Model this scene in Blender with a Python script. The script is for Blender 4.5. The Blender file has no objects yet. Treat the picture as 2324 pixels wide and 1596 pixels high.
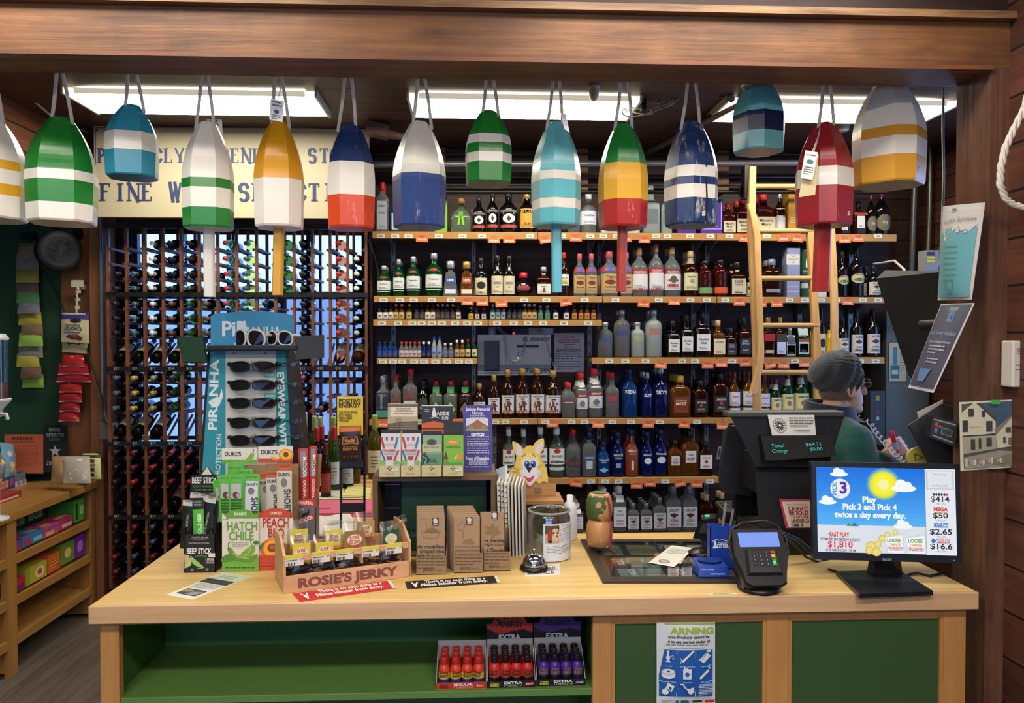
import bpy,math,random
from mathutils import Vector,Matrix
random.seed(7)
V=Vector
PI=math.pi
C=bpy.context.scene
COL=C.collection
# ---------------------------------------------------------------- camera, world, exposure
F,CZ=1750.0,1.73
YAW,PITCH=math.radians(2.68),math.radians(-1.08)
cd=bpy.data.cameras.new('camera');cam=bpy.data.objects.new('camera',cd);COL.objects.link(cam)
cam.location=(0,0,CZ);cam.rotation_euler=(PI/2 +PITCH,0,-YAW)
cd.sensor_width=36;cd.lens=36*F/2324;cd.clip_start=.02
C.camera=cam
RM=cam.rotation_euler.to_matrix()
def ray(px,py):return RM@V(((px-1162)/F,(798-py)/F,-1))
def U(px,py,Y):  # point of the plane y = Y seen at a photo pixel
    d=ray(px,py);return V((0,0,CZ)) +d*(Y/d.y)
def G(px,py,z=.95):  # point of the level plane at height z
    d=ray(px,py);return V((0,0,CZ)) +d*((z-CZ)/d.z)
def XP(px,py,X):  # point of the plane x = X
    d=ray(px,py);return V((0,0,CZ)) +d*(X/d.x)
C.view_settings.view_transform='Standard';C.view_settings.look='None'
C.view_settings.exposure=0.35;C.view_settings.gamma=1;C.view_settings.use_curve_mapping=False
C.cycles.max_bounces=10;C.cycles.transmission_bounces=8;C.cycles.transparent_max_bounces=12
C.cycles.caustics_reflective=False;C.cycles.caustics_refractive=False
C.cycles.sample_clamp_indirect=6
W=bpy.data.worlds.new('world');C.world=W;W.use_nodes=True
W.node_tree.nodes['Background'].inputs[0].default_value=(.36,.58,1,1)
W.node_tree.nodes['Background'].inputs[1].default_value=3.2
# ---------------------------------------------------------------- materials
def lin(h):
    r=[]
    for i in (0,2,4):
        c=int(h[i:i+2],16)/255
        r.append(c/12.92 if c<=.04045 else ((c+.055)/1.055)**2.4)
    return (*r,1)
MATS={}
def nt(name):
    m=bpy.data.materials.new(name);m.use_nodes=True
    return m,m.node_tree,m.node_tree.nodes['Principled BSDF']
def sets(b,**k):
    for n,v in k.items():b.inputs[n.replace('_',' ')].default_value=v
def node(t,typ,ins=None,**k):
    n=t.nodes.new(typ)
    for a,v in k.items():setattr(n,a,v)
    for i,v in (ins or {}).items():
        if isinstance(v,bpy.types.NodeSocket):t.links.new(v,n.inputs[i])
        else:n.inputs[i].default_value=v
    return n
def mt(h,r=.5,m=0.,e=0.,t=0.,ior=1.33,cc=0.):
    k=(h,r,m,e,t,ior,cc)
    if k not in MATS:
        M,T,b=nt('surface_'+h)
        c=lin(h)
        sets(b,Base_Color=c,Roughness=r,Metallic=m,Transmission_Weight=t,IOR=ior if t else 1.45,Coat_Weight=cc)
        if e:sets(b,Base_Color=(0,0,0,1),Emission_Color=c,Emission_Strength=e,Roughness=.3)
        elif not t:
            nz=node(T,'ShaderNodeTexNoise',{'Scale':60.,'Detail':2.})
            mr=node(T,'ShaderNodeMapRange',{0:nz.outputs[0],3:max(r-.08,.02),4:min(r+.08,1)})
            T.links.new(mr.outputs[0],b.inputs['Roughness'])
        MATS[k]=M
    return MATS[k]
def thin(h,a=.25,r=.05):  # thin clear plastic or pane glass
    k=('thin',h,a,r)
    if k not in MATS:
        M,T,b=nt('clear_film_'+h)
        tr=node(T,'ShaderNodeBsdfTransparent',{0:lin(h)})
        gl=node(T,'ShaderNodeBsdfGlossy',{0:(1,1,1,1),'Roughness':r})
        lw=node(T,'ShaderNodeLayerWeight',{0:.35})
        mr=node(T,'ShaderNodeMapRange',{0:lw.outputs[0],3:a*.35,4:min(1,a*2.2)})
        mx=node(T,'ShaderNodeMixShader',{0:mr.outputs[0],1:tr.outputs[0],2:gl.outputs[0]})
        T.links.new(mx.outputs[0],T.nodes['Material Output'].inputs[0]);MATS[k]=M
    return MATS[k]
def wood(h1,h2,ax='X',s=1.,r=.5,knots=0.,planks=None,groove='140b07',pw=.12,bump=.15,var=.25,rings=1.):
    """timber: grain along axis ax; planks = axis across which boards of width pw are laid"""
    k=('wood',h1,h2,ax,s,r,knots,planks,groove,pw,bump,var)
    if k in MATS:return MATS[k]
    M,T,b=nt('timber_'+h1)
    tc=node(T,'ShaderNodeTexCoord');sp=node(T,'ShaderNodeSeparateXYZ',{0:tc.outputs['Object']})
    co=tc.outputs['Object'];rnd=None
    if planks:
        dv=node(T,'ShaderNodeMath',{0:sp.outputs[planks],1:pw},operation='DIVIDE')
        fl=node(T,'ShaderNodeMath',{0:dv.outputs[0]},operation='FLOOR')
        fr=node(T,'ShaderNodeMath',{0:dv.outputs[0]},operation='FRACT')
        wn=node(T,'ShaderNodeTexWhiteNoise',{'W':fl.outputs[0]},noise_dimensions='1D')
        rnd=wn.outputs[0]
        ml=node(T,'ShaderNodeVectorMath',{0:wn.outputs[1],1:(9,9,9)},operation='MULTIPLY')
        ad=node(T,'ShaderNodeVectorMath',{0:co,1:ml.outputs[0]});co=ad.outputs[0]
    sc={'X':(1.2,14,14),'Y':(14,1.2,14),'Z':(14,14,1.2)}[ax]
    mp=node(T,'ShaderNodeMapping',{0:co,3:tuple(v*s for v in sc)})
    n1=node(T,'ShaderNodeTexNoise',{0:mp.outputs[0],'Scale':1.6,'Detail':7.,'Roughness':.65,'Distortion':.6})
    mp2=node(T,'ShaderNodeMapping',{0:co,3:tuple(v*s*6 if v>2 else v*s*3 for v in sc)})
    n2=node(T,'ShaderNodeTexNoise',{0:mp2.outputs[0],'Scale':1.,'Detail':3.})
    a=node(T,'ShaderNodeMath',{0:n1.outputs[0],1:.72},operation='MULTIPLY')
    a2=node(T,'ShaderNodeMath',{0:n2.outputs[0],1:.28,2:a.outputs[0]},operation='MULTIPLY_ADD')
    cr=node(T,'ShaderNodeValToRGB',{0:a2.outputs[0]})
    cr.color_ramp.elements[0].position=.36;cr.color_ramp.elements[0].color=lin(h1)
    cr.color_ramp.elements[1].position=.64;cr.color_ramp.elements[1].color=lin(h2)
    out=cr.outputs[0]
    if knots:
        ms={'X':(.45,1.3,1.3),'Y':(1.3,.45,1.3),'Z':(1.3,1.3,.45)}[ax]
        m3=node(T,'ShaderNodeMapping',{0:co,3:tuple(v*3.2 for v in ms)})
        vo=node(T,'ShaderNodeTexVoronoi',{0:m3.outputs[0],'Scale':1.})
        mr=node(T,'ShaderNodeMapRange',{0:vo.outputs[0],1:.12,2:.3,3:knots,4:0.})
        mx=node(T,'ShaderNodeMix',{0:mr.outputs[0],6:out,7:lin(groove)},data_type='RGBA');out=mx.outputs[2]
    if knots:
        n4=node(T,'ShaderNodeTexNoise',{0:co,'Scale':3.5,'Detail':4.,'Roughness':.7});v4=node(T,'ShaderNodeMapRange',{0:n4.outputs[0],1:.3,2:.7,3:.68,4:1.25})
        h4=node(T,'ShaderNodeHueSaturation',{'Value':v4.outputs[0],'Color':out});out=h4.outputs[0]
    if planks:
        v1=node(T,'ShaderNodeMapRange',{0:rnd,3:1-var,4:1+var})
        hs=node(T,'ShaderNodeHueSaturation',{'Value':v1.outputs[0],'Color':out});out=hs.outputs[0]
        lt=node(T,'ShaderNodeMath',{0:fr.outputs[0],1:min(.5,.008/pw)},operation='LESS_THAN')
        mx=node(T,'ShaderNodeMix',{0:lt.outputs[0],6:out,7:lin(groove)},data_type='RGBA');out=mx.outputs[2]
    T.links.new(out,b.inputs['Base Color'])
    rr=node(T,'ShaderNodeMapRange',{0:a2.outputs[0],3:r+.12,4:r-.12});T.links.new(rr.outputs[0],b.inputs['Roughness'])
    bp=node(T,'ShaderNodeBump',{'Strength':bump,'Distance':.01,'Height':a2.outputs[0]});T.links.new(bp.outputs[0],b.inputs['Normal'])
    MATS[k]=M;return M
def paint(h,wear=0.,r=.2):  # brushed paint on wood, worn through to pale primer in places
    k=('paint',h,wear)
    if k in MATS:return MATS[k]
    M,T,b=nt('brushed_paint_'+h)
    tc=node(T,'ShaderNodeTexCoord');mp=node(T,'ShaderNodeMapping',{0:tc.outputs['Object'],3:(26,26,7)})
    nz=node(T,'ShaderNodeTexNoise',{0:mp.outputs[0],'Scale':1.5,'Detail':9.,'Roughness':.72})
    out=None
    c=lin(h)
    if wear:
        mr=node(T,'ShaderNodeMapRange',{0:nz.outputs[0],1:.66-wear*.14,2:.76-wear*.1})
        mx=node(T,'ShaderNodeMix',{0:mr.outputs[0],6:c,7:lin('cfcabb')},data_type='RGBA')
        T.links.new(mx.outputs[2],b.inputs['Base Color'])
    else:
        hs=node(T,'ShaderNodeHueSaturation',{'Color':c})
        mr=node(T,'ShaderNodeMapRange',{0:nz.outputs[0],3:.9,4:1.1});T.links.new(mr.outputs[0],hs.inputs['Value'])
        T.links.new(hs.outputs[0],b.inputs['Base Color'])
    mr2=node(T,'ShaderNodeMapRange',{0:nz.outputs[0],3:r-.06,4:r+.12+wear*.15});T.links.new(mr2.outputs[0],b.inputs['Roughness'])
    bp=node(T,'ShaderNodeBump',{'Strength':.12,'Distance':.004,'Height':nz.outputs[0]});T.links.new(bp.outputs[0],b.inputs['Normal'])
    MATS[k]=M;return M
def cloth(h,s=300.,r=.9,bump=.5):
    k=('cloth',h,s)
    if k in MATS:return MATS[k]
    M,T,b=nt('woven_cloth_'+h)
    nz=node(T,'ShaderNodeTexNoise',{'Scale':s,'Detail':2.})
    tc=node(T,'ShaderNodeTexCoord');T.links.new(tc.outputs['Object'],nz.inputs[0])
    hs=node(T,'ShaderNodeHueSaturation',{'Color':lin(h)})
    mr=node(T,'ShaderNodeMapRange',{0:nz.outputs[0],3:.7,4:1.3});T.links.new(mr.outputs[0],hs.inputs['Value'])
    T.links.new(hs.outputs[0],b.inputs['Base Color']);sets(b,Roughness=r,Sheen_Weight=.3)
    bp=node(T,'ShaderNodeBump',{'Strength':bump,'Distance':.003,'Height':nz.outputs[0]});T.links.new(bp.outputs[0],b.inputs['Normal'])
    MATS[k]=M;return M
def cm(c):return mt(c,.55) if isinstance(c,str) else c
# ---------------------------------------------------------------- mesh builder
WL={}
def wl(o):return WL.get(o.name,V((0,0,0)))
def tag(o,label,cat,group=None):
    o['label']=label;o['category']=cat
    if group:o['group']=group
    return o
def empty(name,loc,label,cat,group=None):
    o=bpy.data.objects.new(name,None);COL.objects.link(o);o.location=loc;o.empty_display_size=.05
    WL[o.name]=V(loc);return tag(o,label,cat,group)
GL={}
def glyph(s,b):
    if (s,b) not in GL:
        c=bpy.data.curves.new('t','FONT');c.body=s;c.offset=b;c.resolution_u=3
        o=bpy.data.objects.new('t',c);me=o.to_mesh()
        vs=[(v.co.x,v.co.y) for v in me.vertices];fs=[tuple(p.vertices) for p in me.polygons]
        o.to_mesh_clear();bpy.data.objects.remove(o);bpy.data.curves.remove(c)
        x0=min(v[0] for v in vs);x1=max(v[0] for v in vs)
        GL[(s,b)]=([(x-x0,y) for x,y in vs],fs,x1-x0)
    return GL[(s,b)]
class MB:
    def __init__(s):s.v=[];s.f=[];s.k=[];s.sm=[];s.m=[];s.T=None
    def mi(s,m):
        m=cm(m)
        if m not in s.m:s.m.append(m)
        return s.m.index(m)
    def add(s,vs,fs,m,sm=False):
        b=len(s.v);i=s.mi(m)
        s.v+=[(s.T@V(p) if s.T else V(p)) for p in vs]
        for f in fs:s.f.append(tuple(b+j for j in f));s.k.append(i);s.sm.append(sm)
        return s
    def box(s,x0,y0,z0,x1,y1,z1,m):
        if x0>x1:x0,x1=x1,x0
        if y0>y1:y0,y1=y1,y0
        if z0>z1:z0,z1=z1,z0
        return s.add([(x,y,z) for z in (z0,z1) for y in (y0,y1) for x in (x0,x1)],
                     [(0,2,3,1),(4,5,7,6),(0,1,5,4),(1,3,7,5),(3,2,6,7),(2,0,4,6)],m)
    def hexa(s,a,b,m):  # two 4-point loops
        return s.add(list(a)+list(b),[(3,2,1,0),(4,5,6,7),(0,1,5,4),(1,2,6,5),(2,3,7,6),(3,0,4,7)],m)
    def loft(s,rings,m,sm=True,caps=True,closed=True):
        n=len(rings[0]);vs=[p for r in rings for p in r];fs=[]
        for i in range(len(rings)-1):
            for j in range(n if closed else n-1):
                k=(j+1)%n;fs.append((i*n+j,i*n+k,(i+1)*n+k,(i+1)*n+j))
        s.add(vs,fs,m,sm)
        if caps:
            s.add(rings[0],[tuple(range(n))[::-1]],m);s.add(rings[-1],[tuple(range(n))],m)
        return s
    def lathe(s,prof,m,n=20,c=(0,0,0),p=2.,sx=1.,sy=1.,sm=True,caps=True):
        return s.loft([[(c[0]+r*sx*sec(a,p)[0],c[1]+r*sy*sec(a,p)[1],c[2]+z) for a in (2*PI*j/n for j in range(n))] for r,z in prof],m,sm,caps)
    def tube(s,pts,r,m,n=8,caps=True):
        pts=[V(p) for p in pts];rr=r if isinstance(r,(list,tuple)) else [r]*len(pts)
        t=(pts[1]-pts[0]).normalized();u=t.orthogonal().normalized();rings=[]
        for i,p in enumerate(pts):
            d=(pts[min(i+1,len(pts)-1)]-pts[max(i-1,0)])
            if d.length>1e-9:t=d.normalized()
            u=(u-t*u.dot(t)).normalized();w=t.cross(u)
            rings.append([p+(u*math.cos(a)+w*math.sin(a))*rr[i] for a in (2*PI*j/n for j in range(n))])
        return s.loft(rings,m,True,caps)
    def ball(s,c,r,m,n=12,sc=(1,1,1)):
        k=n//2+1
        return s.lathe([(max(1e-4,r*math.sin(PI*i/k)),-r*math.cos(PI*i/k)*sc[2]) for i in range(k+1)],m,n,c,sx=sc[0],sy=sc[1])
    def draw(s,ops,fn,z=.0004,yd=-1,nu=1,nv=1,dz=.00016):
        """flat print on a surface; fn(x, y, height above the surface) -> point"""
        for op in ops:
            t=op[0];z+=dz
            if t=='r':
                x0,y0,x1,y1,c=op[1:6]
                g=[(x0+(x1-x0)*i/nu,y0+(y1-y0)*j/nv) for j in range(nv+1) for i in range(nu+1)]
                s.add([fn(x,y,z) for x,y in g],[(j*(nu+1)+i,j*(nu+1)+i+1,(j+1)*(nu+1)+i+1,(j+1)*(nu+1)+i) for j in range(nv) for i in range(nu)],c)
            elif t=='e':
                cx,cy,rx,ry,c=op[1:6]
                s.add([fn(cx,cy,z)]+[fn(cx+rx*math.cos(2*PI*i/20),cy+ry*math.sin(2*PI*i/20),z) for i in range(20)],[(0,i+1,(i+1)%20+1) for i in range(20)],c)
            elif t=='s':  # smoothed outline
                P_=op[1];n_=len(P_);q=[]
                for i in range(n_):
                    a,b_,c_,d_=P_[i-1],P_[i],P_[(i+1)%n_],P_[(i+2)%n_]
                    for u in (0,.25,.5,.75):q.append(tuple(.5*(2*b_[k]+(c_[k]-a[k])*u+(2*a[k]-5*b_[k]+4*c_[k]-d_[k])*u*u+(3*b_[k]-a[k]-3*c_[k]+d_[k])*u**3) for k in (0,1)))
                s.add([fn(x,y,z) for x,y in q],[tuple(range(len(q)))],op[2])
            elif t=='p':
                s.add([fn(x,y,z) for x,y in op[1]],[tuple(range(len(op[1])))],op[2])
            elif t=='n':
                pts,w,c=op[1:4]
                for (xa,ya),(xb,yb) in zip(pts,pts[1:]):
                    dx,dy=xb-xa,yb-ya;L=math.hypot(dx,dy) or 1;dx,dy=dx/L*w/2,dy/L*w/2
                    s.add([fn(xa-dy-dx,ya+dx-dy,z),fn(xb-dy+dx,yb+dx+dy,z),fn(xb+dy+dx,yb-dx+dy,z),fn(xa+dy-dx,ya-dx-dy,z)],[(0,1,2,3)],c)
            elif t=='l':  # lines of small unreadable print
                x0,y0,x1,n,dy,h,c=op[1:8]
                for i in range(n):
                    x=x0
                    while x<x1-(x1-x0)*.04:
                        w=min((x1-x0)*random.uniform(.06,.2),x1-x)
                        if i==n-1 and n>2 and x>x0+(x1-x0)*.6:break
                        y=y0+dy*i;s.add([fn(x,y,z),fn(x+w,y,z),fn(x+w,y-yd*-h,z),fn(x,y-yd*-h,z)],[(0,1,2,3)],c)
                        x+=w+(x1-x0)*.025
            elif t=='t':
                x,y,cap,txt,c=op[1:6]
                W_=op[6] if len(op)>6 else None;b=op[7] if len(op)>7 else .0
                al=op[8] if len(op)>8 else 'c';rot=math.radians(op[9]) if len(op)>9 else 0;sh=op[10] if len(op)>10 else 0
                vs,fs,w=glyph(txt,b);sy=cap/.69;sx=W_/w if W_ else sy
                o={'c':-w/2,'l':0,'r':-w}[al];cr,sr=math.cos(rot),math.sin(rot)
                q=[]
                for gx,gy in vs:
                    a,bb=(gx+o+gy*sh)*sx,gy*sy
                    q.append(fn(x+a*cr-bb*sr,y+yd*(a*sr+bb*cr),z))
                s.add(q,fs,c)
        return s
    def build(s,name,parent=None,bev=0.,loc=None,mods=()):
        me=bpy.data.meshes.new(name);o=bpy.data.objects.new(name,me)
        xs,ys,zs=zip(*[(p[0],p[1],p[2]) for p in s.v])
        if parent is None:L=V(loc) if loc else V(((min(xs)+max(xs))/2,(min(ys)+max(ys))/2,min(zs)))
        else:L=wl(parent)
        me.from_pydata([p-L for p in s.v],[],s.f)
        for m in s.m:me.materials.append(m)
        me.polygons.foreach_set('material_index',s.k);me.polygons.foreach_set('use_smooth',s.sm);me.update()
        COL.objects.link(o)
        if parent is None:o.location=L
        else:o.parent=parent
        WL[o.name]=L
        if bev:
            b=o.modifiers.new('bevel','BEVEL');b.width=bev;b.segments=2;b.limit_method='ANGLE';b.angle_limit=math.radians(50)
        return o
def sec(a,p):  # superellipse section, a = 0 towards the viewer (-y)
    x,y=math.sin(a),-math.cos(a)
    if p==2:return x,y
    f=lambda v:math.copysign(abs(v)**(2/p),v)
    return f(x),f(y)
def struct(o):o['kind']='structure';return o
def dup(o,loc,label=None,group=None,rotz=0,cat=None):
    c=o.copy();COL.objects.link(c);c.location=loc;WL[c.name]=V(loc)
    if rotz:c.rotation_euler.z+=rotz
    if label:c['label']=label
    if group:c['group']=group
    for ch in list(o.children):
        d=ch.copy();COL.objects.link(d);d.parent=c
        for g in list(ch.children):
            e=g.copy();COL.objects.link(e);e.parent=d
    return c
def flat(Y):return lambda x,y,z:U(x,y,Y-z)
def quad(tl,tr,br,bl,w,h,bulge=0.):
    """bilinear print surface on four corners; local print units w x h, y down; bulge bows it towards its face"""
    tl,tr,br,bl=map(V,(tl,tr,br,bl));n=(bl-tl).cross(tr-tl).normalized()
    def fn(x,y,z):
        u,v=x/w,y/h
        p=tl*(1-u)*(1-v)+tr*u*(1-v)+br*u*v+bl*(1-u)*v
        return p+n*(z+bulge*math.sin(PI*max(0,min(1,u)))*math.sin(PI*max(0,min(1,v)))**.5)
    return fn
def card(name,label,cat,cs,w,h,bg,ops,group=None,parent=None,t=.0012,bulge=0.,nu=6,nv=6):
    fn=quad(*cs,w,h,bulge);b=MB()
    if bulge:nu=nv=16
    g=[(w*i/nu,h*j/nv) for j in range(nv+1) for i in range(nu+1)]
    fs=[(j*(nu+1)+i,j*(nu+1)+i+1,(j+1)*(nu+1)+i+1,(j+1)*(nu+1)+i) for j in range(nv) for i in range(nu)]
    b.add([fn(x,y,0) for x,y in g],fs,bg);b.add([fn(x,y,-t) for x,y in g],fs,bg)
    rim=[(w*i/nu,0) for i in range(nu)]+[(w,h*j/nv) for j in range(nv)]+[(w-w*i/nu,h) for i in range(nu)]+[(0,h-h*j/nv) for j in range(nv)]
    b.loft([[fn(x,y,0) for x,y in rim],[fn(x,y,-t) for x,y in rim]],bg,False,False)
    b.draw(ops,fn,z=.0004 if not bulge else bulge*.03+.0006,nu=nu,nv=nv,dz=.00016 if not bulge else .0004)
    o=b.build(name,parent)
    return tag(o,label,cat,group) if parent is None else o
def pxcard(name,label,cat,x0,y0,x1,y1,Y,bg,ops,lean=0.,group=None,parent=None,t=.0012,bulge=0.):
    """upright card; print given in photo pixels; lean moves its top edge back"""
    cs=[U(x0,y0,Y+lean),U(x1,y0,Y+lean),U(x1,y1,Y),U(x0,y1,Y)]
    def sh(o):
        o=list(o)
        if o[0] in 'rl':o[1] -= x0;o[2] -= y0;o[3] -= x0
        if o[0]=='r':o[4] -= y0
        if o[0] in 'et':o[1] -= x0;o[2] -= y0
        if o[0] in 'pns':o[1]=[(a-x0,b-y0) for a,b in o[1]]
        return tuple(o)
    return card(name,label,cat,cs,x1-x0,y1-y0,bg,[sh(o) for o in ops],group,parent,t,bulge)
def carton(b,x0,y0,x1,y1,Y,dep,m,ops=()):
    """frontal box whose face fills a photo rectangle on the plane y = Y"""
    a,c=U(x0,y0,Y),U(x1,y1,Y);b.box(a.x,Y,c.z,c.x,Y+dep,a.z,m);b.draw(ops,flat(Y));return b
def pouch(name,label,cat,cs,w,h,th,m,ops=(),group=None,parent=None,n=8):
    """pillow bag with crimped top and bottom edges"""
    tl,tr,br,bl=map(V,cs);f0=quad(tl,tr,br,bl,w,h)
    bl_=lambda x,y:th*(max(0,math.sin(PI*x/w))**.6)*(max(0,math.sin(PI*min(1,max(0,(y/h-.07)/.86))))**.6)*(1+.12*math.sin(9*x/w+5*y/h))
    fn=lambda x,y,z:f0(x,y,z+bl_(x,y)/2)
    b=MB();g=[(w*i/n,h*j/n) for j in range(n+1) for i in range(n+1)]
    fs=[(j*(n+1)+i,j*(n+1)+i+1,(j+1)*(n+1)+i+1,(j+1)*(n+1)+i) for j in range(n) for i in range(n)]
    b.add([fn(x,y,0) for x,y in g],fs,m,True);b.add([f0(x,y,-bl_(x,y)/2-.0006) for x,y in g],fs,m,True)
    b.draw(ops,fn,z=.0012,nu=8,nv=8)
    o=b.build(name,parent)
    return tag(o,label,cat,group) if parent is None else o
ORD='first second third fourth fifth sixth seventh eighth ninth tenth eleventh twelfth thirteenth fourteenth fifteenth sixteenth seventeenth eighteenth nineteenth twentieth'.split()
def od(i):
    if i<20:return ORD[i]
    t={2:'twenty',3:'thirty',4:'forty'}[(i+1)//10];r=(i+1)%10
    return t+'-'+ORD[r-1] if r else {3:'thirtieth',4:'fortieth'}[(i+1)//10]
def wall(name,boxes,m):
    b=MB()
    for q in boxes:b.box(*q,m)
    return struct(b.build(name))
# ---------------------------------------------------------------- lamps of the place
LAMP=mt('fff6e2',e=19.)
SIDEL=mt('fff3da',e=.42)
LENSEND=mt('fff0cf',e=2.)
def ceiling_light(x0,x1,y0,y1,zt,label,m=LAMP,e=LENSEND):
    r=empty('ceiling_light',((x0+x1)/2,(y0+y1)/2,zt),label,'ceiling light','wraparound tube lights')
    b=MB();b.box(x0,y0+.03,zt-.006,x1,y1-.03,zt,mt('e8e4d8',.4));b.build('housing',r,bev=.004)
    for xa,xb in ((x0-.012,x0),(x1,x1+.012)):
        b=MB();b.box(xa,y0-.004,zt-.034,xb,y1+.004,zt,mt('d9d8d0',.4));b.build('end_cap',r)
    b=MB();P=[(y0,zt-.006),(y0+.012,zt-.03),(y1-.012,zt-.03),(y1,zt-.006)]
    b.loft([[(x,y,z) for y,z in P] for x in (x0,x0+.05)],e,False,False)
    b.add([(x,y,z) for x in (x0+.05,x1-.05) for y,z in P],[(1,2,6,5)],m);b.add([(x,y,z) for x in (x0+.05,x1-.05) for y,z in P],[(0,1,5,4),(2,3,7,6)],SIDEL)
    b.loft([[(x,y,z) for y,z in P] for x in (x1-.05,x1)],e,False,False)
    b.build('diffuser',r);return r
ZC=2.964
def fix(px0,px1,py,label):
    a,c=U(px0,py,3.92),U(px1,py,3.92);ceiling_light(a.x,c.x,3.92,4.29,ZC,label)
fix(143,714,228,'long tube light on the plank ceiling above the cream painted sign')
fix(928,1452,236,'long tube light on the plank ceiling beside the coiled white cable')
fix(1652,2172,228,'long tube light on the plank ceiling above the wooden ladder')
for i,(x,y) in enumerate(((-1.15,1.95),(.75,1.95),(-1.15,.2),(.75,.2),(-1.15,-1.6),(.75,-1.6))):
    ceiling_light(x-.63,x+.63,y-.15,y+.15,2.95,'tube light on the '+('left','right')[i%2]+' of the shop ceiling, '+('nearest the beam','in the middle row','farthest from the beam')[i//2],mt('fff4e6',e=(15.,34.,34.)[i//2]))
# ---------------------------------------------------------------- the shell
PL=wood('2c1710','4a2a1e','X',r=.55,planks=2,groove='0c0605',pw=.14)
wall('floor',[(-3.3,-4,-.1,3.2,5.5,0)],wood('4e443c','6d6157','Y',r=.55,planks=0,groove='2a241f',pw=.16,var=.2))
wall('ceiling',[(-3.3,2.5,ZC,3.2,5.5,ZC+.1)],wood('38241a','56392a','X',r=.5,planks=1,groove='100806',pw=.11,var=.12))
wall('ceiling_front',[(-3.3,-4,2.95,3.2,2.5,3.2)],wood('c9bfae','d8cfbf','X',r=.7,planks=1,groove='8a7d6a',pw=.13,var=.05))
wxa,wxb=U(300,600,5.12).x,U(828,600,5.12).x;wza,wzb=U(600,1010,5.12).z,U(600,522,5.12).z
wall('wall_back',[(-3.3,5.12,0,wxa,5.22,ZC),(wxb,5.12,0,3.2,5.22,ZC),(wxa,5.12,0,wxb,5.22,wza),(wxa,5.12,wzb,wxb,5.22,ZC)],PL)
wn=MB();WD=mt('2a2a33',.5)
fr=[wxa,wxa+.3,wxa+.62,wxa+.94,wxb-.36,wxb]
for x in fr:wn.box(x-.025,5.14,wza,x+.025,5.19,wzb,WD)
for z in (wza,wza+.42,wza+.5,wzb-.42,wzb):wn.box(wxa,5.14,z-.02,wxb,5.19,z+.02,WD)
wo=struct(wn.build('window_1'))
b=MB();b.box(wxa,5.16,wza,wxb,5.165,wzb,thin('e6f0ff',.1));b.build('pane',wo)
wall('exterior_wall',[(-4,6.6,-.2,.6,6.7,2.1)],mt('f2f4f8',.8))['label']='pale building wall outside beyond the window'
SIDE=wood('3f241a','62392a','Y',r=.5,planks=2,groove='150a06',pw=.145)
wall('wall_right',[(3.0,2.5,0,3.1,2.7,ZC),(3.0,4.5,0,3.1,5.12,ZC),(3.0,2.7,0,3.1,4.5,.8),(3.0,2.7,2.6,3.1,4.5,ZC)],SIDE)
b=MB()
for y in (2.71,3.6,4.49):b.box(3.02,y-.02,.8,3.07,y+.02,2.6,mt('d8d4cc'))
for z in (.8,1.7,2.6):b.box(3.02,2.7,z-.02,3.07,4.5,z+.02,mt('d8d4cc'))
w2=struct(b.build('window_2'));b=MB();b.box(3.045,2.7,.8,3.05,4.5,2.6,thin('f2f6ff',.1));b.build('pane',w2)
wall('wall_left',[(-3.15,-4,0,-3.05,5.12,ZC)],mt('2f5a3c',.6))
wall('wall_front',[(-3.3,-4.1,0,-2.7,-4,2.95),(1.3,-4.1,0,3.2,-4,2.95),(-2.7,-4.1,0,1.3,-4,.8),(-2.7,-4.1,2.5,1.3,-4,2.95)],mt('cdbfa6',.7))
b=MB()
for x in (-2.69,-1.7,-.7,.3,1.29):b.box(x-.025,-4.08,.8,x+.025,-4.03,2.5,mt('d8d4cc'))
for z in (.8,2.5):b.box(-2.7,-4.08,z-.025,1.3,-4.03,z+.025,mt('d8d4cc'))
w3=struct(b.build('window_3'));b=MB();b.box(-2.7,-4.06,.8,1.3,-4.055,2.5,thin('f2f6ff',.1));b.build('pane',w3)
SFX=U(203,300,4.98).x
wall('wall_soffit',[(-3.05,2.6,2.46,SFX,5.12,ZC)],wood('54301f','7d4a30','Y',r=.5,planks=2,groove='1c0e08',pw=.13))
gx0,gx1=-3.05,U(146,800,5.02).x
wall('wall_end_green',[(gx0,5.02,0,gx1,5.12,2.46)],mt('264a32',.65))
wall('trim_4',[(gx1,4.99,0,U(205,800,4.99).x,5.1,2.46)],wood('7a4a2a','8f5a35','Z',r=.5))
wall('trim_5',[(U(205,800,4.9).x,4.9,0,U(232,800,4.9).x,5.1,2.5)],wood('7d4d2e','94603b','Z',r=.5))
BEAM=wood('54331c','83562f','X',s=.9,r=.55,knots=.55,groove='3a1f12',bump=.35)
PX=U(2243,700,2.33).x
POST=wood('4a2e20','6c4733','Z',s=1.,r=.5,knots=.5,groove='2c160d',bump=.3)
zb=U(1160,134,2.33).z;zt=U(1160,28,2.33).z
wall('trim_1',[(-3.05,2.33,zb,PX+.16,2.52,zt)],BEAM)
wall('trim_2',[(-3.05,2.30,zt,PX+.16,2.55,zt+.022)],wood('5c3d26','95734e','X',s=1.4,r=.5,bump=.4))
wall('trim_3',[(PX,2.33,0,PX+.075,2.5,zb)],POST)
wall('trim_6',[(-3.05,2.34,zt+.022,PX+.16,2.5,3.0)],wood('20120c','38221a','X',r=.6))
wall('trim_7',[(-3.05,2.318,zb-.012,PX,2.36,zb)],wood('5c3520','7c4c2e','X',r=.5))
wall('wall_side',[(PX+.06,-4,0,PX+.16,2.345,2.95)],SIDE)
wall('wall_partition',[(PX+.075,2.36,0,3.1,2.5,3.0)],PL)
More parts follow.
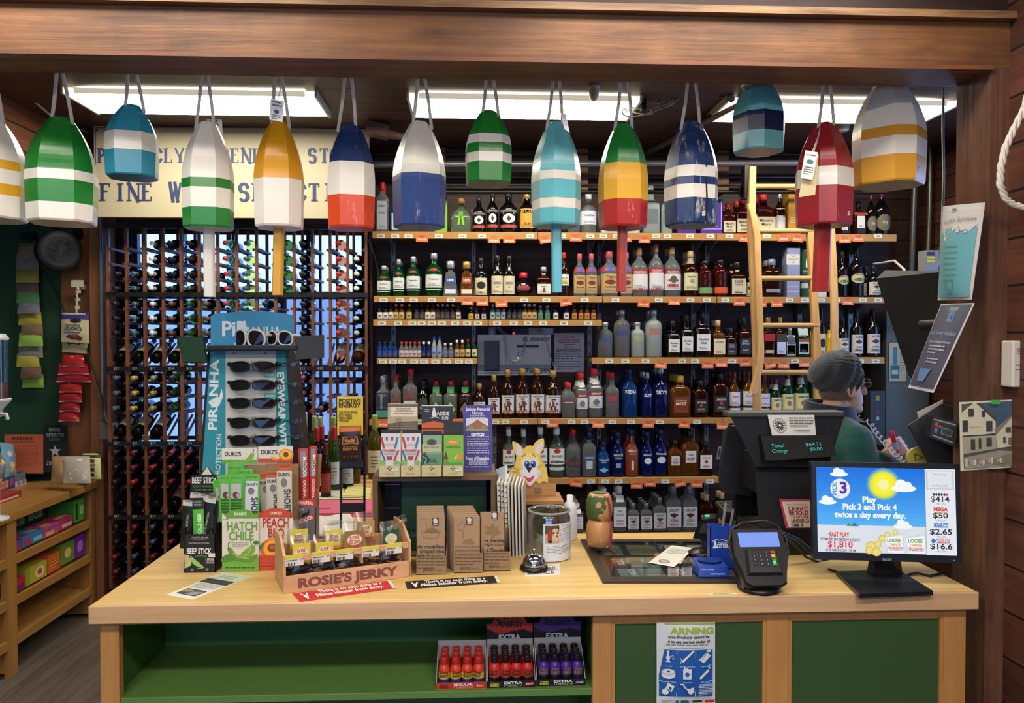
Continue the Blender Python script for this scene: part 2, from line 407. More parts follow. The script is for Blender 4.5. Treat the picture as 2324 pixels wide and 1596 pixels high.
# ---------------------------------------------------------------- buoys hung behind the beam
BY=2.63
def buoy(xc,yt,yb,w,bands,desc,rot=0.,stick=None,ropes=None,wear=0.,bot=None,crack=None,marks=()):
    T=U(xc,yt,BY);B=U(xc,yb-w*.05,BY);hw=(U(xc+w/2,yt,BY).x-T.x);H=T.z-B.z
    r=empty('lobster_buoy',(T.x,BY,B.z),'lobster buoy '+desc,'buoy','painted lobster buoys hung from the beam')
    b=MB();zs=[0.];ms=[]
    ends=sorted([(max(0,min(1,1-(e-yt)/(yb-w*.05-yt))),c) for c,e in bands],key=lambda q:q[0])
    grid=sorted(set([0.,.018]+[e for e,_ in ends if 0<e<1]+[.44+.56*i/14 for i in range(15)]+[.985]))
    def colour(t):
        for e,c in ends:
            if t<=e+1e-6:return c
        return ends[-1][1]
    def sc(t):
        a=.965 if t<.001 else 1.
        if t>.42:a=1-.71*((t-.42)/.58)**2.0
        if t>.985:a *= .86
        return a*(.94+.06*min(1,t/.46+.3))
    def ring(t):
        s=sc(t)*hw/(math.cos(rot)+.42*abs(math.sin(rot)));k=.52+.1*max(0,t-.5)
        o=[(1,k),(k,1),(-k,1),(-1,k),(-1,-k),(-k,-1),(k,-1),(1,-k)]
        return [(T.x+s*(x*math.cos(rot)-y*math.sin(rot)),BY+s*(x*math.sin(rot)+y*math.cos(rot)),B.z+H*t) for x,y in o]
    for a,c in zip(grid,grid[1:]):
        b.loft([ring(a),ring(c)],paint(colour((a+c)/2),wear),False,False)
    b.add(ring(0.),[tuple(range(8))[::-1]],paint(bot or colour(0),0));b.add(ring(1.),[tuple(range(8))],paint(colour(1.),wear))
    b.build('body',r)
    if crack:
        k=MB();q=[]
        for u,t in crack:
            s=sc(t)*hw/(math.cos(rot)+.42*abs(math.sin(rot)))
            q.append([(T.x+s*(x*math.cos(rot)+1.006*math.sin(rot)),BY+s*(x*math.sin(rot)-1.006*math.cos(rot)),B.z+H*t) for x in (u-.02-.03*(1-t),u+.02+.03*(1-t))])
        for a,c in zip(q,q[1:]):k.add([a[0],a[1],c[1],c[0]],[(0,1,2,3)],mt('17130f',.9))
        k.build('crack',r)
    for u,t in marks:
        k=MB();q=[]
        for du,dt in ((-.08,-.022),(.08,-.018),(.08,.022),(-.08,.018)):
            s=sc(t+dt)*hw/(math.cos(rot)+.42*abs(math.sin(rot)));x=u+du
            q.append((T.x+s*(x*math.cos(rot)+1.01*math.sin(rot)),BY+s*(x*math.sin(rot)-1.01*math.cos(rot)),B.z+H*(t+dt)))
        k.add(q,[(0,1,2,3)],mt('dcdad6',.5));k.draw([('l',-.03,0,.03,1,.1,.012,'55555a')],lambda a,c,z:V(q[0]).lerp(V(q[1]),.5+a*8).lerp(V(q[3]).lerp(V(q[2]),.5+a*8),.5+c*20)+V((0,-.0003,0)),yd=1);k.build('price_sticker',r)
    if stick:
        x,ye,sw,c=stick;p=U(x,ye,BY);s=(U(x+sw/2,ye,BY).x-p.x)
        k=MB();top=B.z+.02;tx=T.x+(p.x-T.x)*.15
        o=[(1,.7),(.7,1),(-.7,1),(-1,.7),(-1,-.7),(-.7,-1),(.7,-1),(1,-.7)]
        k.loft([[(p.x+s*q[0],BY+s*q[1],p.z) for q in o],[(tx+s*q[0],BY+s*q[1],top) for q in o]],paint(c,wear*.5),False);k.build('spindle',r)
    if ropes:
        RP=cloth('d9d3d0',500)
        for i,(xt,xb_) in enumerate(ropes):
            k=MB();bt=U(xb_,yt+w*.13,BY-.012);tp=U(xt,170,2.545);side=(bt-V((T.x,BY,bt.z))).normalized()
            k.tube([tp+V((0,0,.06)),tp,tp.lerp(bt,.5)+V((.002,0,-.004)),bt,bt+V((0,.012,-.012))-side*.02],.0056,RP,7);k.build('rope',r)
    return r
W_='e4dfd4';GR='1c7a2c';NV='1d3160'
buoy(-20,268,508,146,[(W_,268),('d9a12c',372),(W_,393),('d9a12c',425),(W_,450)],'white with two thin yellow stripes, cut off at the left edge',.25,None,[(-30,-60),(-12,8)])
buoy(140,268,516,150,[(GR,268),(W_,396),(GR,418),(W_,468)],'dark green with one white stripe and a white base, leftmost whole one',.3,None,[(128,115),(143,166)])
buoy(299,240,410,116,[('2f8ba6',240),(W_,308),('2f8ba6',350)],'small teal with one broad white band over the cream sign',.25,None,[(290,282),(310,327)],bot='2a7f98')
buoy(472,278,526,110,[(W_,278),(GR,412),(W_,433),(GR,477)],'white with two green bands and a long white stick',.12,(476,674,22,'d9d5d0'),[(457,444),(471,486)],bot='dcd8d0')
buoy(633,277,524,110,[('d7961c',277),(W_,413)],'mustard yellow over white with a yellow stick',.12,(630,670,22,'d09a2c'),[(623,616),(638,657)])
buoy(796,282,526,112,[(NV,282),(W_,376),('d44a26',450)],'navy, white and orange red in three broad bands',.2,None,[(783,767),(797,808)],.35)
buoy(951,277,524,118,[('dcd8cc',277),('2f4680',402)],'white above and blue below, over the clear gin bottles',.45,None,[(948,936),(963,980)],.3)
buoy(1108,253,425,104,[(GR,253),(W_,314),(GR,334),(W_,355),(GR,376)],'small green with two white stripes',.1,None,[(1104,1094),(1118,1132)],bot='3e5a40')
buoy(1262,278,520,108,[('66b7c2',278),(W_,396),('66b7c2',415),(W_,457),('66b7c2',478)],'pale aqua with two white stripes and an aqua stick',.3,(1264,664,22,'63b6c4'),[(1257,1241),(1269,1277)])
buoy(1414,282,524,104,[('1f7f35',282),('dba52c',378),('a92c2b',459)],'green, yellow and red in three broad bands with a red stick',.08,(1410,662,20,'a93a34'),[(1411,1395),(1424,1435)],.3)
buoy(1569,277,520,114,[('1e3766',277),(W_,385),('1e3766',410),(W_,427),('1e3766',457)],'weathered navy blue with two white stripes and a long crack',.3,None,[(1563,1546),(1577,1589)],.8,crack=[(.1,.02),(.14,.2),(.08,.4),(.1,.55),(.06,.8),(.1,.93)],marks=[(-.02,.09)])
buoy(1722,182,352,110,[('67b3b8',182),('16204a',263),('67b3b8',307)],'small aqua with one navy band tight under the beam',.35,None,[(1708,1684),(1734,1748)],.08,bot='7f97a8')
buoy(1871,280,520,118,[('9e2429',280),(W_,388),('9e2429',430)],'dark red with one white band and a red stick',.5,(1862,662,30,'a02b2e'),[(1870,1857),(1882,1893)],.15,marks=[(.25,.1)])
buoy(2019,182,430,138,[(W_,182),('d49a35',302),(W_,325),('d49a35',365)],'large white with two yellow bands, beside the right post',.75,None,[(2008,1984),(2034,2052)],.08,bot='b08c3c',marks=[(-.25,.12)])
# hang tags
def hang_tag(cs,w,h,bg,ops,label):return card('hang_tag',label,'tag',cs,w,h,bg,ops,'paper tags on the buoys')
YT=2.47
def tagat(p,ops,label,bg='e9e6e2',Y=YT,tie=None):
    w=math.dist(p[0],p[1]);h=math.dist(p[1],p[2])
    o=hang_tag([U(*q,Y) for q in p],w,h,bg,ops,label);a=U((p[0][0]+p[1][0])/2,(p[0][1]+p[1][1])/2+4,Y-.001);k=MB()
    e=U(*tie,BY-.03);k.tube([a,a.lerp(e,.6)+V((.004,0,.004)),e],.0016,cloth('d9d3d0',500),5);k.build('string',o);return o
tagat([(614,223),(645,230),(641,277),(611,271)],[('l',5,8,27,2,7,4,'4a5f9a'),('e',16,27,6,5,'2e4a92'),('l',5,36,27,3,4,2,'4a5f9a')],'white paper tag with blue print above the mustard yellow buoy',tie=(636,192))
tagat([(468,271),(503,271),(506,310),(492,322)],[('l',6,6,26,2,7,4,'5c6ea6'),('e',20,26,6,5,'2e4a92')],'white paper tag behind the shoulder of the white buoy',Y=2.74,tie=(480,250))
tagat([(1272,257),(1284,258),(1293,302),(1281,292)],[('l',3,8,10,5,6,2,'8088a8')],'narrow white paper tag above the aqua striped buoy',tie=(1272,232))
tagat([(1828,341),(1857,346),(1844,408),(1817,404)],[('e',15,24,8,5,'4e7a8a'),('l',4,10,26,1,5,2,'444444'),('l',4,38,26,4,5,2,'555555')],'white card tag with small map print on the dark red buoy',tie=(1861,292))
tagat([(1831,346),(1858,352),(1850,442),(1813,448)],[],'plain buff card tag behind the white one on the dark red buoy','d8c79a',YT+.012,(1861,292))
# ---------------------------------------------------------------- painted sign with its own serif lettering
SG={'P':[('v',0),('b',0,.45,1)],'O':[('o',)],'R':[('v',0),('b',0,.45,1),('d',.3,.45,.95,0)],'T':[('v',.4),('h',0,1,1),('tk',0),('tk',.92)],
      'C':[('c',)],'L':[('v',0),('h',0,.9,0),('tb',.8)],'Y':[('d',.0,1,.45,.45),('d',.95,1,.52,.45),('w',.4,0,.5)],'D':[('v',0),('b',0,0,1)],
      'E':[('v',0),('h',0,.85,1),('h',0,.65,.52),('h',0,.9,0),('tk',.78),('tb',.82)],'G':[('c',),('w',.78,0,.45)],'N':[('n',0),('n',.92),('D',.05,1,.95,0)],
      'A':[('d',.5,1,.02,0),('D',.5,1,.92,0),('h',.22,.8,.34)],'S':[('s',)],'F':[('v',0),('h',0,.9,1),('h',0,.7,.52),('tk',.8)],'I':[('v',.4)],
      'W':[('D',.02,1,.3,0),('d',.3,0,.52,.8),('D',.5,1,.76,0),('d',.76,0,1.02,1)]}
def serif(txt,x0,x1,yb,cap,col):
    adv=(x1-x0)/len(txt);w=adv*.74;S=cap*.19;tt=cap*.07;ops=[]
    P=lambda x,a,b_:(x+w*a,yb-cap*b_)
    for i,ch in enumerate(txt):
        x=x0+adv*i
        if ch==' ':continue
        for g in SG[ch]:
            k=g[0]
            if k in 'vnw':
                s=S*(.5 if k=='n' else 1);a=x+w*g[1];t0,t1=(1,0) if k != 'w' else (g[3],g[2])
                ops.append(('r',a,yb-cap*t0,a+s,yb-cap*t1,col))
                for t in ((1,0) if k != 'w' else (0,)):ops.append(('r',a-S*.45,yb-cap*t-(0 if t else tt),a+s+S*.45,yb-cap*t+(tt if t else 0),col))
            elif k=='h':ops.append(('r',x+w*g[1],yb-cap*g[3]-(tt if g[3]<1 else 0),x+w*g[2],yb-cap*g[3]+(0 if g[3]<1 else tt),col))
            elif k=='tk':ops.append(('r',x+w*g[1],yb-cap,x+w*g[1]+tt,yb-cap*.78,col))
            elif k=='tb':ops.append(('r',x+w*g[1],yb-cap*.24,x+w*g[1]+tt,yb,col))
            elif k in 'dD':ops.append(('n',[P(x,g[1],g[2]*.98+.01),P(x,g[3],g[4]*.98+.01)],S if k=='D' else S*.6,col))
            else:
                if k=='b':c=[(w*.12+w*.72*math.sin(t)*.95,-cap*((1+g[2])/2+(1-g[2])/2*math.cos(t)*.93)) for t in [PI*j/10 for j in range(11)]]
                elif k=='o':c=[(w*.5+w*.48*math.sin(t),-cap*(.5+.47*math.cos(t))) for t in [2*PI*j/20 for j in range(21)]]
                elif k=='c':c=[(w*.52-w*.5*math.sin(t),-cap*(.5+.47*math.cos(t))) for t in [-.75+(2*PI-1.5)*j/18+.0 for j in range(1,19)]];c=[(w*.55+w*.48*math.cos(t),-cap*(.5+.47*math.sin(t))) for t in [.6+(2*PI-1.2)*j/18 for j in range(19)]]
                else:c=[(w*.45+w*.36*math.cos(t),-cap*(.73+.24*math.sin(t))) for t in [.3+(1.27*PI-.3)*j/10 for j in range(11)]]+[(w*.45+w*.38*math.cos(t),-cap*(.26+.24*math.sin(t))) for t in [PI/2-(.5*PI+.75*PI)*j/10 for j in range(1,11)]]
                for (ax,ay),(bx,by) in zip(c,c[1:]):
                    th=S*.45+S*.6*abs(by-ay)/(math.hypot(bx-ax,by-ay) or 1)
                    ops.append(('n',[(x+ax,yb+ay),(x+bx,yb+by)],th,col))
    return ops
SY=4.62
r=MB();a,c=U(212,285,SY),U(838,497,SY);r.box(a.x,SY,c.z,c.x,SY+.03,a.z,mt('b5ab8e',.45))
r.draw([('r',216,289,834,291,'4a5a80'),('r',216,289,218,493,'4a5a80')]+serif('PORT CLYDE GENERAL STORE',222,826,370,33,'3a4670')+serif('FINE WINE SELECTION',228,826,456,40,'2a3760')+[('e',214+6,290+6,2.5,2.5,'222222')],flat(SY),dz=.00001)
tag(r.build('wall_sign',bev=.003),'cream painted sign with blue serif lettering above the wine rack','sign')
for x in (330,720):
    p=U(x,285,SY);k=MB();k.tube([(p.x,SY+.015,p.z),(p.x,SY+.015,ZC)],.006,mt('3a3632'),6);k.build('hanger',bpy.data.objects['wall_sign'])
# ---------------------------------------------------------------- wine rack and its bottles
RY,RD=4.80,.26
RW=wood('5c3420','8a5536','Z',r=.45);RS=wood('4a2a1a','6d422a','Y',r=.5);RB=mt('15110f',.5)
COLX=[245,287,328,370,411,452,494,537,582,625,667,709,749,789,831]
BARS=[(507,520),(664,674),(832,841),(1001,1010),(1167,1176),(1332,1341)]
rk=empty('wine_rack',U(538,1341,RY),'tall wooden wine rack with black price rails standing before the bright window','wine rack')
zr0,zr1=U(538,1480,RY).z,U(538,510,RY).z
for x in COLX:
    k=MB();c=U(x,700,RY).x
    for y in (RY,RY+RD-.022):k.box(c-.008,y,zr0,c+.008,y+.022,zr1,RW)
    k.build('upright',rk)
xa,xb=U(240,600,RY).x,U(836,600,RY).x
for i,(ya,yb) in enumerate(BARS):
    k=MB();z1,z0=U(538,ya,RY).z,U(538,yb,RY).z
    k.box(xa,RY-.014,z0,xb,RY,z1,RB);k.box(xa,RY+RD,z0,xb,RY+RD+.012,z1,RB);k.build('price_rail',rk)
    if i in (2,3,4):
        for j in range(14):
            if i==3 and 5<j<10:continue
            x=(COLX[j]+COLX[j+1])/2
            k.draw([],flat(RY))
        q=MB()
        q.draw([('t',(COLX[j]+COLX[j+1])/2-2,yb-1.5,5.5,'$'+str((27,21,17,14,15,16,15,14,13,12,12,12,10,8)[j]),'b9b4aa') for j in range(14)],flat(RY-.014));q.build('price_marks',rk)
def slats(name,ys,cols=range(14)):
    k=MB()
    for y in ys:
        z=U(538,y,RY).z
        for j in cols:
            for s,e in ((COLX[j],1),(COLX[j+1],-1)):
                c=U(s,700,RY).x+e*.008;k.box(c,RY+.002,z-.007,c+e*.014,RY+RD-.002,z+.007,RS)
    k.build(name,rk)
slats('bottle_runners',(566,600,634,668));slats('bottle_runners',(701,734,768));slats('bottle_runners',(869,903,937))
slats('bottle_runners',(1038,1071,1104));slats('bottle_runners',(1206,1240,1273,1306))
for zb_ in (828,998,1163):  # sloping display rests
    k=MB()
    for j in range(14):
        for s in (COLX[j]+6,COLX[j+1]-6):
            p=U(s,zb_,RY);k.hexa([(p.x-.006,RY+.01,p.z),(p.x+.006,RY+.01,p.z),(p.x+.006,RY+.025,p.z),(p.x-.006,RY+.025,p.z)],
                                      [(p.x-.006,RY+RD-.03,p.z+.13),(p.x+.006,RY+RD-.03,p.z+.13),(p.x+.006,RY+RD-.015,p.z+.13),(p.x-.006,RY+RD-.015,p.z+.13)],RS)
    k.build('display_rest',rk)
GLS={'dark':mt('0d130f',.06,t=.25),'green':mt('b4dc9c',.04,t=.95,ior=1.06),'yellow':mt('e0d060',.04,t=.95,ior=1.06),'olive':mt('5a7a34',.05,t=.8,ior=1.06),'rose':mt('e27a4a',.05,t=.92,ior=1.06),'brown':mt('4a2412',.05,t=.4)}
WP=[(.001,0),(.034,.001),(.037,.006),(.037,.19),(.034,.21),(.02,.235),(.0145,.25),(.0135,.295),(.015,.296),(.015,.305)]
CAPN={'white':'e6e0d6','black':'23201f','red':'b0242b','maroon':'6e1f28','navy':'3b4a6a','brown':'6b4a36','green':'2c5030','gold':'c9a23a','grey':'52606a','olive':'9a9448','cream':'cbb98c','silver':'b9bcc0'}
WB={}
def winemesh(g,cp,lab):
    if (g,cp,lab) in WB:return WB[(g,cp,lab)]
    b=MB();b.lathe(WP,GLS[g],16);c=MB();c.lathe([(.0146,.243),(.0152,.25),(.0146,.297),(.0165,.298),(.0165,.309),(.002,.3095)],mt(CAPN[cp],.35),14)
    l=None
    if lab:
        l=MB();l.draw([('r',-.05,.06,.05,.17,lab),('l',-.03,.085,.03,4,.018,.006,'55504a'),('r',-.03,.15,.03,.158,'8a2a2a')],lambda u,v,z:(math.sin(u/.037)*(.0374+z),-math.cos(u/.037)*(.0374+z),v),yd=1,nu=10)
    WB[(g,cp,lab)]=(b,c,l);return WB[(g,cp,lab)]
WM={}
def wine(g,cp,loc,rot,label,lab=None,group='wine bottles lying in the rack',sc=1.):
    key=(g,cp,lab)
    if key not in WM:
        b,c,l=winemesh(*key);o=b.build('wine_bottle',loc=(0,0,0));c.build('capsule',o)
        if l:l.build('label',o)
        WM[key]=o;WL[o.name]=V((0,0,0))
    else:o=dup(WM[key],(0,0,0))
    o.location=loc;o.rotation_euler=rot;o.scale=(sc,sc,sc);return tag(o,label,'wine bottle',group)
BAYN=['top','second','middle','fourth','lowest']
COLN=['leftmost']+[od(i) for i in range(1,13)]+['rightmost']
def lay(col,y,g,cp,bay,row):
    x=(COLX[col]+COLX[col+1])/2+random.uniform(-.8,.8);p=U(x,y,RY)
    wine(g,cp,(p.x,RY+.235+random.uniform(-.01,.015),p.z),(PI/2,0,0),f'{g} wine bottle with {cp} cap, {BAYN[bay]} rack bay, {od(row)} row, {COLN[col]} column',sc=.88)
def show(col,y,g,cp,bay,lab='d8cda8'):
    x=(COLX[col]+COLX[col+1])/2;p=U(x,y-13,RY);a=math.radians(-67)
    wine(g,cp,(p.x,RY+.02,p.z),(a,0,0),f'{g} wine bottle tilted neck up, display row of {BAYN[bay]} rack bay, {COLN[col]} column',lab,'display bottles in the rack',.92)
R1={2:('dark','white'),3:('dark','black'),4:('brown','black'),6:('green','red'),7:('yellow','navy'),9:('olive','green'),10:('dark','black'),12:('rose','red')}
for row,y in enumerate((553,588,622,655)):
    for c,(g,cp) in R1.items():lay(c,y,g,cp if not (c==4 and row==3) else 'green',0,row)
    if row:lay(13,y,'dark','white',0,row)
    if row>1:lay(0,y,'dark','black',0,row);lay(1,y,'dark','grey',0,row);lay(5,y,'dark','grey',0,row)
R2={0:('dark','black'),1:('dark','grey'),2:('dark','white'),3:('dark','brown'),4:('olive','green'),5:('dark','brown'),10:('dark','black'),12:('rose','red'),13:('dark','silver')}
for row,y in enumerate((690,723,756)):
    for c,(g,cp) in R2.items():lay(c,y,g,cp,1,row)
    if row==0:lay(6,y,'green','red',1,0);lay(7,y,'yellow','navy',1,0);lay(8,y,'dark','black',1,0)
for c in (0,1,2,3,4):show(c,828,'dark','navy',1)
show(10,828,'dark','black',1);show(12,828,'rose','brown',1,'cfc4b0');show(13,828,'brown','black',1,'cfc4b0')
R3={0:('dark','grey'),1:('dark','gold'),2:('dark','olive'),3:('olive','black'),10:('dark','red')}
for row,y in enumerate((858,892,926)):
    for c,(g,cp) in R3.items():lay(c,y,g,cp,2,row)
lay(11,926,'dark','brown',2,2)
for c in (0,1,2):show(c,998,'dark','navy',2)
for row,y in enumerate((1026,1059,1092)):
    lay(0,y,'dark','black',3,row)
    for c in (1,2,3,4):lay(c,y,'dark','maroon' if (c+row)%3 else 'red',3,row)
for c in (0,1,2,3):show(c,1163,'dark','grey',3,None if c==0 else '7a1f22' if c==1 else '8a7a5a' if c==3 else None)
for row,y in enumerate((1194,1228,1261,1295)):
    for c in (0,1,2,3):lay(c,y,'dark',('black','maroon','navy','maroon')[(c+row//2)%4],4,row)
# ---------------------------------------------------------------- liquor shelving
SYF,SYB=4.76,5.1
SH=wood('a87a42','b98a4e','X',s=.6,r=.5);SHD=wood('6e5334','846541','X',r=.6)
SHELF={}
def shelf(key,ytop,ybot,segs,lab):
    z1,z0=U(1350,ytop,SYF).z,U(1350,ybot,SYF).z
    for i,(xa,xb) in enumerate(segs):
        a,c=U(xa,ytop,SYF).x,U(xb,ytop,SYF).x
        b=MB();b.box(a,SYF,z0,c,SYF+.02,z1,SH);o=tag(b.build('liquor_shelf',bev=.002),f'tan {lab} wall shelf board, {od(i)} length from the left' if len(segs)>1 else f'tan {lab} wall shelf board behind the counter','shelf','wall shelf boards')
        b=MB();b.box(a,SYF+.02,z1-.024,c,SYB,z1-.004,SHD);b.build('board',o)
    SHELF[key]=(z1,ytop)
shelf('1',528,544,[(845,1220),(1221,1625),(1627,2035)],'topmost')
shelf('2',673,687,[(848,1109),(1111,1367),(1369,1626),(1628,2025)],'second highest')
shelf('3',726,740,[(847,1107),(1109,1366)],'narrow miniatures')
shelf('4a',813,826,[(855,1083)],'short lower miniatures')
shelf('4b',812,827,[(1344,1626),(1628,2008)],'third full')
shelf('5',950,963,[(838,1220),(1221,1640),(1641,1900)],'fourth full')
shelf('6',1085,1099,[(1100,1355),(1356,1632)],'fifth full')
shelf('7',1212,1226,[(1120,1690)],'lowest')
zz0,zz1=U(1350,1240,5.1).z,U(1350,480,5.1).z
for i,x in enumerate((893,1075,1122,1338,1360,1573,1604,1815,1930)):
    a=U(x,700,5.09).x;b=MB();b.box(a-.014,5.085,zz0,a+.014,5.12,zz1,mt('8d9093',.45,.3))
    for z in range(30):
        zz=zz0+(zz1-zz0)*z/30;b.box(a-.004,5.0845,zz,a+.004,5.086,zz+.03,mt('2a2a2c'))
    o=tag(b.build('shelf_standard'),f'slotted grey steel shelf standard on the plank wall, {od(i)} from the left','shelf standard','shelf standards')
    for key in ('1','2','4b','5','6','7'):
        z1=SHELF[key][0]
        if x<1340 and key=='4b' or (x<1100 and key in '67') or (x>1605 and key in '67'):continue
        k=MB();k.add([(a-.003,5.085,z1-.025),(a-.003,4.85,z1-.025),(a-.003,5.085,z1-.1),(a+.003,5.085,z1-.025),(a+.003,4.85,z1-.025),(a+.003,5.085,z1-.1)],[(0,1,2),(5,4,3),(0,3,4,1),(1,4,5,2),(2,5,3,0)],mt('9a9da0',.4,.3));k.build('bracket',o)
# ---- bottles: shapes as (radius, height) in halves of the width and parts of the height; neck cap from c0
SHP={
 'std':([(.02,0),(.95,.002),(1,.02),(1,.56),(.97,.6),(.8,.66),(.5,.72),(.36,.77),(.33,.93)],.86,.40,2.,1.),
 'jug':([(.02,0),(.95,.002),(1,.02),(1,.55),(.96,.6),(.72,.68),(.38,.76),(.28,.82),(.27,.93)],.86,.33,2.,.9),
 'flk':([(.02,0),(.93,.002),(1,.02),(1,.62),(.96,.67),(.7,.73),(.36,.77),(.33,.92)],.84,.40,4.5,.55),
 'sq':([(.02,0),(.95,.002),(1,.02),(1,.58),(.93,.63),(.6,.67),(.36,.72),(.34,.93)],.85,.42,6.,.95),
 'abs':([(.02,0),(.95,.002),(1,.02),(1,.66),(.97,.7),(.8,.75),(.48,.785),(.38,.8),(.38,.93)],.9,.42,2.,1.),
 'dec':([(.02,0),(.97,.002),(1,.02),(.62,.66),(.56,.68),(.3,.69),(.3,.85)],.79,.52,8.,.8),
 'ball':([(.02,0),(.5,.002),(.62,.03),(.95,.2),(1,.35),(.9,.52),(.62,.66),(.34,.73),(.32,.9)],.78,.46,2.,1.),
 'slm':([(.02,0),(.94,.002),(1,.02),(1,.52),(.92,.6),(.6,.7),(.42,.78),(.4,.93)],.85,.48,2.,1.),
 'pat':([(.02,0),(.95,.002),(1,.02),(1,.42),(.95,.5),(.6,.62),(.32,.7),(.3,.85)],.76,.42,6.,.9),
 'bel':([(.02,0),(.93,.002),(1,.02),(.97,.2),(1,.5),(.95,.57),(.7,.66),(.42,.72),(.36,.93)],.86,.42,2.,.9),
}
GC={'clear':mt('e2e8ea',.03,t=.88,ior=1.2),'green':mt('0d4a24',.05,t=.45),'blue':mt('1a4f9a',.05,t=.6),'deep':mt('0f1c58',.05,t=.35),'dark':mt('100c0d',.08),'brown':mt('3a170b',.05,t=.55),
      'amber':mt('a86424',.05,t=.8),'frost':mt('a8b3b0',.35,t=.35),'aqua':mt('bfe0d2',.04,t=.9),'lime':mt('b9d6b0',.04,t=.85),'choc':mt('7a3a2a',.25),'bgreen':mt('16321f',.06,t=.3),'yellow':mt('c8a21e',.3),'red':mt('4a120e',.06,t=.45)}
CC={'silver':('b9bcc0',.7),'red':('b8262c',0),'black':('17171a',0),'white':('dcdce0',0),'gold':('b08a4a',.5),'cork':('b08a5e',0),'blue':('1f3f9a',0),'navy':('16204c',0),'wine':('6a1a26',0),'tan':('c0a67a',0),'grey':('7d8590',.3),'pink':('c8525a',0),'yellow':('c9a23a',0)}
Wt='dcd9d2'
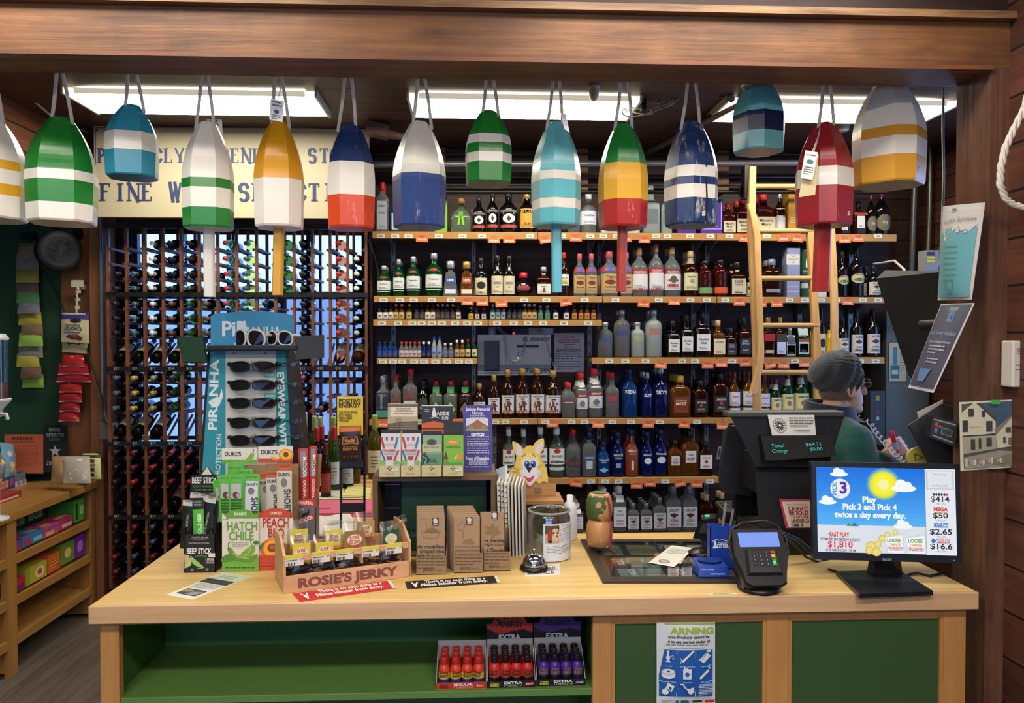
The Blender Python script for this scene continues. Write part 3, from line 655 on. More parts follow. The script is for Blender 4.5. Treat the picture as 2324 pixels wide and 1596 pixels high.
# spec: shape, glass, cap, words for the label, print (u in half widths, v in parts of the height)
def L(z0,z1,c,w=.8,*t):return (z0,z1,c,w,t)
def tx(s,v,cap,c,W=1.2,b=.02):return (s,v,cap,c,W,b)
SPEC={
 'bombay':('flk','clear','red','clear gin bottle with silver label and red cap',[L(.05,.62,'aeb6bc',.75,tx('BOMBAY',.5,.04,'333f4a'),tx('DRY GIN',.36,.035,'333f4a',1.))]),
 'sapph':('flk','blue','silver','pale blue gin bottle with white label',[L(.06,.5,'c9d6de',.7)]),
 'patron':('pat','lime','cork','squat clear tequila bottle with round cork and green ribbon',[]),
 'gos':('std','dark','black','black rum bottle with seal label',[L(.5,.56,'6a6a66',.8),L(.12,.2,'a8443c',.8),L(.24,.46,'e:d8d4cc',.5),L(.27,.42,'d:26262a',.2)]),
 'myers':('std','dark','gold','dark rum bottle with yellow label',[L(.12,.6,'c9982a',.75,tx("MYERS'S",.48,.05,'2a1608'),tx('RUM',.2,.06,'7a1a10',.8))]),
 'ketel':('std','clear','white','clear vodka bottle with white paper label',[L(.22,.55,'d2d2dc',.9,tx('Ketel One',.42,.05,'3a3a44',1.3))]),
 'tall':('sq','frost','grey','tall clear bottle with grey label',[L(.2,.5,'6a7076',.7)]),
 'maker':('sq','red','red','square shouldered whisky bottle with red wax cap',[L(.05,.42,'cbbf9f',.92,tx("Maker's",.3,.065,'332a22',1.4),tx('Mark',.21,.065,'332a22',1.),tx('WHISKY',.12,.03,'332a22',.8))]),
 'glen':('std','brown','silver','whisky bottle with hanging white paper tag',[L(.06,.62,'d6d2cc',.7)]),
 'coin':('sq','brown','black','square dark liqueur bottle with red and white label',[L(.2,.55,'d5d2c8',.6),L(.58,.66,'a33a2e',.8)]),
 'brandy':('jug','dark','wine','black brandy bottle with oval brown label',[L(.1,.46,'e:6e6350',.75,tx('E&J',.26,.06,'d8cfae',.6))]),
 'tanq':('std','green','silver','green gin bottle with white label',[L(.2,.5,'d3d6d2',.85,tx('Tanqueray',.38,.035,'444a48',1.3)),L(.14,.16,'d3d6d2',.8),L(.57,.64,'e:a3262a',.25)]),
 's18':('dec','clear','silver','silver trapezoid tequila decanter',[L(.36,.55,'2c4a94',.6,tx('1800',.42,.08,'e8e8ec',.9)),L(.08,.2,'c5ccd6',.7)]),
 'g18':('dec','amber','gold','amber trapezoid tequila decanter',[L(.36,.55,'9a3a2c',.6,tx('1800',.42,.08,'f0e2d2',.9)),L(.08,.2,'d6c2a2',.7)]),
 'kraken':('std','dark','black','black rum bottle with cream label and dark beast',[L(.04,.48,'cfc39c',.9,tx('94',.08,.05,'2a2a2a',.4)),L(.2,.38,'e:1b1b1c',.55)]),
 'screech':('slm','dark','black','dark rum bottle with cream label',[L(.06,.5,'cdc4a6',.9,tx('SCREECH',.3,.06,'2b2620',1.4),tx('RUM',.22,.03,'2b2620',.6))]),
 'ball':('ball','dark','red','round dark rum bottle with red cap',[L(.24,.46,'e:8a3038',.6)]),
 'sj':('sq','brown','silver','square rum bottle with white label',[L(.1,.42,'d2cfc8',.9,tx('Sailor',.32,.04,'33302e',.9)),L(.12,.3,'e:4a4a4a',.2)]),
 'gay':('std','brown','red','rum bottle with white label and yellow map',[L(.25,.5,'dedbd2',.9,tx('MOUNT GAY',.4,.04,'2a2a2a',1.4)),L(.28,.39,'e:d8b83a',.45)]),
 'tito':('std','clear','pink','clear vodka bottle with tan paper label',[L(.08,.5,'b99a68',.9,tx("Tito's",.4,.07,'5a2a16',1.2),tx('Handmade',.2,.045,'5a2a16',1.4)),L(.27,.37,'e:6b2a1c',.45),L(.56,.68,'b83238',.62),L(.56,.68,'3a56a0',.2)]),
 'stoli':('jug','clear','cork','clear vodka bottle with red banner label',[L(.46,.55,'a3303a',.9,tx('STOLICHNAYA',.48,.04,'ece6e2',1.6)),L(.14,.46,'d0d0d2',.85),L(.13,.17,'a3303a',.8),L(.86,.93,'b8262c',.34)]),
 'stolic':('jug','clear','cork','clear vodka bottle with red banner and cherry print',[L(.46,.55,'8a2a38',.9,tx('STOLICHNAYA',.48,.04,'ece6e2',1.6)),L(.14,.46,'d0d0d2',.85),L(.2,.26,'a3303a',.5),L(.28,.42,'e:3a5a3a',.28),L(.3,.36,'e:a3303a',.5)]),
 'vo':('std','brown','tan','whisky bottle with tan capsule and cream label',[L(.14,.52,'cdcba4',.85,tx("Seagram's",.42,.04,'4a4a2a',1.2),tx('VO',.3,.08,'4a4a2a',.6)),L(.72,.85,'b0a078',.4)]),
 'bul':('abs','red','black','dark whiskey bottle with low green label',[L(.1,.26,'6a9a5a',.95)]),
 'bulo':('abs','red','black','dark whiskey bottle with low orange label',[L(.1,.26,'d0562c',.95)]),
 'knob':('sq','brown','black','flat bourbon bottle with parchment label',[L(.08,.52,'c9bf9f',.9,tx('KNOB',.4,.085,'231d18',1.2),tx('CREEK',.33,.045,'231d18',1.2),tx('KNOB',.1,.04,'231d18',1.))]),
 'crown':('flk','brown','grey','wide flat whisky bottle with small grey label',[L(.12,.22,'8a8a90',.7)]),
 'bailey':('std','dark','black','dark cream liqueur bottle with oval landscape label',[L(.28,.47,'e:c4bc90',.8,tx('BAILEYS',.43,.05,'7a2a18',1.2)),L(.31,.38,'e:4a6a3a',.5)]),
 'allen':('std','dark','black','dark coffee brandy bottle with white label',[L(.08,.48,'cfccc4',.85,tx("ALLEN'S",.41,.05,'17171a',1.3),tx('COFFEE',.2,.035,'2a2422',1.),tx('BRANDY',.14,.035,'2a2422',1.)),L(.28,.38,'d:6a2a22',.45)]),
 'absol':('abs','clear','silver','clear vodka bottle with blue lettering',[(None,tx('ABSOLUT',.52,.05,'2a48b0',1.5,.03),tx('VODKA',.45,.05,'2a48b0',1.1,.03))]),
 'citron':('abs','frost','silver','frosted vodka bottle with yellow lettering',[(None,tx('ABSOLUT',.53,.05,'c6c430',1.5,.03),tx('CITRON',.46,.05,'c6c430',1.3,.03))]),
 'mandr':('abs','frost','silver','frosted vodka bottle with orange lettering',[(None,tx('ABSOLUT',.56,.05,'dd5a36',1.5,.03),tx('MANDRIN',.49,.05,'dd5a36',1.5,.03))]),
 'cc':('sq','dark','black','black capped whisky bottle with white script label',[L(.14,.5,'d9d6d6',.85,tx('Canadian',.37,.05,'2a2a30',1.3),tx('Club',.29,.05,'2a2a30',.8))]),
 'jackh':('sq','amber','tan','square honey whiskey bottle with cream label',[L(.08,.5,'d6cbaa',.95,tx('JACK DANIELS',.4,.035,'4a3a22',1.5))]),
 'jack':('sq','brown','black','square whiskey bottle with black label',[L(.08,.48,'2a2d33',.95,tx('JACK',.39,.05,'cfcfd2',1.),tx("DANIEL'S",.33,.045,'cfcfd2',1.4),tx('WHISKEY',.17,.035,'cfcfd2',1.1))]),
 'jwr':('sq','brown','gold','square whisky bottle with slanted red label',[L(.4,.58,'a3262a',.95),L(.1,.18,'c9b88a',.7)]),
 'jwb':('sq','brown','gold','square whisky bottle with slanted black label',[L(.4,.58,'3a342c',.95),L(.08,.38,'c3c6d6',.85)]),
 'jagw':('sq','clear','silver','square bottle with white label and orange stag mark',[L(.06,.7,'d2dde2',.95),L(.08,.38,'aeb6d6',.9)]),
 'jagb':('sq','bgreen','black','square green bottle with pale label and red band',[L(.1,.86,'b9c9c0',.8),L(.46,.55,'b03a30',.8),L(.14,.4,'b3b8d2',.7),L(.6,.79,'e:2f7a44',.5)]),
 'galli':('std','yellow','black','bright yellow liqueur bottle',[L(.1,.5,'d8b62a',.7)]),
 'newam':('sq','clear','silver','clear gin bottle with tall navy front',[L(.2,.62,'1e2f44',.95,('NEW AMSTERDAM',.41,.05,'c9d0d6',.0,.0)),L(.04,.2,'3f8a80',.95)]),
 'beef':('sq','clear','red','clear gin bottle with red cap and red lettering',[(None,tx('BEEFEATER',.4,.05,'b83238',1.6,.03)),L(.46,.6,'d:b83238',.25),L(.1,.36,'d6d2d0',.8)]),
 'ginb':('std','dark','black','black bottle with oval black label',[L(.1,.55,'e:3c423e',.85,tx('GIN',.25,.08,'cfcfc4',.9))]),
 'horn':('sq','lime','wine','pale tequila bottle with pointed label',[L(.06,.44,'d:a9ba98',.7),L(.7,.84,'3f8a50',.36)]),
 'hornb':('sq','brown','wine','dark tequila bottle with pointed label',[L(.06,.44,'d:8a6a4a',.7),L(.7,.84,'3f8a50',.36)]),
 'cm':('std','brown','gold','spiced rum bottle with white label and red coated figure',[L(.1,.48,'cfd0d2',.85,tx('Captain Morgan',.43,.03,'33302e',1.5)),L(.16,.4,'f:7a2a26',.5),L(.1,.15,'b35a38',.8)]),
 'smf':('flk','clear','red','clear vodka flask with red cap',[L(.42,.47,'a83238',.8,tx('SMIRNOFF',.43,.03,'ece4e2',1.4))]),
 'smir':('std','clear','red','clear vodka bottle with red cap and white crest label',[L(.46,.53,'a2362f',.85,tx('SMIRNOFF',.475,.04,'efe6e2',1.5)),L(.2,.45,'ced0d6',.85),L(.24,.4,'d:6a6a70',.4),L(.62,.8,'d8d2cc',.42)]),
 'smr':('sq','clear','red','clear vodka bottle with red cap and red script',[(None,tx('SMIRNOFF',.5,.04,'9a3038',1.4,.03)),L(.35,.47,'e:a83240',.55)]),
 'sved':('jug','blue','navy','tall pale blue vodka bottle with white lettering',[(None,tx('SVEDKA',.5,.065,'e6e8ee',1.6,.04))]),
 'skyy':('std','deep','silver','cobalt blue vodka bottle with white lettering',[(None,tx('SKYY',.46,.075,'dfe3ec',1.5,.04))]),
 'mist':('flk','amber','yellow','wide amber handled whisky bottle with gold cap',[L(.1,.5,'7a3018',.7,tx('CANADIAN',.38,.035,'ead8c2',1.1),tx('MIST',.29,.075,'f2e6d6',1.1))]),
 'jbb':('flk','brown','black','bourbon bottle with black label',[L(.12,.48,'1d1b1e',.9,tx('JIM BEAM',.38,.05,'cfc9c2',1.3),tx('BLACK',.2,.045,'cfc9c2',1.)),L(.27,.36,'e:a3363a',.24)]),
 'dew':('std','amber','wine','scotch bottle with white label and wine red cap',[L(.25,.56,'d3d3dc',.9,tx("Dewar's",.44,.05,'9a4a3a',1.2)),L(.05,.2,'c9cad8',.9)]),
 'jam':('std','bgreen','wine','green whiskey bottle with cream label',[L(.1,.52,'d2cf9c',.9,tx('JAMESON',.42,.05,'33442c',1.5)),L(.25,.37,'e:a3703a',.25),L(.72,.86,'b9bca8',.38)]),
 'bac':('std','aqua','white','clear rum bottle with white label and red medallion',[L(.26,.58,'d9dbdb',.85,tx('BACARDI',.41,.045,'22262a',1.4)),L(.49,.58,'e:a3302c',.3),L(.29,.32,'22262a',.6),L(.14,.2,'b9c4c2',.8)]),
 'nik':('jug','clear','red','clear vodka bottle with black and red diamond label',[L(.12,.46,'d:3a3a38',.75),L(.27,.33,'b3382c',.8)]),
 'gor':('flk','clear','navy','clear gin bottle with blue shield label',[L(.4,.47,'3a5590',.8,tx("GORDON'S",.415,.035,'e4e8ee',1.4)),L(.18,.36,'aab8c6',.45),L(.82,.86,'24366e',.4)]),
 'pinf':('bel','blue','navy','bright blue vodka flask with white lettering',[(None,tx('PINNACLE',.46,.05,'e6ecf4',1.5,.03),tx('VODKA',.39,.045,'e6ecf4',.9,.0)),L(.12,.26,'d:7ab0de',.5)]),
 'pin':('bel','deep','navy','deep blue vodka bottle with white lettering',[(None,tx('PINNACLE',.46,.045,'e6ecf4',1.5,.03),tx('VODKA',.4,.04,'e6ecf4',1.2,.0)),L(.2,.3,'7f9ac6',.25)]),
 'pinw':('bel','deep','navy','deep blue flavoured vodka bottle with white drop mark',[(None,tx('PINNACLE',.46,.045,'e6ecf4',1.5,.03)),L(.28,.42,'e:d6dce6',.42)]),
 'pinc':('bel','choc','navy','chocolate brown vodka bottle with cream lettering',[(None,tx('PINNACLE',.52,.045,'e8d2c4',1.5,.03),tx('VODKA',.46,.045,'d8907c',1.2,.0)),L(.14,.34,'d9c4b4',.12)]),
 'calv':('flk','amber','black','amber whisky flask with small white label',[L(.3,.56,'d2d2d4',.6,tx('LORD',.45,.05,'2a3048',.8),tx('CALVERT',.37,.05,'2a3048',1.05))]),
 'beam':('flk','brown','black','bourbon bottle with white label and red seal',[L(.22,.62,'d6d4d2',.85,tx('JIM BEAM',.52,.04,'33302e',1.2),tx('BOURBON',.28,.03,'33302e',.9)),L(.37,.47,'e:a3303a',.24)]),
 'five':('flk','clear','white','clear vodka bottle with white cap and white label',[L(.12,.55,'ced4dc',.9,tx("FIVE",.44,.04,'3a4474',.7),tx("O'CLOCK",.37,.04,'3a4474',1.2),tx('VODKA',.235,.035,'b3303a',1.2)),L(.66,.8,'dcdce0',.4)]),
 'orl':('flk','clear','grey','clear vodka bottle with grey cap and eagle label',[L(.1,.55,'b9bec8',.9,tx('ORLOFF',.45,.055,'33343e',1.3),tx('VODKA',.22,.06,'7a2a36',1.1)),L(.29,.42,'d:6a3a38',.42),L(.34,.4,'e:5a3a34',.5)]),
 'rye':('flk','brown','tan','whisky bottle with tan cap and white label',[L(.12,.45,'b9b4a4',.8)]),
}
BM={}
FIG=[(-.5,0,-.2,.4,'3a1a14'),(.1,0,.45,.38,'3a1a14'),(.35,.0,.75,.08,'3a1a14'),(-.65,.3,.5,.78,'7a2420'),(-.95,.42,-.5,.6,'8a2c26'),(.4,.5,.85,.62,'7a2420'),(-.2,.35,.15,.7,'4a4a52'),(-.25,.78,.2,.92,'b98a6a'),(-.5,.9,.45,.97,'2a1412'),(-.25,.95,.25,1.02,'2a1412'),(-.9,.2,-.55,.5,'9a7a5a')]
def bottle_parts(spec,w,h,Y):
    """meshes of one bottle in metres, origin at its foot"""
    key=(spec,round(w*500),round(h*200))
    if key in BM:return dup(BM[key],(0,0,0)),True
    shp,gl,cp,words_,labs=SPEC[spec];prof,c0,cr,p,sy=SHP[shp];a=w/2
    b=MB();b.lathe([(r*a,z*h) for r,z in prof],GC[gl],20 if p==2 else 28,p=p,sy=sy);o=b.build('liquor_bottle',loc=(0,0,0))
    k=MB();col,me=CC[cp];cy=1. if sy>.7 else sy*1.5
    rr=cr*a
    if cp=='cork' and shp=='pat':k.ball((0,0,h*.9),rr*.95,mt('a8773f',.5),14)
    else:k.lathe([(rr*.92,h*c0),(rr,h*c0+.002),(rr,h*.992),(rr*.9,h),(.0005,h)],mt(col,.35,me),16,sy=cy if p==2 else 1.)
    k.build('cap',o)
    def R(v):
        for (r0,z0),(r1,z1) in zip(prof,prof[1:]):
            if z0<=v<=z1:return (r0+(r1-r0)*(v-z0)/max(1e-6,z1-z0))*a
        return cr*a*1.02
    def fn(u,v,z):
        r=R(v)
        if p>2.5:return (u*a,-r*sy-z,v*h)
        t=u*a/max(r,1e-4)
        return (math.sin(t)*(r+z),-math.cos(t)*(r*sy+z),v*h)
    for lb in labs:
        q=MB()
        if lb[0] is None:txs=lb[1:];nm='lettering'
        else:
            z0,z1,c,ww,txs=lb;nm='label'
            if z0>=.55:nm='neck_band';ww *= 1.35
            if p==2:ww=min(1.45,ww*1.4)
            if c[1] != ':':q.draw([('r',-ww,z0,ww,z1,c)],fn,z=.0008,yd=1,nu=8,nv=2)
            elif c[0] in 'ed':
                q.draw([('r',-ww*hw_,z0+(z1-z0)*i/14,ww*hw_,z0+(z1-z0)*(i+1)/14,c[2:]) for i in range(14) for hw_ in (math.sqrt(1-((i-6.5)/7)**2) if c[0]=='e' else 1-abs(i-6.5)/7,)],fn,z=.0012,yd=1,nu=6,dz=0)
            else:q.draw([('r',ww*a0,z0+(z1-z0)*b0,ww*a1,z0+(z1-z0)*b1,cc) for a0,b0,a1,b1,cc in FIG],fn,z=.0012,yd=1,nu=2,dz=.00005)
        for s,v,cap,c,W_,bo in txs:
            if spec=='newam':q.draw([('t',0,v,.3,s,c,.34)],lambda u,v_,z:fn(v-v_,.41+u,z),z=.0016,yd=1);continue
            q.draw([('t',0,v,cap*.95,s,c,W_*.92,bo*.6)],fn,z=.0016,yd=1)
        if lb[0] is not None and lb[3]>=.6 and z1-z0>.2:q.draw([('l',-ww*.6,z0+.035,ww*.6,3,.022,.008,'6a6660')],fn,z=.0016,yd=1)
        q.build(nm,o)
    if shp=='pat':
        q=MB()
        for s in (-1,1):q.hexa([(0,-a*.95,h*.56),(s*a*.2,-a*.95,h*.56),(s*a*.2,-a*.93,h*.56),(0,-a*.93,h*.56)],[(s*a*.1,-a*1.0,h*.22),(s*a*.36,-a*1.0,h*.2),(s*a*.36,-a*.97,h*.2),(s*a*.1,-a*.97,h*.22)],mt('79b52c',.5))
        q.box(-a*.22,-a*.99,h*.46,a*.22,-a*.95,h*.58,mt('5c9a24',.5));q.build('ribbon',o)
    BM[key]=o;return o,False
ROWN={'1':'topmost shelf','2':'second shelf','4b':'third shelf','5':'fourth shelf','6':'fifth shelf','7':'lowest shelf','3':'upper miniatures shelf','4a':'lower miniatures shelf'}
def row(key,items):
    z1,yb=SHELF[key]
    for i,(sp,x,yt,w,n) in enumerate(items):
        sy=SHP[SPEC[sp][0]][4];Yc=SYF+.03
        A=U(x,yb,Yc);wm=U(x+w/2,yb,Yc).x-U(x-w/2,yb,Yc).x;h=U(x,yt,Yc).z-z1;y0=Yc+wm/2*sy
        lab=f'{SPEC[sp][3]}, {od(i)} from left, {ROWN[key]}'
        for r in range(n+1):
            yy=y0+r*max(.058,wm*sy+.008)
            if yy+wm/2*sy>SYB:break
            o,_=bottle_parts(sp,wm,h,yy);o.location=(A.x+(random.uniform(-.004,.004) if r else 0),yy,z1+.0005)
            short=' '.join(SPEC[sp][3].split(' with ')[0].split())
            tag(o,lab if r==0 else f'{short}, {od(r-1)} in line behind {od(i)} front bottle, {ROWN[key]}','bottle',('bottles along the ' if key not in ('3','4a') else 'miniature bottles along the ')+ROWN[key])
row('1',[('bombay',867,413,30,1),('sapph',898,440,26,0),('sapph',929,445,24,0),('gos',961,450,26,0),('patron',1046,447,46,0),('gos',1087,446,31,0),('gos',1118,434,26,1),('gos',1155,434,42,0),('myers',1197,436,38,1),('cm',1238,440,30,0),('gos',1275,446,30,0),('ketel',1303,440,34,0),('ketel',1338,437,36,0),('tall',1480,418,38,0),('tall',1514,425,24,0),
 ('maker',1656,460,30,1),('maker',1689,448,34,1),('maker',1739,437,46,1),('glen',1774,436,24,0),('coin',1917,480,22,0),('coin',1954,455,28,0),('brandy',1982,441,24,0),('brandy',2009,431,36,0)])
row('2',[('tanq',870,602,32,3),('tanq',904,588,26,2),('tanq',937,581,32,2),('tanq',984,573,40,0),('s18',1022,592,35,0),('g18',1059,593,34,0),('kraken',1092,585,28,0),('screech',1129,579,27,1),('screech',1156,580,26,1),('ball',1189,618,40,1),('sj',1235,605,33,0),('gay',1281,572,23,0),('tito',1317,575,28,0),('tito',1344,575,26,0),('tito',1386,569,40,1),('tito',1424,572,28,0),('stoli',1454,561,40,1),('stoli',1492,554,34,1),('stolic',1529,560,40,1),('vo',1571,568,34,1),('bul',1605,591,33,2),('bulo',1640,589,34,2),('knob',1677,594,35,1),('kraken',1707,604,22,0),('crown',1755,588,46,3),('bailey',1891,590,18,1),('bailey',1917,570,26,1),('bailey',1951,559,32,0),('allen',1990,602,28,1)])
row('4b',[('absol',1376,732,34,1),('absol',1414,703,36,2),('citron',1450,731,30,2),('mandr',1487,703,38,2),('cc',1530,729,29,1),('cc',1561,716,28,1),('cc',1597,706,36,0),('jackh',1633,727,27,1),('jack',1661,744,22,1),('jack',1692,722,26,1),('jack',1723,740,20,0),('jwr',1747,720,26,0),('jwb',1774,720,24,0),('jagw',1796,740,20,0),('jagb',1825,735,28,0),('galli',1851,720,18,0),('kraken',1868,700,18,0),('galli',1888,738,24,0),('allen',1918,722,24,1),('allen',1950,705,28,0),('allen',1988,702,31,0)])
row('5',[('newam',868,855,31,2),('beef',897,852,26,3),('beef',930,838,34,1),('ginb',959,865,28,4),('horn',989,866,30,2),('horn',1022,866,31,2),('hornb',1055,866,30,3),('cm',1088,873,28,1),('cm',1121,853,28,0),('cm',1153,841,30,1),('cm',1187,838,32,1),('cm',1221,838,32,1),('cm',1257,842,38,0),('smf',1291,870,30,2),('smir',1322,848,27,2),('smir',1354,838,33,2),('smr',1391,846,30,2),('sved',1432,838,36,2),('skyy',1471,846,26,3),('skyy',1503,833,38,1),('mist',1546,853,48,2),('jbb',1592,864,32,2),('jbb',1637,847,36,2),('dew',1670,845,26,2),('dew',1702,842,26,3),('dew',1738,852,27,0),('jam',1765,862,24,1),('jam',1792,848,28,0),('jam',1824,844,35,0)])
row('6',[('bac',1155,976,28,2),('bac',1189,978,28,1),('bac',1228,972,32,1),('bac',1265,973,38,0),('nik',1303,977,38,1),('gor',1338,982,31,2),('pinf',1371,1004,32,1),('pin',1404,982,31,2),('pinc',1436,976,32,1),('pinw',1471,982,29,2),('pinw',1502,976,34,1),('calv',1533,1000,31,1),('calv',1568,979,40,2),('beam',1603,1004,32,1)])
row('7',[('five',1311,1144,27,4),('five',1372,1110,28,2),('five',1407,1105,31,2),('orl',1438,1143,28,3),('orl',1468,1143,28,3),('orl',1498,1130,30,3),('orl',1530,1105,36,1),('orl',1567,1105,35,1),('rye',1605,1124,32,1),('rye',1640,1120,30,1)])
# cartons, tin tubes and pumps among the bottles
def shelfbox(name,key,x0,yt,x1,col,ops,label,dep=.09,cat='carton'):
    z1,yb=SHELF[key];Y=SYF+.035;a,c=U(x0,yt,Y),U(x1,yb,Y);b=MB()
    b.box(a.x,Y,z1+.0005,c.x,Y+dep,a.z,mt(col,.4));b.draw(ops,flat(Y));return tag(b.build(name,bev=.0015),label,cat,'cartons on the liquor shelves')
shelfbox('bottle_carton','1',986,454,1015,'7ab33a',[('r',990,490,1003,520,'d9dcc4')],'lime green carton half hidden behind the white and blue buoy')
shelfbox('bottle_carton','1',1366,450,1452,'b9bcc0',[('r',1366,500,1452,512,'8a8f98')],'pale silver carton mostly hidden behind the green, yellow and red buoy')
shelfbox('bottle_carton','1',1538,470,1580,'45288a',[('r',1540,514,1578,515,'b9a26a'),('l',1546,518,1572,1,3,2,'b9a26a')],'purple carton with gold edges low behind the weathered navy buoy')
shelfbox('bottle_carton','1',1592,452,1640,'4a2c96',[('n',[(1594,520),(1637,520),(1637,456)],1.5,'c2aee0'),('l',1600,514,1628,1,3,2,'b9a26a')],'tall purple carton to the right of the weathered navy buoy')
shelfbox('bottle_carton','1',1790,427,1818,'c98f2a',[('r',1802,452,1808,460,'dfc890'),('l',1794,495,1812,3,5,2,'e6cf9a')],'amber yellow carton left of the dark red buoy')
shelfbox('bottle_carton','2',1787,563,1815,'8d8fb0',[('r',1785,577,1815,601,'cfcbbd'),('t',1800,584,4,'THE','6a6250'),('t',1800,591,5,'GLENLIVET','6a6250',24),('t',1800,598,5,'12','6a6250'),('r',1787,650,1815,651,'d6d6e2'),('r',1787,661,1815,662,'d6d6e2')],'silver carton with white band on the second shelf inside the ladder')
shelfbox('bottle_carton','2',1858,608,1876,'cfcdc6',[],'plain white carton behind the right ladder rail',.05)
z1,yb=SHELF['2'];p=U(1826,yb,SYF+.075);b=MB();hh=U(1826,567,SYF+.075).z-z1;ra=.031
b.lathe([(ra,0),(ra,hh*.97),(ra*.95,hh),(.001,hh)],mt('1f4630',.4),20,(p.x,SYF+.075,z1+.0005))
cyl=lambda u,v,z:(p.x+math.sin(u/ra)*(ra+z),SYF+.075-math.cos(u/ra)*(ra+z),z1+v)
b.draw([('r',-.04,.06,.04,.09,'b9c0b4'),('t',0,hh*.52,.014,'Glenfiddich','d6dccb',.05),('p',[(-.006,hh*.62),(.008,hh*.62),(.004,hh*.72),(.009,hh*.78),(-.004,hh*.8),(-.007,hh*.7)],'d6dccb')],cyl,yd=1,nu=8)
tag(b.build('tin_tube'),'dark green tin whisky tube beside the silver carton','tin tube')
b=MB();p=U(1847,948,SYF+.08);b.box(p.x-.02,SYF+.04,SHELF['5'][0]+.0005,p.x+.035,SYF+.13,SHELF['5'][0]+.24,mt('1f6a2e',.5));tag(b.build('bottle_carton'),'green carton beside the largest cream labelled green whiskey bottle','carton')
# miniatures: front rank in sight, one behind
MINI={'w':('dark','black',Wt,'dark miniature with white label'),'a':('amber','black','d8d2c4','amber miniature with pale label'),'y':('amber','tan','c2a85a','amber miniature with gold label'),'k':('dark','black','2e3036','black miniature'),'s':('brown','silver','3a3430','dark miniature with silver cap'),
        'o':('amber','wine','b8782a','orange amber miniature with wine red cap'),'g':('clear','tan','2f8a62','clear miniature with green label'),'b':('aqua','silver','a9c2c4','pale green miniature with white crest'),'t':('amber','white','bf9a66','tan labelled miniature'),'r':('clear','red','c8b4b2','clear miniature with red cap'),
        'u':('blue','navy','24408e','blue miniature'),'n':('deep','white','16204c','navy miniature with white cap'),'f':('frost','blue','8c9cc4','tall frosted miniature with blue cap'),'c':('clear','white','6a7696','clear miniature with white cap'),'j':('bgreen','wine','cdc98a','green miniature with cream label'),'d':('red','red','b9b4ae','dark tin miniature with red band'),'e':('dark','yellow','d0b02e','dark miniature with yellow label')}
for k_,(g,cp,lc,d) in MINI.items():SPEC['mini'+k_]=('flk' if k_=='d' else 'slm',g,cp,d,[L(.08,.48,lc,.85),L(.2,.3,'55504a',.4)])
def minis(key,s,ytop):
    it=[]
    for tok in s.split():
        x,k_=tok.split(':');yt=ytop[k_] if k_ in ytop else ytop['']
        it.append(('mini'+k_,float(x),yt,{'y':12.5,'f':11.5}.get(k_,11.5),1))
    row(key,it)
minis('3','862:w 875:w 887:a 898:y 911:y 928:y 945:k 957:k 970:a 982:a 993:s 1004:s 1015:s 1027:s 1040:a 1069:e 1083:d 1098:d 1118:b 1130:b 1142:b 1155:k 1167:k 1179:k 1191:t 1202:t 1213:t 1227:g 1243:g 1262:w 1286:w 1304:o 1319:o 1333:o 1348:o',{'':690,'w':691,'d':699,'e':697,'g':694,'o':693})
minis('4a','861:u 873:u 884:u 896:u 911:r 921:r 931:r 941:r 951:r 961:n 973:n 985:f 997:f 1010:c 1023:c 1037:t 1049:t 1062:j 1076:j',{'':776,'f':764,'c':779,'t':772,'j':770})
# ---------------------------------------------------------------- price tickets along the shelf edges
def tickets(kind,rows):
    b=MB();fn=lambda x,y,z:(x,-z,y)
    if kind=='w':
        b.box(-.0245,-.0012,-.0135,.0245,0,.0135,mt('d9d8d4',.5));b.draw([('r',-.0245,.008,.0245,.0135,'d6c44a'),('l',-.012,.001,.006,1,0,.0,'333333'),('t',-.002,-.006,.0085,'123456','34343a',.026,.02)],fn,z=.0016,yd=1)
    else:
        b.box(-.037,-.001,-.027,.037,0,.022,mt('d9713a',.55));b.draw([('l',-.026,.0135,.026,1,.006,.0015,'7a3a20'),('t',0,.002,.0085,'Reduced','5a2414',.03),('t',0,-.016,.01,'SAVE $2.00','f2e2d6',.052,.03)],fn,z=.0012,yd=1)
    proto=None
    for key,xs in rows:
        z1,yb=SHELF[key]
        for i,x in enumerate(xs):
            if proto is None:o=proto=b.build('price_tag' if kind=='w' else 'sale_tag',loc=(0,0,0))
            else:o=dup(proto,(0,0,0))
            p=U(x,yb+(7.5 if kind=='w' else 10),SYF);o.location=(p.x,SYF-.0006,p.z);o.rotation_euler=(0,random.uniform(-.03,.03) if kind=='w' else random.choice((-.16,-.04,0,.03,.1,.02)),0)
            if kind=='o':o.location.z -= random.choice((0,.004,.012))
            if kind=='o' and random.random()<.3:o.rotation_euler.x=-.12
            nm='white price tag with yellow strip' if kind=='w' else 'orange sale tag'
            tag(o,f'{nm}, {od(i)} of its kind from left, {ROWN[key]} edge','price tag',('white price tags along the ' if kind=='w' else 'orange sale tags along the ')+ROWN[key])
tickets('w',[('1',(864,897,927,996,1050,1094,1203,1275,1340,1369,1400,1488,1515,1566,1612,1655,1740,1993)),('2',(871,907,939,980,1024,1190,1240,1327,1397,1495,1567,1604,1646,1792,1827,1864,1898,1958,1993)),
 ('3',(867,904,936,957,980,1003,1033,1060,1085,1128,1166,1199,1233,1280,1335)),('4a',(869,892,913,940,962,988,1015,1042,1064)),('4b',(1383,1419,1465,1548,1577,1662,1804,1952,1987)),
 ('5',(953,1124,1147,1190,1238,1297,1326,1390,1432,1497,1582)),('6',(1341,1374,1404,1510,1611))])
tickets('o',[('1',(958,1121,1156,1238,1307,1420,1463,1690,1778,1810,1887,1917,1948)),('2',(1061,1095,1138,1284,1461,1530,1678,1727,1763,1924)),('4b',(1500,1606,1637,1692,1748,1778,1826,1870)),('5',(870,1040,1254,1358,1471,1553,1640)),('6',(1308,1445,1475,1543,1581))])
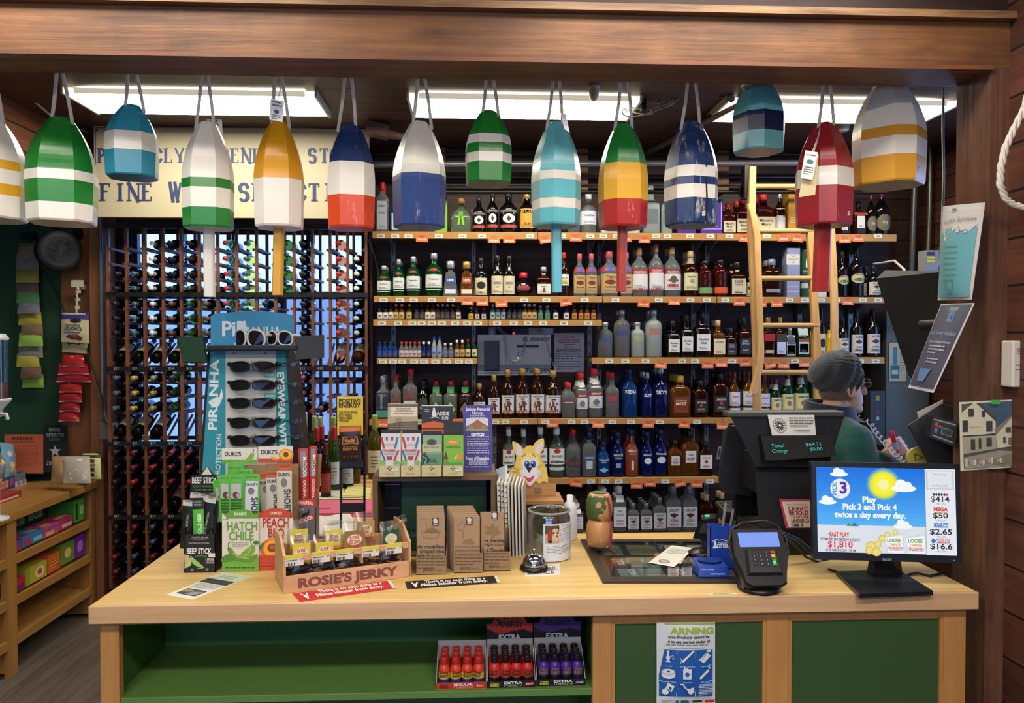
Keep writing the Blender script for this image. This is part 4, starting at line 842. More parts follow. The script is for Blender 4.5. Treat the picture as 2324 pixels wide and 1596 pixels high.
# ---------------------------------------------------------------- the counter
CT=.95;CY0,CY1=2.27,3.03
CX0,CX1=U(200,1374,CY0).x,U(2222,1352,CY0).x
TOPW=wood('c6a160','e2c484','X',s=.45,r=.32,bump=.04);STW=wood('b07c42','c28f54','Z',s=.6,r=.45,bump=.05);EDG=wood('bf986e','d6b188','X',s=.5,r=.4,bump=.05)
GRN=mt('36522b',.5);GRI=mt('3f6a36',.5)
b=MB();b.box(CX0,CY0+.02,CT-.052,CX1,CY1,CT,TOPW);o=tag(b.build('counter_worktop',bev=.003),'long pale maple worktop of the shop counter','worktop')
k=MB();k.box(CX0,CY0,CT-.052,CX1,CY0+.0195,CT,EDG);k.build('front_edging',o,bev=.002)
FY=2.31;ux=lambda p:U(p,1480,FY).x
cb=empty('shop_counter',(0,FY,0),'shop counter base with green panels, tan stiles and an open green shelf','counter')
zt_=CT-.053
for i,(p0,p1) in enumerate(((227,270),(1345,1388),(1740,1790),(2142,2192))):
    k=MB();k.box(ux(p0),FY,0,ux(p1),FY+.03,zt_,STW);k.build('stile',cb,bev=.002)
k=MB();k.box(ux(227),FY+.002,zt_-.016,ux(1345),FY+.03,zt_,STW);k.build('rail',cb)
k=MB();k.box(ux(1388),FY+.002,zt_-.03,ux(2142),FY+.03,zt_,STW);k.build('rail',cb)
for p0,p1 in ((1388,1740),(1790,2142)):
    k=MB();k.box(ux(p0),FY+.012,0,ux(p1),FY+.025,zt_-.03,GRN);k.build('panel',cb)
    k=MB();x0,x1,z=ux(p0),ux(p1),zt_-.03
    for a,c in ((x0,x0+.011),(x1-.011,x1)):k.box(a,FY+.004,0,c,FY+.013,z,STW)
    k.box(x0+.0112,FY+.0042,z-.011,x1-.0112,FY+.013,z-.0002,STW);k.build('moulding',cb)
k=MB();k.box(ux(227)+.005,FY+.03,0,ux(227)+.03,CY1-.03,zt_,GRI);k.build('side_panel',cb)
k=MB();k.box(ux(1345)+.01,FY+.03,0,ux(1345)+.03,CY1-.03,zt_,GRI);k.build('side_panel',cb)
k=MB();k.box(ux(2192)-.03,FY+.03,0,ux(2192)-.005,CY1-.03,zt_,STW);k.build('side_panel',cb)
k=MB();k.box(ux(227)+.03,FY+.4,0,ux(1345)+.01,FY+.42,zt_,GRI);k.build('back_panel',cb)
SZ=U(1160,1566,FY+.01).z
k=MB();k.box(ux(227)+.031,FY+.01,SZ-.022,ux(1345)+.009,FY+.4,SZ,mt('5a8040',.45));k.build('shelf',cb,bev=.002)
k=MB();k.box(ux(227)+.031,FY+.02,.1,ux(1345)+.009,FY+.4,.12,GRI);k.build('bottom_board',cb)
gy=lambda px,py,z=CT:G(px,py,z).y
# ---- energy shots on the green shelf
ES=FY+.035
def shotbox(x0,x1,y1,c1,c2,head,t1,flav,bt,label):
    yb=y1;Y=gy((x0+x1)/2,yb,SZ);A=U(x0,yb,Y).x;B=U(x1,yb,Y).x;dep=.115;z=SZ+.0005;lip=.021
    r=empty('shot_carton',((A+B)/2,Y,z),label,'carton','open cartons of energy shots')
    m=mt(c1,.4);wh=mt('c9c6c0',.6);b=MB();b.box(A,Y,z,B,Y+dep,z+.002,m);b.box(A,Y,z,B,Y+.0015,z+lip,m);b.box(A,Y+dep-.0015,z,B,Y+dep,z+.105,wh)
    for s,e in ((A,1),(B,-1)):b.add([(s,Y,z),(s,Y+dep,z),(s,Y+dep,z+.105),(s,Y,z+lip),(s+e*.0012,Y,z),(s+e*.0012,Y+dep,z),(s+e*.0012,Y+dep,z+.105),(s+e*.0012,Y,z+lip)],[(0,1,2,3),(7,6,5,4),(3,2,6,7)],wh)
    b.build('tray',r);w=B-A
    fn=lambda x,y,zz:(A+x*w,Y-zz,z+y*lip)
    q=MB();q.draw([('r',0,0,1,.08,'c9862c' if not head else c1),('t',.16,.5,.3,'5-hour',bt,.17,.02),('t',.16,.2,.28,'ENERGY',bt,.19,.03),('t',.54,.5,.36,t1,'e6e2e0',.38,.03),('t',.54,.14,.26,'STRENGTH','e0a090' if not head else 'b9b6b2',.38),('p',[(.78,.25),(.96,.4),(.98,.8),(.8,.65)],c2 if head else c1),('t',.88,.4,.3,flav,'efe8e4',.14)],fn,yd=1);q.build('front_print',r)
    if head:
        h0,h1=z+.072,z+.187;yy=Y+dep+.001;q=MB();pts=[(A,h0),(B,h0),(B,h0+.082)]+[((A+B)/2+w*.38*math.cos(t),h0+.082+.033*math.sin(t)) for t in [PI*i/12 for i in range(13)]]+[(A,h0+.082)]
        for d in (0,.0015):q.add([(x,yy+d,zz) for x,zz in pts],[tuple(range(len(pts)))],mt('17161a',.4))
        f2=lambda x,y,zz:(A+x*w,yy-zz,h0+y*.115)
        q.draw([('p',[(0,.71),(0,.6),(.2,.45),(.35,.42),(.55,.5),(.8,.55),(1,.45),(1,.71)]+[(.5+.38*math.cos(t),.71+.265*math.sin(t)) for t in [PI*i/12 for i in range(13)]],c2),('t',.56,.8,.14,'5-hour','1a1312',.42,.02),('t',.54,.62,.15,'ENERGY','1a1312',.5,.04),('p',[(.2,.62),(.25,.72),(.2,.84),(.24,.86),(.29,.84),(.3,.7)],'1a1312'),('t',.5,.27,.13,'EXTRA','d6d3d6',.48,.04),('t',.5,.12,.1,'STRENGTH','a9a6aa',.48),('l',.06,.03,.94,1,.1,.02,'8a8a30')],f2,yd=1);q.build('header_card',r)
    return A,B,Y,dep,z
SB={}
def shots(A,B,Y,dep,z,kind,desc,odd=None):
    mats={'r':('d2452a','b02a26','d9b43a','23346a'),'b':('c2332c','151417','c23a2c','17161a'),'p':('4a2a86','141318','3a2068','17161a')}[kind]
    for rr in range(3):
        for cc in range(4):
            if kind not in SB:
                b=MB();P=[(.001,0),(.0165,.0005),(.0175,.004),(.0175,.026)];b.lathe(P,mt(mats[3],.3),16)
                b.lathe([(.0175,.026),(.0175,.043)],mt(mats[2],.3),16,caps=False);b.lathe([(.0175,.043),(.0175,.053),(.015,.06),(.0105,.066),(.0105,.07)],mt(mats[0],.3),16)
                o=b.build('shot_bottle',loc=(0,0,0));c=MB();c.lathe([(.0112,.067),(.0118,.068),(.0118,.086),(.011,.088),(.0005,.088)],mt(mats[1],.35),16);c.build('cap',o)
                q=MB();q.draw([('t',.001,.042,.009,'5-hour','1c1a10' if kind != 'p' else '8a7c3a',.026,.02),('t',0,.031,.009,'ENERGY','1c1a10' if kind != 'p' else '8a7c3a',.03,.03)],lambda u,v,zz:(math.sin(u/.0175)*(.0176+zz),-math.cos(u/.0175)*(.0176+zz),v),yd=1);q.build('lettering',o)
                SB[kind]=o
            else:o=dup(SB[kind],(0,0,0))
            st=(B-A-.012)/4
            o.location=(A+.006+st*(cc+.5),Y+.022+rr*.036,z+.003);o.rotation_euler=(0,0,random.uniform(-.35,.35))
            tag(o,f'{desc} energy shot bottle, {("front", "middle", "back")[rr]} row, {od(cc)} from left in its carton','bottle',desc+' energy shot bottles')
shots(*shotbox(990,1104,1565,'b8392a','b8392a',False,'REGULAR','Berry','3a1a10','open red carton of energy shots without a header card'),'r','red and yellow')
shots(*shotbox(1106,1215,1561,'17161a','c0332a',True,'EXTRA','Berry','d6cc3a','open black carton of energy shots with red header'),'b','red with black cap')
shots(*shotbox(1218,1329,1557,'17161a','4a2a7a',True,'EXTRA','Grape','d6cc3a','open black carton of energy shots with purple header'),'p','purple')
# ---- age warning poster on the green panel
PY=FY+.003
def icon(k,x,y):
    w='d9e2ea'
    return {0:[('p',[(x-3,y-14),(x+3,y-14),(x+2,y-4),(x+5,y+2),(x+2,y+8),(x+6,y+12),(x-6,y+12),(x-2,y+8),(x-5,y+2),(x-2,y-4)],w),('n',[(x+4,y),(x+11,y-4),(x+10,y+5),(x+14,y+3)],1.2,w)],
            1:[('p',[(x+14,y-15),(x+17,y-12),(x-8,y+12),(x-12,y+9)],w),('n',[(x-14,y+2),(x-11,y+7),(x-15,y+10),(x-13,y+14)],1.2,w)],
            2:[('p',[(x+5,y-10),(x+15,y-2),(x-2,y+14),(x-14,y+6)],w),('e',x+10,y-13,6,3,w),('n',[(x-10,y+6),(x+5,y-7)],1,'1d5aa8')],
            3:[('e',x,y+6,15,8,w),('r',x-15,y-2,x+15,y+6,w),('e',x,y-2,15,7,'aebdcc'),('e',x,y-3,12,5,w),('e',x,y-3,4,2,'1d5aa8')],
            4:[('r',x-9,y-10,x+10,y+13,w),('r',x-7,y-15,x-4,y-9,w),('r',x-2,y-13,x+1,y-9,w),('e',x,y+2,5,5,'1d5aa8')],
            5:[('p',[(x+6,y-8),(x+10,y-4),(x-10,y+14),(x-14,y+10)],w),('n',[(x+8,y-9),(x+12,y-12),(x+6,y-15),(x+11,y-18)],1.6,w)],
            6:[('p',[(x-14,y+4),(x-6,y-2),(x+2,y+10),(x-6,y+14),(x-14,y+12)],w),('p',[(x-2,y-14),(x+13,y-6),(x+6,y+8),(x-6,y-2)],w),('p',[(x+2,y-6),(x+7,y-2),(x+4,y+4),(x,y)],'1d5aa8')],
            7:[('n',[(x-15,y-11),(x-10,y-11),(x-3,y-2),(x+3,y+2)],3,w),('p',[(x,y),(x+15,y-5),(x+15,y+6),(x+9,y+12),(x+2,y+9)],w)]}[k]
ops=[('r',1508,1414,1623,1417,'86b83a'),('t',1569,1437,13,'ARNING','9ab83c',100,.05),('t',1562,1447,6.5,'acco Products cannot be','2a2e38',94,.02),('t',1562,1457,6.5,'d to any person under 21','2a2e38',96,.02),('l',1510,1462,1606,1,4,2.2,'8a9098'),('l',1516,1468,1600,1,4,1.4,'a9aeb6'),
       ('r',1495,1472,1616,1578,'1d5aa8'),('p',[(1490,1472),(1506,1472),(1494,1530),(1494,1578),(1490,1578)],'d3d9de'),('n',[(1534,1472),(1533,1578)],1,'c9d3dc'),('n',[(1576,1472),(1575,1578)],1,'c9d3dc'),('n',[(1496,1508),(1616,1506)],1,'c9d3dc'),('n',[(1494,1543),(1616,1542)],1,'c9d3dc')]
for i in range(8):ops+=icon(i,1514+41*(i%3),1489+35*(i//3)-2)
for i,s in enumerate(('Hookah','Electronic Cigarettes','Bluntwraps','Smokeless Tobacco','Cigarettes','All Cigars','Rolling Papers','Pipe Tobacco')):ops+=[('t',1514+41*(i%3),1506.5+35*(i//3),2.4,s,'e6ecf2',min(34,3+len(s)*1.7))]
ops+=[('l',1580,1546,1612,8,3.4,1.4,'d9e2ea'),('e',1532,1585,4,4,'2a6a7a'),('r',1540,1581,1558,1590,'1f6a6a'),('r',1566,1581,1588,1586,'2a2a2c'),('r',1594,1580,1617,1587,'b8323a'),('l',1498,1583,1522,3,2.6,1,'7a7f88'),('r',1494,1594,1620,1598,'86b83a')]
pxcard('warning_poster','curled white and blue tobacco age warning poster on the green counter panel','poster',1490,1413,1623,1600,PY,'d6dbe0',ops,bulge=.012)
# ---------------------------------------------------------------- things standing on the counter
def stick(name,label,group,base,top,w,th,m,ops,wpx,hpx,cat='snack'):
    """slim upright pouch: base and top are mid points of its lower and upper edges"""
    base,top=V(base),V(top);d=V((w/2,0,0));ax=(top-base);d=V((ax.z,0,-ax.x)).normalized()*w/2
    return pouch(name,label,cat,[top-d,top+d,base+d,base-d],wpx,hpx,th,m,ops,group)
# beef sticks
Y=gy(452,1300);bx=MB();K='1d1d1f'
a,c=U(417,1213,Y),U(489,1300,Y);dep=.085;cst=mt('8a6a48',.7)
r=empty('stick_carton',((a.x+c.x)/2,Y+dep/2,CT),'black display carton of green and black meat sticks at the left end','carton','snack display cartons on the counter')
b=MB();b.box(a.x,Y,CT,c.x,Y+.002,a.z,mt(K,.45));b.box(a.x,Y,CT,a.x+.002,Y+dep,a.z+.02,mt(K,.45));b.box(c.x-.002,Y,CT,c.x,Y+dep,a.z+.03,mt(K,.45));b.box(a.x,Y+dep-.002,CT,c.x,Y+dep,U(0,1120,Y).z,mt('30332c',.5));b.box(a.x,Y,CT,c.x,Y+dep,CT+.002,mt(K))
b.draw([('t',453,1222,4,'COUNTRY ARCHER','bfc0bc',40),('n',[(440,1225),(466,1225)],.8,'8a8c88'),('l',428,1234,478,1,3,2,'8f9490'),('t',452,1257,12,'BEEF STICK','e4e4e0',56,.02),('t',456,1264,4.5,'JALAPENO','6f9a4a',26),('p',[(418,1258),(430,1262),(432,1276),(419,1288)],'b9a78a'),('s',[(432,1262),(438,1266),(462,1287),(456,1289),(438,1280)],'8fb56a'),('s',[(432,1266),(434,1282),(420,1290),(419,1287),(428,1278)],'a3c47c'),('t',476,1272,5,'100%','c6c6c0',18,.02),('l',467,1275,486,2,4,2.4,'b9b9b4'),('e',436,1294,3.5,3.5,'7a7c7a'),('e',470,1293,3.5,3.5,'7a7c7a'),('l',448,1291,460,1,3,1.4,'a9a9a4'),('r',473,1256,488,1265,'d3d3d6')],flat(Y))
b.build('tray',r)
hb=Y+dep-.004;q=MB();P=[(432,1116),(493,1116),(493,1078),(486,1078),(476,1066),(470,1059),(463,1066),(452,1078),(432,1080)]
for d in (0,.002):q.add([U(x,y,hb+d) for x,y in P],[tuple(range(len(P)))],mt(K,.45))
q.draw([('p',[(470,1060),(481,1078),(457,1078)],'c9c5b8'),('t',464,1097,13,'BEEF STICK','e4e4e0',56,.02),('t',464,1106,4,'MADE WITH 100% GRASS FED BEEF','6f9a4a',54),('t',466,1114,4,'PACK FOR SNACK','9a9c98',48)],flat(hb));q.build('header_card',r)
def px(x,y,Y):return U(x,y,Y)
for i,(x0,y0,x1,y1,yy,m,lb) in enumerate(((462,1215,449,1130,.02,'g','front green fronted meat stick standing straight'),(466,1216,480,1128,.03,'k','front black backed meat stick leaning right'),(430,1216,428,1136,.03,'k','front black meat stick with white tip, leftmost'),(485,1216,487,1120,.05,'k','rear black meat stick at the right corner'),(455,1210,463,1122,.055,'k','rear black meat stick in the middle'),(440,1210,445,1118,.06,'k','rear black meat stick leaning by the header card'))):
    P0,P1=px(x0-10,y0+30,Y+yy),px(x1,y1,Y+yy)
    ops=[('r',0,0,25,26,K),('t',12,11,4.5,'COUNTRY','b9bab6',19),('t',12,18,4.5,'ARCHER','b9bab6',17),('t',12,62,8,'BEEF STICK','e6e8e4',50,.02,'c',-90)] if m=='g' else [('r',0,0,25,13,'bcbbb4' if i != 3 else '5a6a4a'),('l',6,4,19,1,3,6,'77776f'),('t',12,62,4.5,'100% GRASS FED BEEF','b9bab6',55,.0,'c',-90)]
    stick('meat_stick',lb,'meat sticks in the black carton',P0,P1,.036,.008,mt('57b13e' if m=='g' else '202022',.3),ops,25,118)
# green and orange jerky cartons
def dukes(x0,x1,yf,yb,hx0,hx1,hy0,hy1,col,colb,l1,l2,kind,label):
    Y=gy((x0+x1)/2,yb);dep=.09;a,c=U(x0,yf,Y),U(x1,yb,Y);wh=mt('d3cdbf',.5)
    r=empty('jerky_carton',((a.x+c.x)/2,Y+dep/2,CT),label,'carton','snack display cartons on the counter')
    b=MB();mx=(x0+x1)/2;arch=[(x0,yf),(x0,yb),(x1,yb),(x1,yf)]+[(mx+(x1-x0)*.36*math.cos(t),yf-10*math.sin(t)) for t in [PI*i/10 for i in range(11)]]
    for d in (0,.002):b.add([U(x,y,Y+d) for x,y in arch],[tuple(range(len(arch)))],wh)
    brd=mt('8f7350',.7)
    for s in (a.x,c.x-.002):b.box(s,Y+.002,CT,s+.002,Y+dep,a.z-.005,brd)
    b.box(a.x,Y+dep-.002,CT,c.x,Y+dep,U(0,hy1+8,Y+dep).z,brd);b.box(a.x,Y,CT,c.x,Y+dep,CT+.002,brd)
    top=[(x0,yf+11),(x1,yf+11),(x1,yf)]+arch[4:]+[(x0,yf)]
    o=[('p',top,col),('t',mx,yf+4,6,"DUKE'S",'e6e2d6',28,.03),('r',x0,yb-34,x1,yb,colb),('l',x0+6,yb-8,x1-6,1,3,2.2,'3a3a2a')]
    w=x1-x0
    if kind=='g':o+=[('t',mx+4,yf+38,19,'HATCH',col,68,.02),('t',mx+2,yf+60,19,'CHILE',col,56,.02),('p',[(x0-0,yf-2),(x0+14,yf+14),(x0+4,yf+30),(x0,yf+30)],'d9d4cc'),('t',x0+8,yf+15,4,'2.49','33302e',11),('s',[(x0+12,yf+80),(x0+20,yf+78),(x0+34,yf+94),(x0+60,yf+98),(x1-2,yf+92),(x1-10,yf+106),(x0+50,yf+110),(x0+24,yf+102)],'5f8c2a'),('s',[(x0+42,yf+92),(x1-14,yf+72),(x1-8,yf+82),(x1-16,yf+94),(x0+50,yf+100)],'76a036'),('s',[(x0,yf+100),(x0+16,yf+92),(x0+30,yf+104),(x0,yf+110)],'55802a'),('n',[(x0+24,yf+90),(x0+38,yf+99),(x0+60,yf+102)],2,'a9c86a'),('n',[(x1-18,yf+80),(x1-24,yf+90),(x0+52,yf+96)],1.6,'b4d07a'),('n',[(x0+14,yf+80),(x0+14,yf+68),(x0+19,yf+64)],1.6,'4f7a2c'),('n',[(x1-16,yf+74),(x1-19,yf+60)],1.4,'4f7a2c'),('e',x1-6,yf+66,7,4,'3f7030'),('l',mx-20,yf+67,mx+20,3,4,1.4,'9a9a8c')]
    else:o+=[('t',mx+0,yf+33,20,'PEACH','b23a2c',60,.03),('t',mx+1,yf+56,20,'BBQ','b23a2c',36,.03),('e',mx-5,yf+84,31,26,'d9602c'),('e',mx-3,yf+82,25,21,'e8a83a'),('e',mx-8,yf+80,11,10,'8a3c1c'),('e',mx-9,yf+78,6,5,'b06034'),('p',[(x0,yf+78),(x0+10,yf+66),(x0+12,yf+74),(x0+4,yf+86)],'4a7a34'),('r',x0,yb-34,x1,yb,colb),('l',x0+6,yb-8,x1-30,1,3,2.2,'7a2a1a')]
    b.draw(o,flat(Y));b.build('tray',r)
    q=MB();hb=Y+dep-.005;P=[(hx0,hy0),(hx1,hy0-2),(hx1,hy1),(hx0,hy1)]
    for d in (0,.002):q.add([U(x,y,hb+d) for x,y in P],[(0,1,2,3)],mt('d6d3ca',.5))
    hm=hx1-hx0
    o=[('t',hx0+hm*.32,hy0+17,9,"DUKE'S",'2b2a28',37,.03),('r',hx0,hy1-9,hx1,hy1,colb)]
    o+=[('s',[(hx0+24,hy1-3),(hx0+52,hy1-8),(hx0+64,hy0+14),(hx0+70,hy0+10),(hx0+74,hy0+16),(hx0+66,hy1-7),(hx0+50,hy1-1)],'7fa83c'),('n',[(hx0+71,hy0+12),(hx0+73,hy0+2)],1.5,'4f7a2c')] if kind=='g' else [('e',hx1-15,hy0+18,17,13,'d98a2c'),('e',hx1-15,hy0+18,14,10,'e8b84a'),('e',hx1-15,hy0+18,6,6,'7a3c1c'),('s',[(hx0+28,hy0+24),(hx0+36,hy0+23),(hx0+48,hy0+30),(hx0+36,hy0+30)],'e0a23a')]
    q.draw(o,flat(hb));q.build('header_card',r);return Y
Y=dukes(504,587,1166,1298,503,583,1018,1052,'5f9a3a','69a33c','','','g','white and green chile jerky display carton next to the black one')
for i,(x,yt,xb,yy,wv,lb) in enumerate(((572,1076,570,.012,1,'white fronted green pouch at the front right'),(536,1078,538,.022,0,'green pouch with clear window in the front middle'),(512,1078,517,.03,0,'green pouch with clear window at the front left'),(556,1064,556,.045,0,'green pouch just behind the front three'),(534,1054,536,.058,0,'green pouch in the third rank'),(538,1049,541,.07,0,'tallest green pouch against the header card'),(500,1088,508,.05,0,'green pouch leaning out over the left edge'))):
    ops=[('r',4,16,31,110,'c6cdd4'),('t',17,9,4,'HATCH CHILE','2a5a22',24),('t',17,27,6.5,"DUKE'S",'2b2a28',26,.02),('e',17,38,7,8,'77726c'),('t',18,82,13,'SHORTY','26282a',58,.02,'c',-90)] if wv else [('t',17,9,4,'HATCH CHILE','2a5a22',24),('r',6,20,28,54,'a9b0b2'),('e',17,46,7,8,'6a3434'),('l',5,60,29,6,7,4,'2f5a2a')]
    stick('jerky_pouch','chile jerky '+lb,'pouches in the green jerky carton',px(xb,1185,Y+yy),px(x,yt,Y+yy),.052,.012,mt('5fae44',.35),ops,34,110)
Y=dukes(587,665,1164,1295,586,664,1014,1050,'c2442e','c2462c','','','o','white and red peach jerky display carton right of the green one')
for i,(x,yt,xb,yy,lb) in enumerate(((645,1052,646,.012,'tallest white and orange pouch at the front right'),(620,1070,622,.03,'middle white and orange pouch'),(602,1074,611,.05,'rear white and orange pouch leaning left'))):
    stick('jerky_pouch','peach jerky '+lb,'pouches in the peach jerky carton',px(xb,1190,Y+yy),px(x,yt,Y+yy),.05,.012,mt('c9c0b2',.4),[('r',0,0,34,13,'b5562a'),('t',17,8,4,'PEACH BBQ','5a2412',22),('t',17,24,6.5,"DUKE'S",'2b2a28',26,.02),('e',17,36,7,8,'77726c'),('t',18,76,13,'SHORTY','26282a',56,.02,'c',-90)],34,116)
# matador sticks
Y=2.70;a,c=U(666,1133,Y),U(717,1240,Y);dep=.06
r=empty('stick_carton',((a.x+c.x)/2,Y+dep/2,CT),'narrow grey and red carton of long meat sticks behind the wooden tray','carton','snack display cartons on the counter')
b=MB();m=mt('63656c',.45);b.box(a.x,Y,CT,c.x,Y+.002,a.z,m);b.box(a.x,Y,CT,a.x+.002,Y+dep,a.z,m);b.box(c.x-.002,Y,CT,c.x,Y+dep,a.z,m);b.box(a.x,Y+dep-.002,CT,c.x,Y+dep,a.z+.03,m);b.box(a.x,Y,CT,c.x,Y+dep,CT+.002,m)
b.draw([('r',666,1133,717,1150,'c0342c'),('t',692,1145,8,'ORIGINAL','ece6e2',38,.03),('t',682,1160,6,'$1.49','d9d9dc',17),('s',[(684,1173),(688,1166),(697,1163),(700,1155),(702,1163),(698,1170),(690,1172),(687,1176)],'17171a'),('p',[(672,1182),(714,1166),(714,1177),(672,1193)],'c0342c'),('t',693,1184,8,'MATADOR','ece6e2',40,.03,'c',20)],flat(Y));b.build('tray',r)
for i,(x,yt,xb,w_,lb) in enumerate(((688,1018,690,23,'frontmost long red and grey meat stick'),(711,1012,709,18,'long red and grey meat stick on the right'),(673,1022,676,20,'long dark meat stick on the left'),(724,1030,716,14,'long clear wrapped meat stick leaning right'))):
    ops=[('r',5,6,18,60,'7b7f86'),('r',5,60,18,108,'c2342c'),('t',11.5,38,8,'MATADOR','ece6e2',42,.03,'c',-90),('t',11.5,84,6.5,'ORIGINAL','ece6e2',38,.03,'c',-90)] if i<2 else [('r',7,40,17,116,'5a5f68')] if i==2 else [('r',5,78,20,116,'d2705a'),('l',8,90,17,4,6,3,'33302e')]
    stick('meat_stick',lb+' in the narrow carton','long meat sticks in the narrow carton',px(xb,1150,Y+.015+i*.01),px(x,yt,Y+.015+i*.01),w_*.00152,.012,mt(('b2352c','b2352c','3a1a18','8a6a4a')[i],.25),ops,23,120)
# ---- wooden jerky tray
JL,JR=G(643,1349),G(933,1309);JB=V((.08,.2,0)).normalized()
ax_=(JR-JL);ax_.z=0;W_j=ax_.length;ex=ax_.normalized();ey=V((-ex.y,ex.x,0));D_j=.17
TJ=Matrix(((ex.x,ey.x,0,JL.x),(ex.y,ey.y,0,JL.y),(0,0,1,CT+.0005),(0,0,0,1)))
PN=wood('bf9068','d8ac84','X',s=.7,r=.55);hf=.052;hb_=.16
r=empty('wooden_tray',TJ@V((W_j/2,D_j/2,0)),'pale pine tray with burnt lettering, full of bagged jerky','tray')
def jb(name,*bx,m=PN,ops=None,fn=None):
    k=MB();k.T=TJ
    for q in bx:k.box(*q,m)
    if ops:k.draw(ops,fn)
    return k.build(name,r,bev=.0012)
fj=lambda x,y,z:(x,-z,y)
k=MB();k.T=TJ;k.box(0,0,0,W_j,.008,hf,PN)
k.draw([('t',W_j/2,.013,.026,"ROSIE'S JERKY",'7e4a42',W_j*.78,.05),],fj,yd=1)
for x,z in ((.006,.008),(.006,.044),(W_j-.006,.008),(W_j-.006,.044)):k.draw([('e',x,z,.0012,.0012,'5a4a3a')],fj,yd=1)
k.build('front_board',r,bev=.001)
jb('floor_board',(0.008,.008,.004,W_j-.008,D_j,.01));jb('back_board',(.008,D_j-.008,.01,W_j-.008,D_j,hb_-.05))
for s in (0,W_j-.008):
    k=MB();k.T=TJ;P=[(0,0),(D_j,0),(D_j,hb_),(D_j*.45,hb_),(0,.115)]
    k.loft([[(s,y,z) for y,z in P],[(s+.008,y,z) for y,z in P]],wood('b88a60','d0a47c','Y',s=.7,r=.55),False);k.build('end_board',r)
jb('top_slat',(.008,.001,.094,W_j-.008,.008,.113));jb('divider',(W_j*.6,.01,.06,W_j*.6+.006,D_j-.01,.1))
for i in range(5):
    x=W_j*(.015,.215,.395,.6,.79)[i];k=MB();k.T=TJ;k.box(x,-.0012,.082,x+W_j*.135,.0,.116,mt('d9d6ce',.5))
    k.draw([('r',x,.105,x+W_j*.135,.116,'d8c838'),('l',x+.002,.098,x+.035,1,.003,.003,'55524e'),('t',x+.05,.097,.006,'4.79','2a2a2c',.012)]+[('r',x+.004+j*.0042,.083,x+.004+j*.0042+random.uniform(.001,.003),.093,'2e2e30') for j in range(6)],lambda a,c,z:(a,-.0014-z,c),yd=1)
    o=k.build('price_ticket',loc=TJ@V((x,0,.082)));tag(o,f'yellow topped price ticket, {od(i)} from left on the wooden jerky tray','price tag','price tickets on the jerky tray')
CLR=thin('f4f4f2',.15,.22)
BAGS=[(.14,.05,.10,'1c1412','c9b93a','a3322a',.13),(.32,.055,.10,'1c1412','c9b93a','a3322a',.125),(.15,.115,.1,'241814','c9b93a','a3322a',.16),(.42,.1,.1,'2a1a14','d2c24a','a3322a',.15),(.56,.06,.12,'3a2418','8a6a3a','c03a2a',.15),(.68,.11,.11,'6a4a2a','b08a52','a3322a',.165),(.86,.06,.1,'241612','24503c','c9b58a',.14)]
for i,(fx,y,w_,meat,card_,ink,h_) in enumerate(BAGS):
    c=TJ@V((W_j*fx,y,.011));L0=ex*(w_*.5);up=V((0,.02,h_*1.12))
    lb=('front left bag with yellow label','front second bag with yellow label','rear left bag with yellow label','rear second bag with yellow label','dark bag with wooden fork tray right of the middle','rear bag with brown window card','rightmost bag with dark green label and twisted top')[i]
    r_=empty('jerky_bag',c,'clear jerky bag, '+lb,'snack bag','clear jerky bags in the wooden tray')
    k=MB();rr=random.Random(i)
    for j in range(16):k.ball(c+ex*rr.uniform(-.03,.03)+ey*rr.uniform(-.012,.012)+V((0,0,.008+rr.random()*.05)),.011,mt(meat,.4),8,(rr.uniform(1.2,2.4),.9,.45))
    k.build('jerky_pieces',r_)
    cs=[c-L0*.6+up+ey*.01,c+L0*.6+up+ey*.01,c+L0*.8-ey*.015+V((0,0,.003)),c-L0*.8-ey*.015+V((0,0,.003))]
    pouch('film','','',cs,60,90,.036,CLR,(),None,r_)
    tl=c-L0*.55+up*.86-ey*.02;tr=c+L0*.55+up*.86-ey*.02;d_=V((0,-.008,-.06))
    card('label','','',[tl,tr,tr+d_,tl+d_],60,36,card_,[('e',30,17,22,10,'d9d2b8'),('t',30,16,6,'ROSIE',ink,28,.03),('t',30,24,6,'BEEF JERKY',ink,34,.03),('r',4,30,56,35,'d98a2a' if i<4 else ink)],None,r_,.0008)
k=MB();c=TJ@V((W_j*.88,.07,.14));k.tube([c,c+V((.015,0,.02)),c+V((.03,0,.035)),c+V((.05,0,.042))],[.02,.008,.012,.016],CLR,8);k.build('twisted_top',bpy.data.objects['jerky_bag.006'])
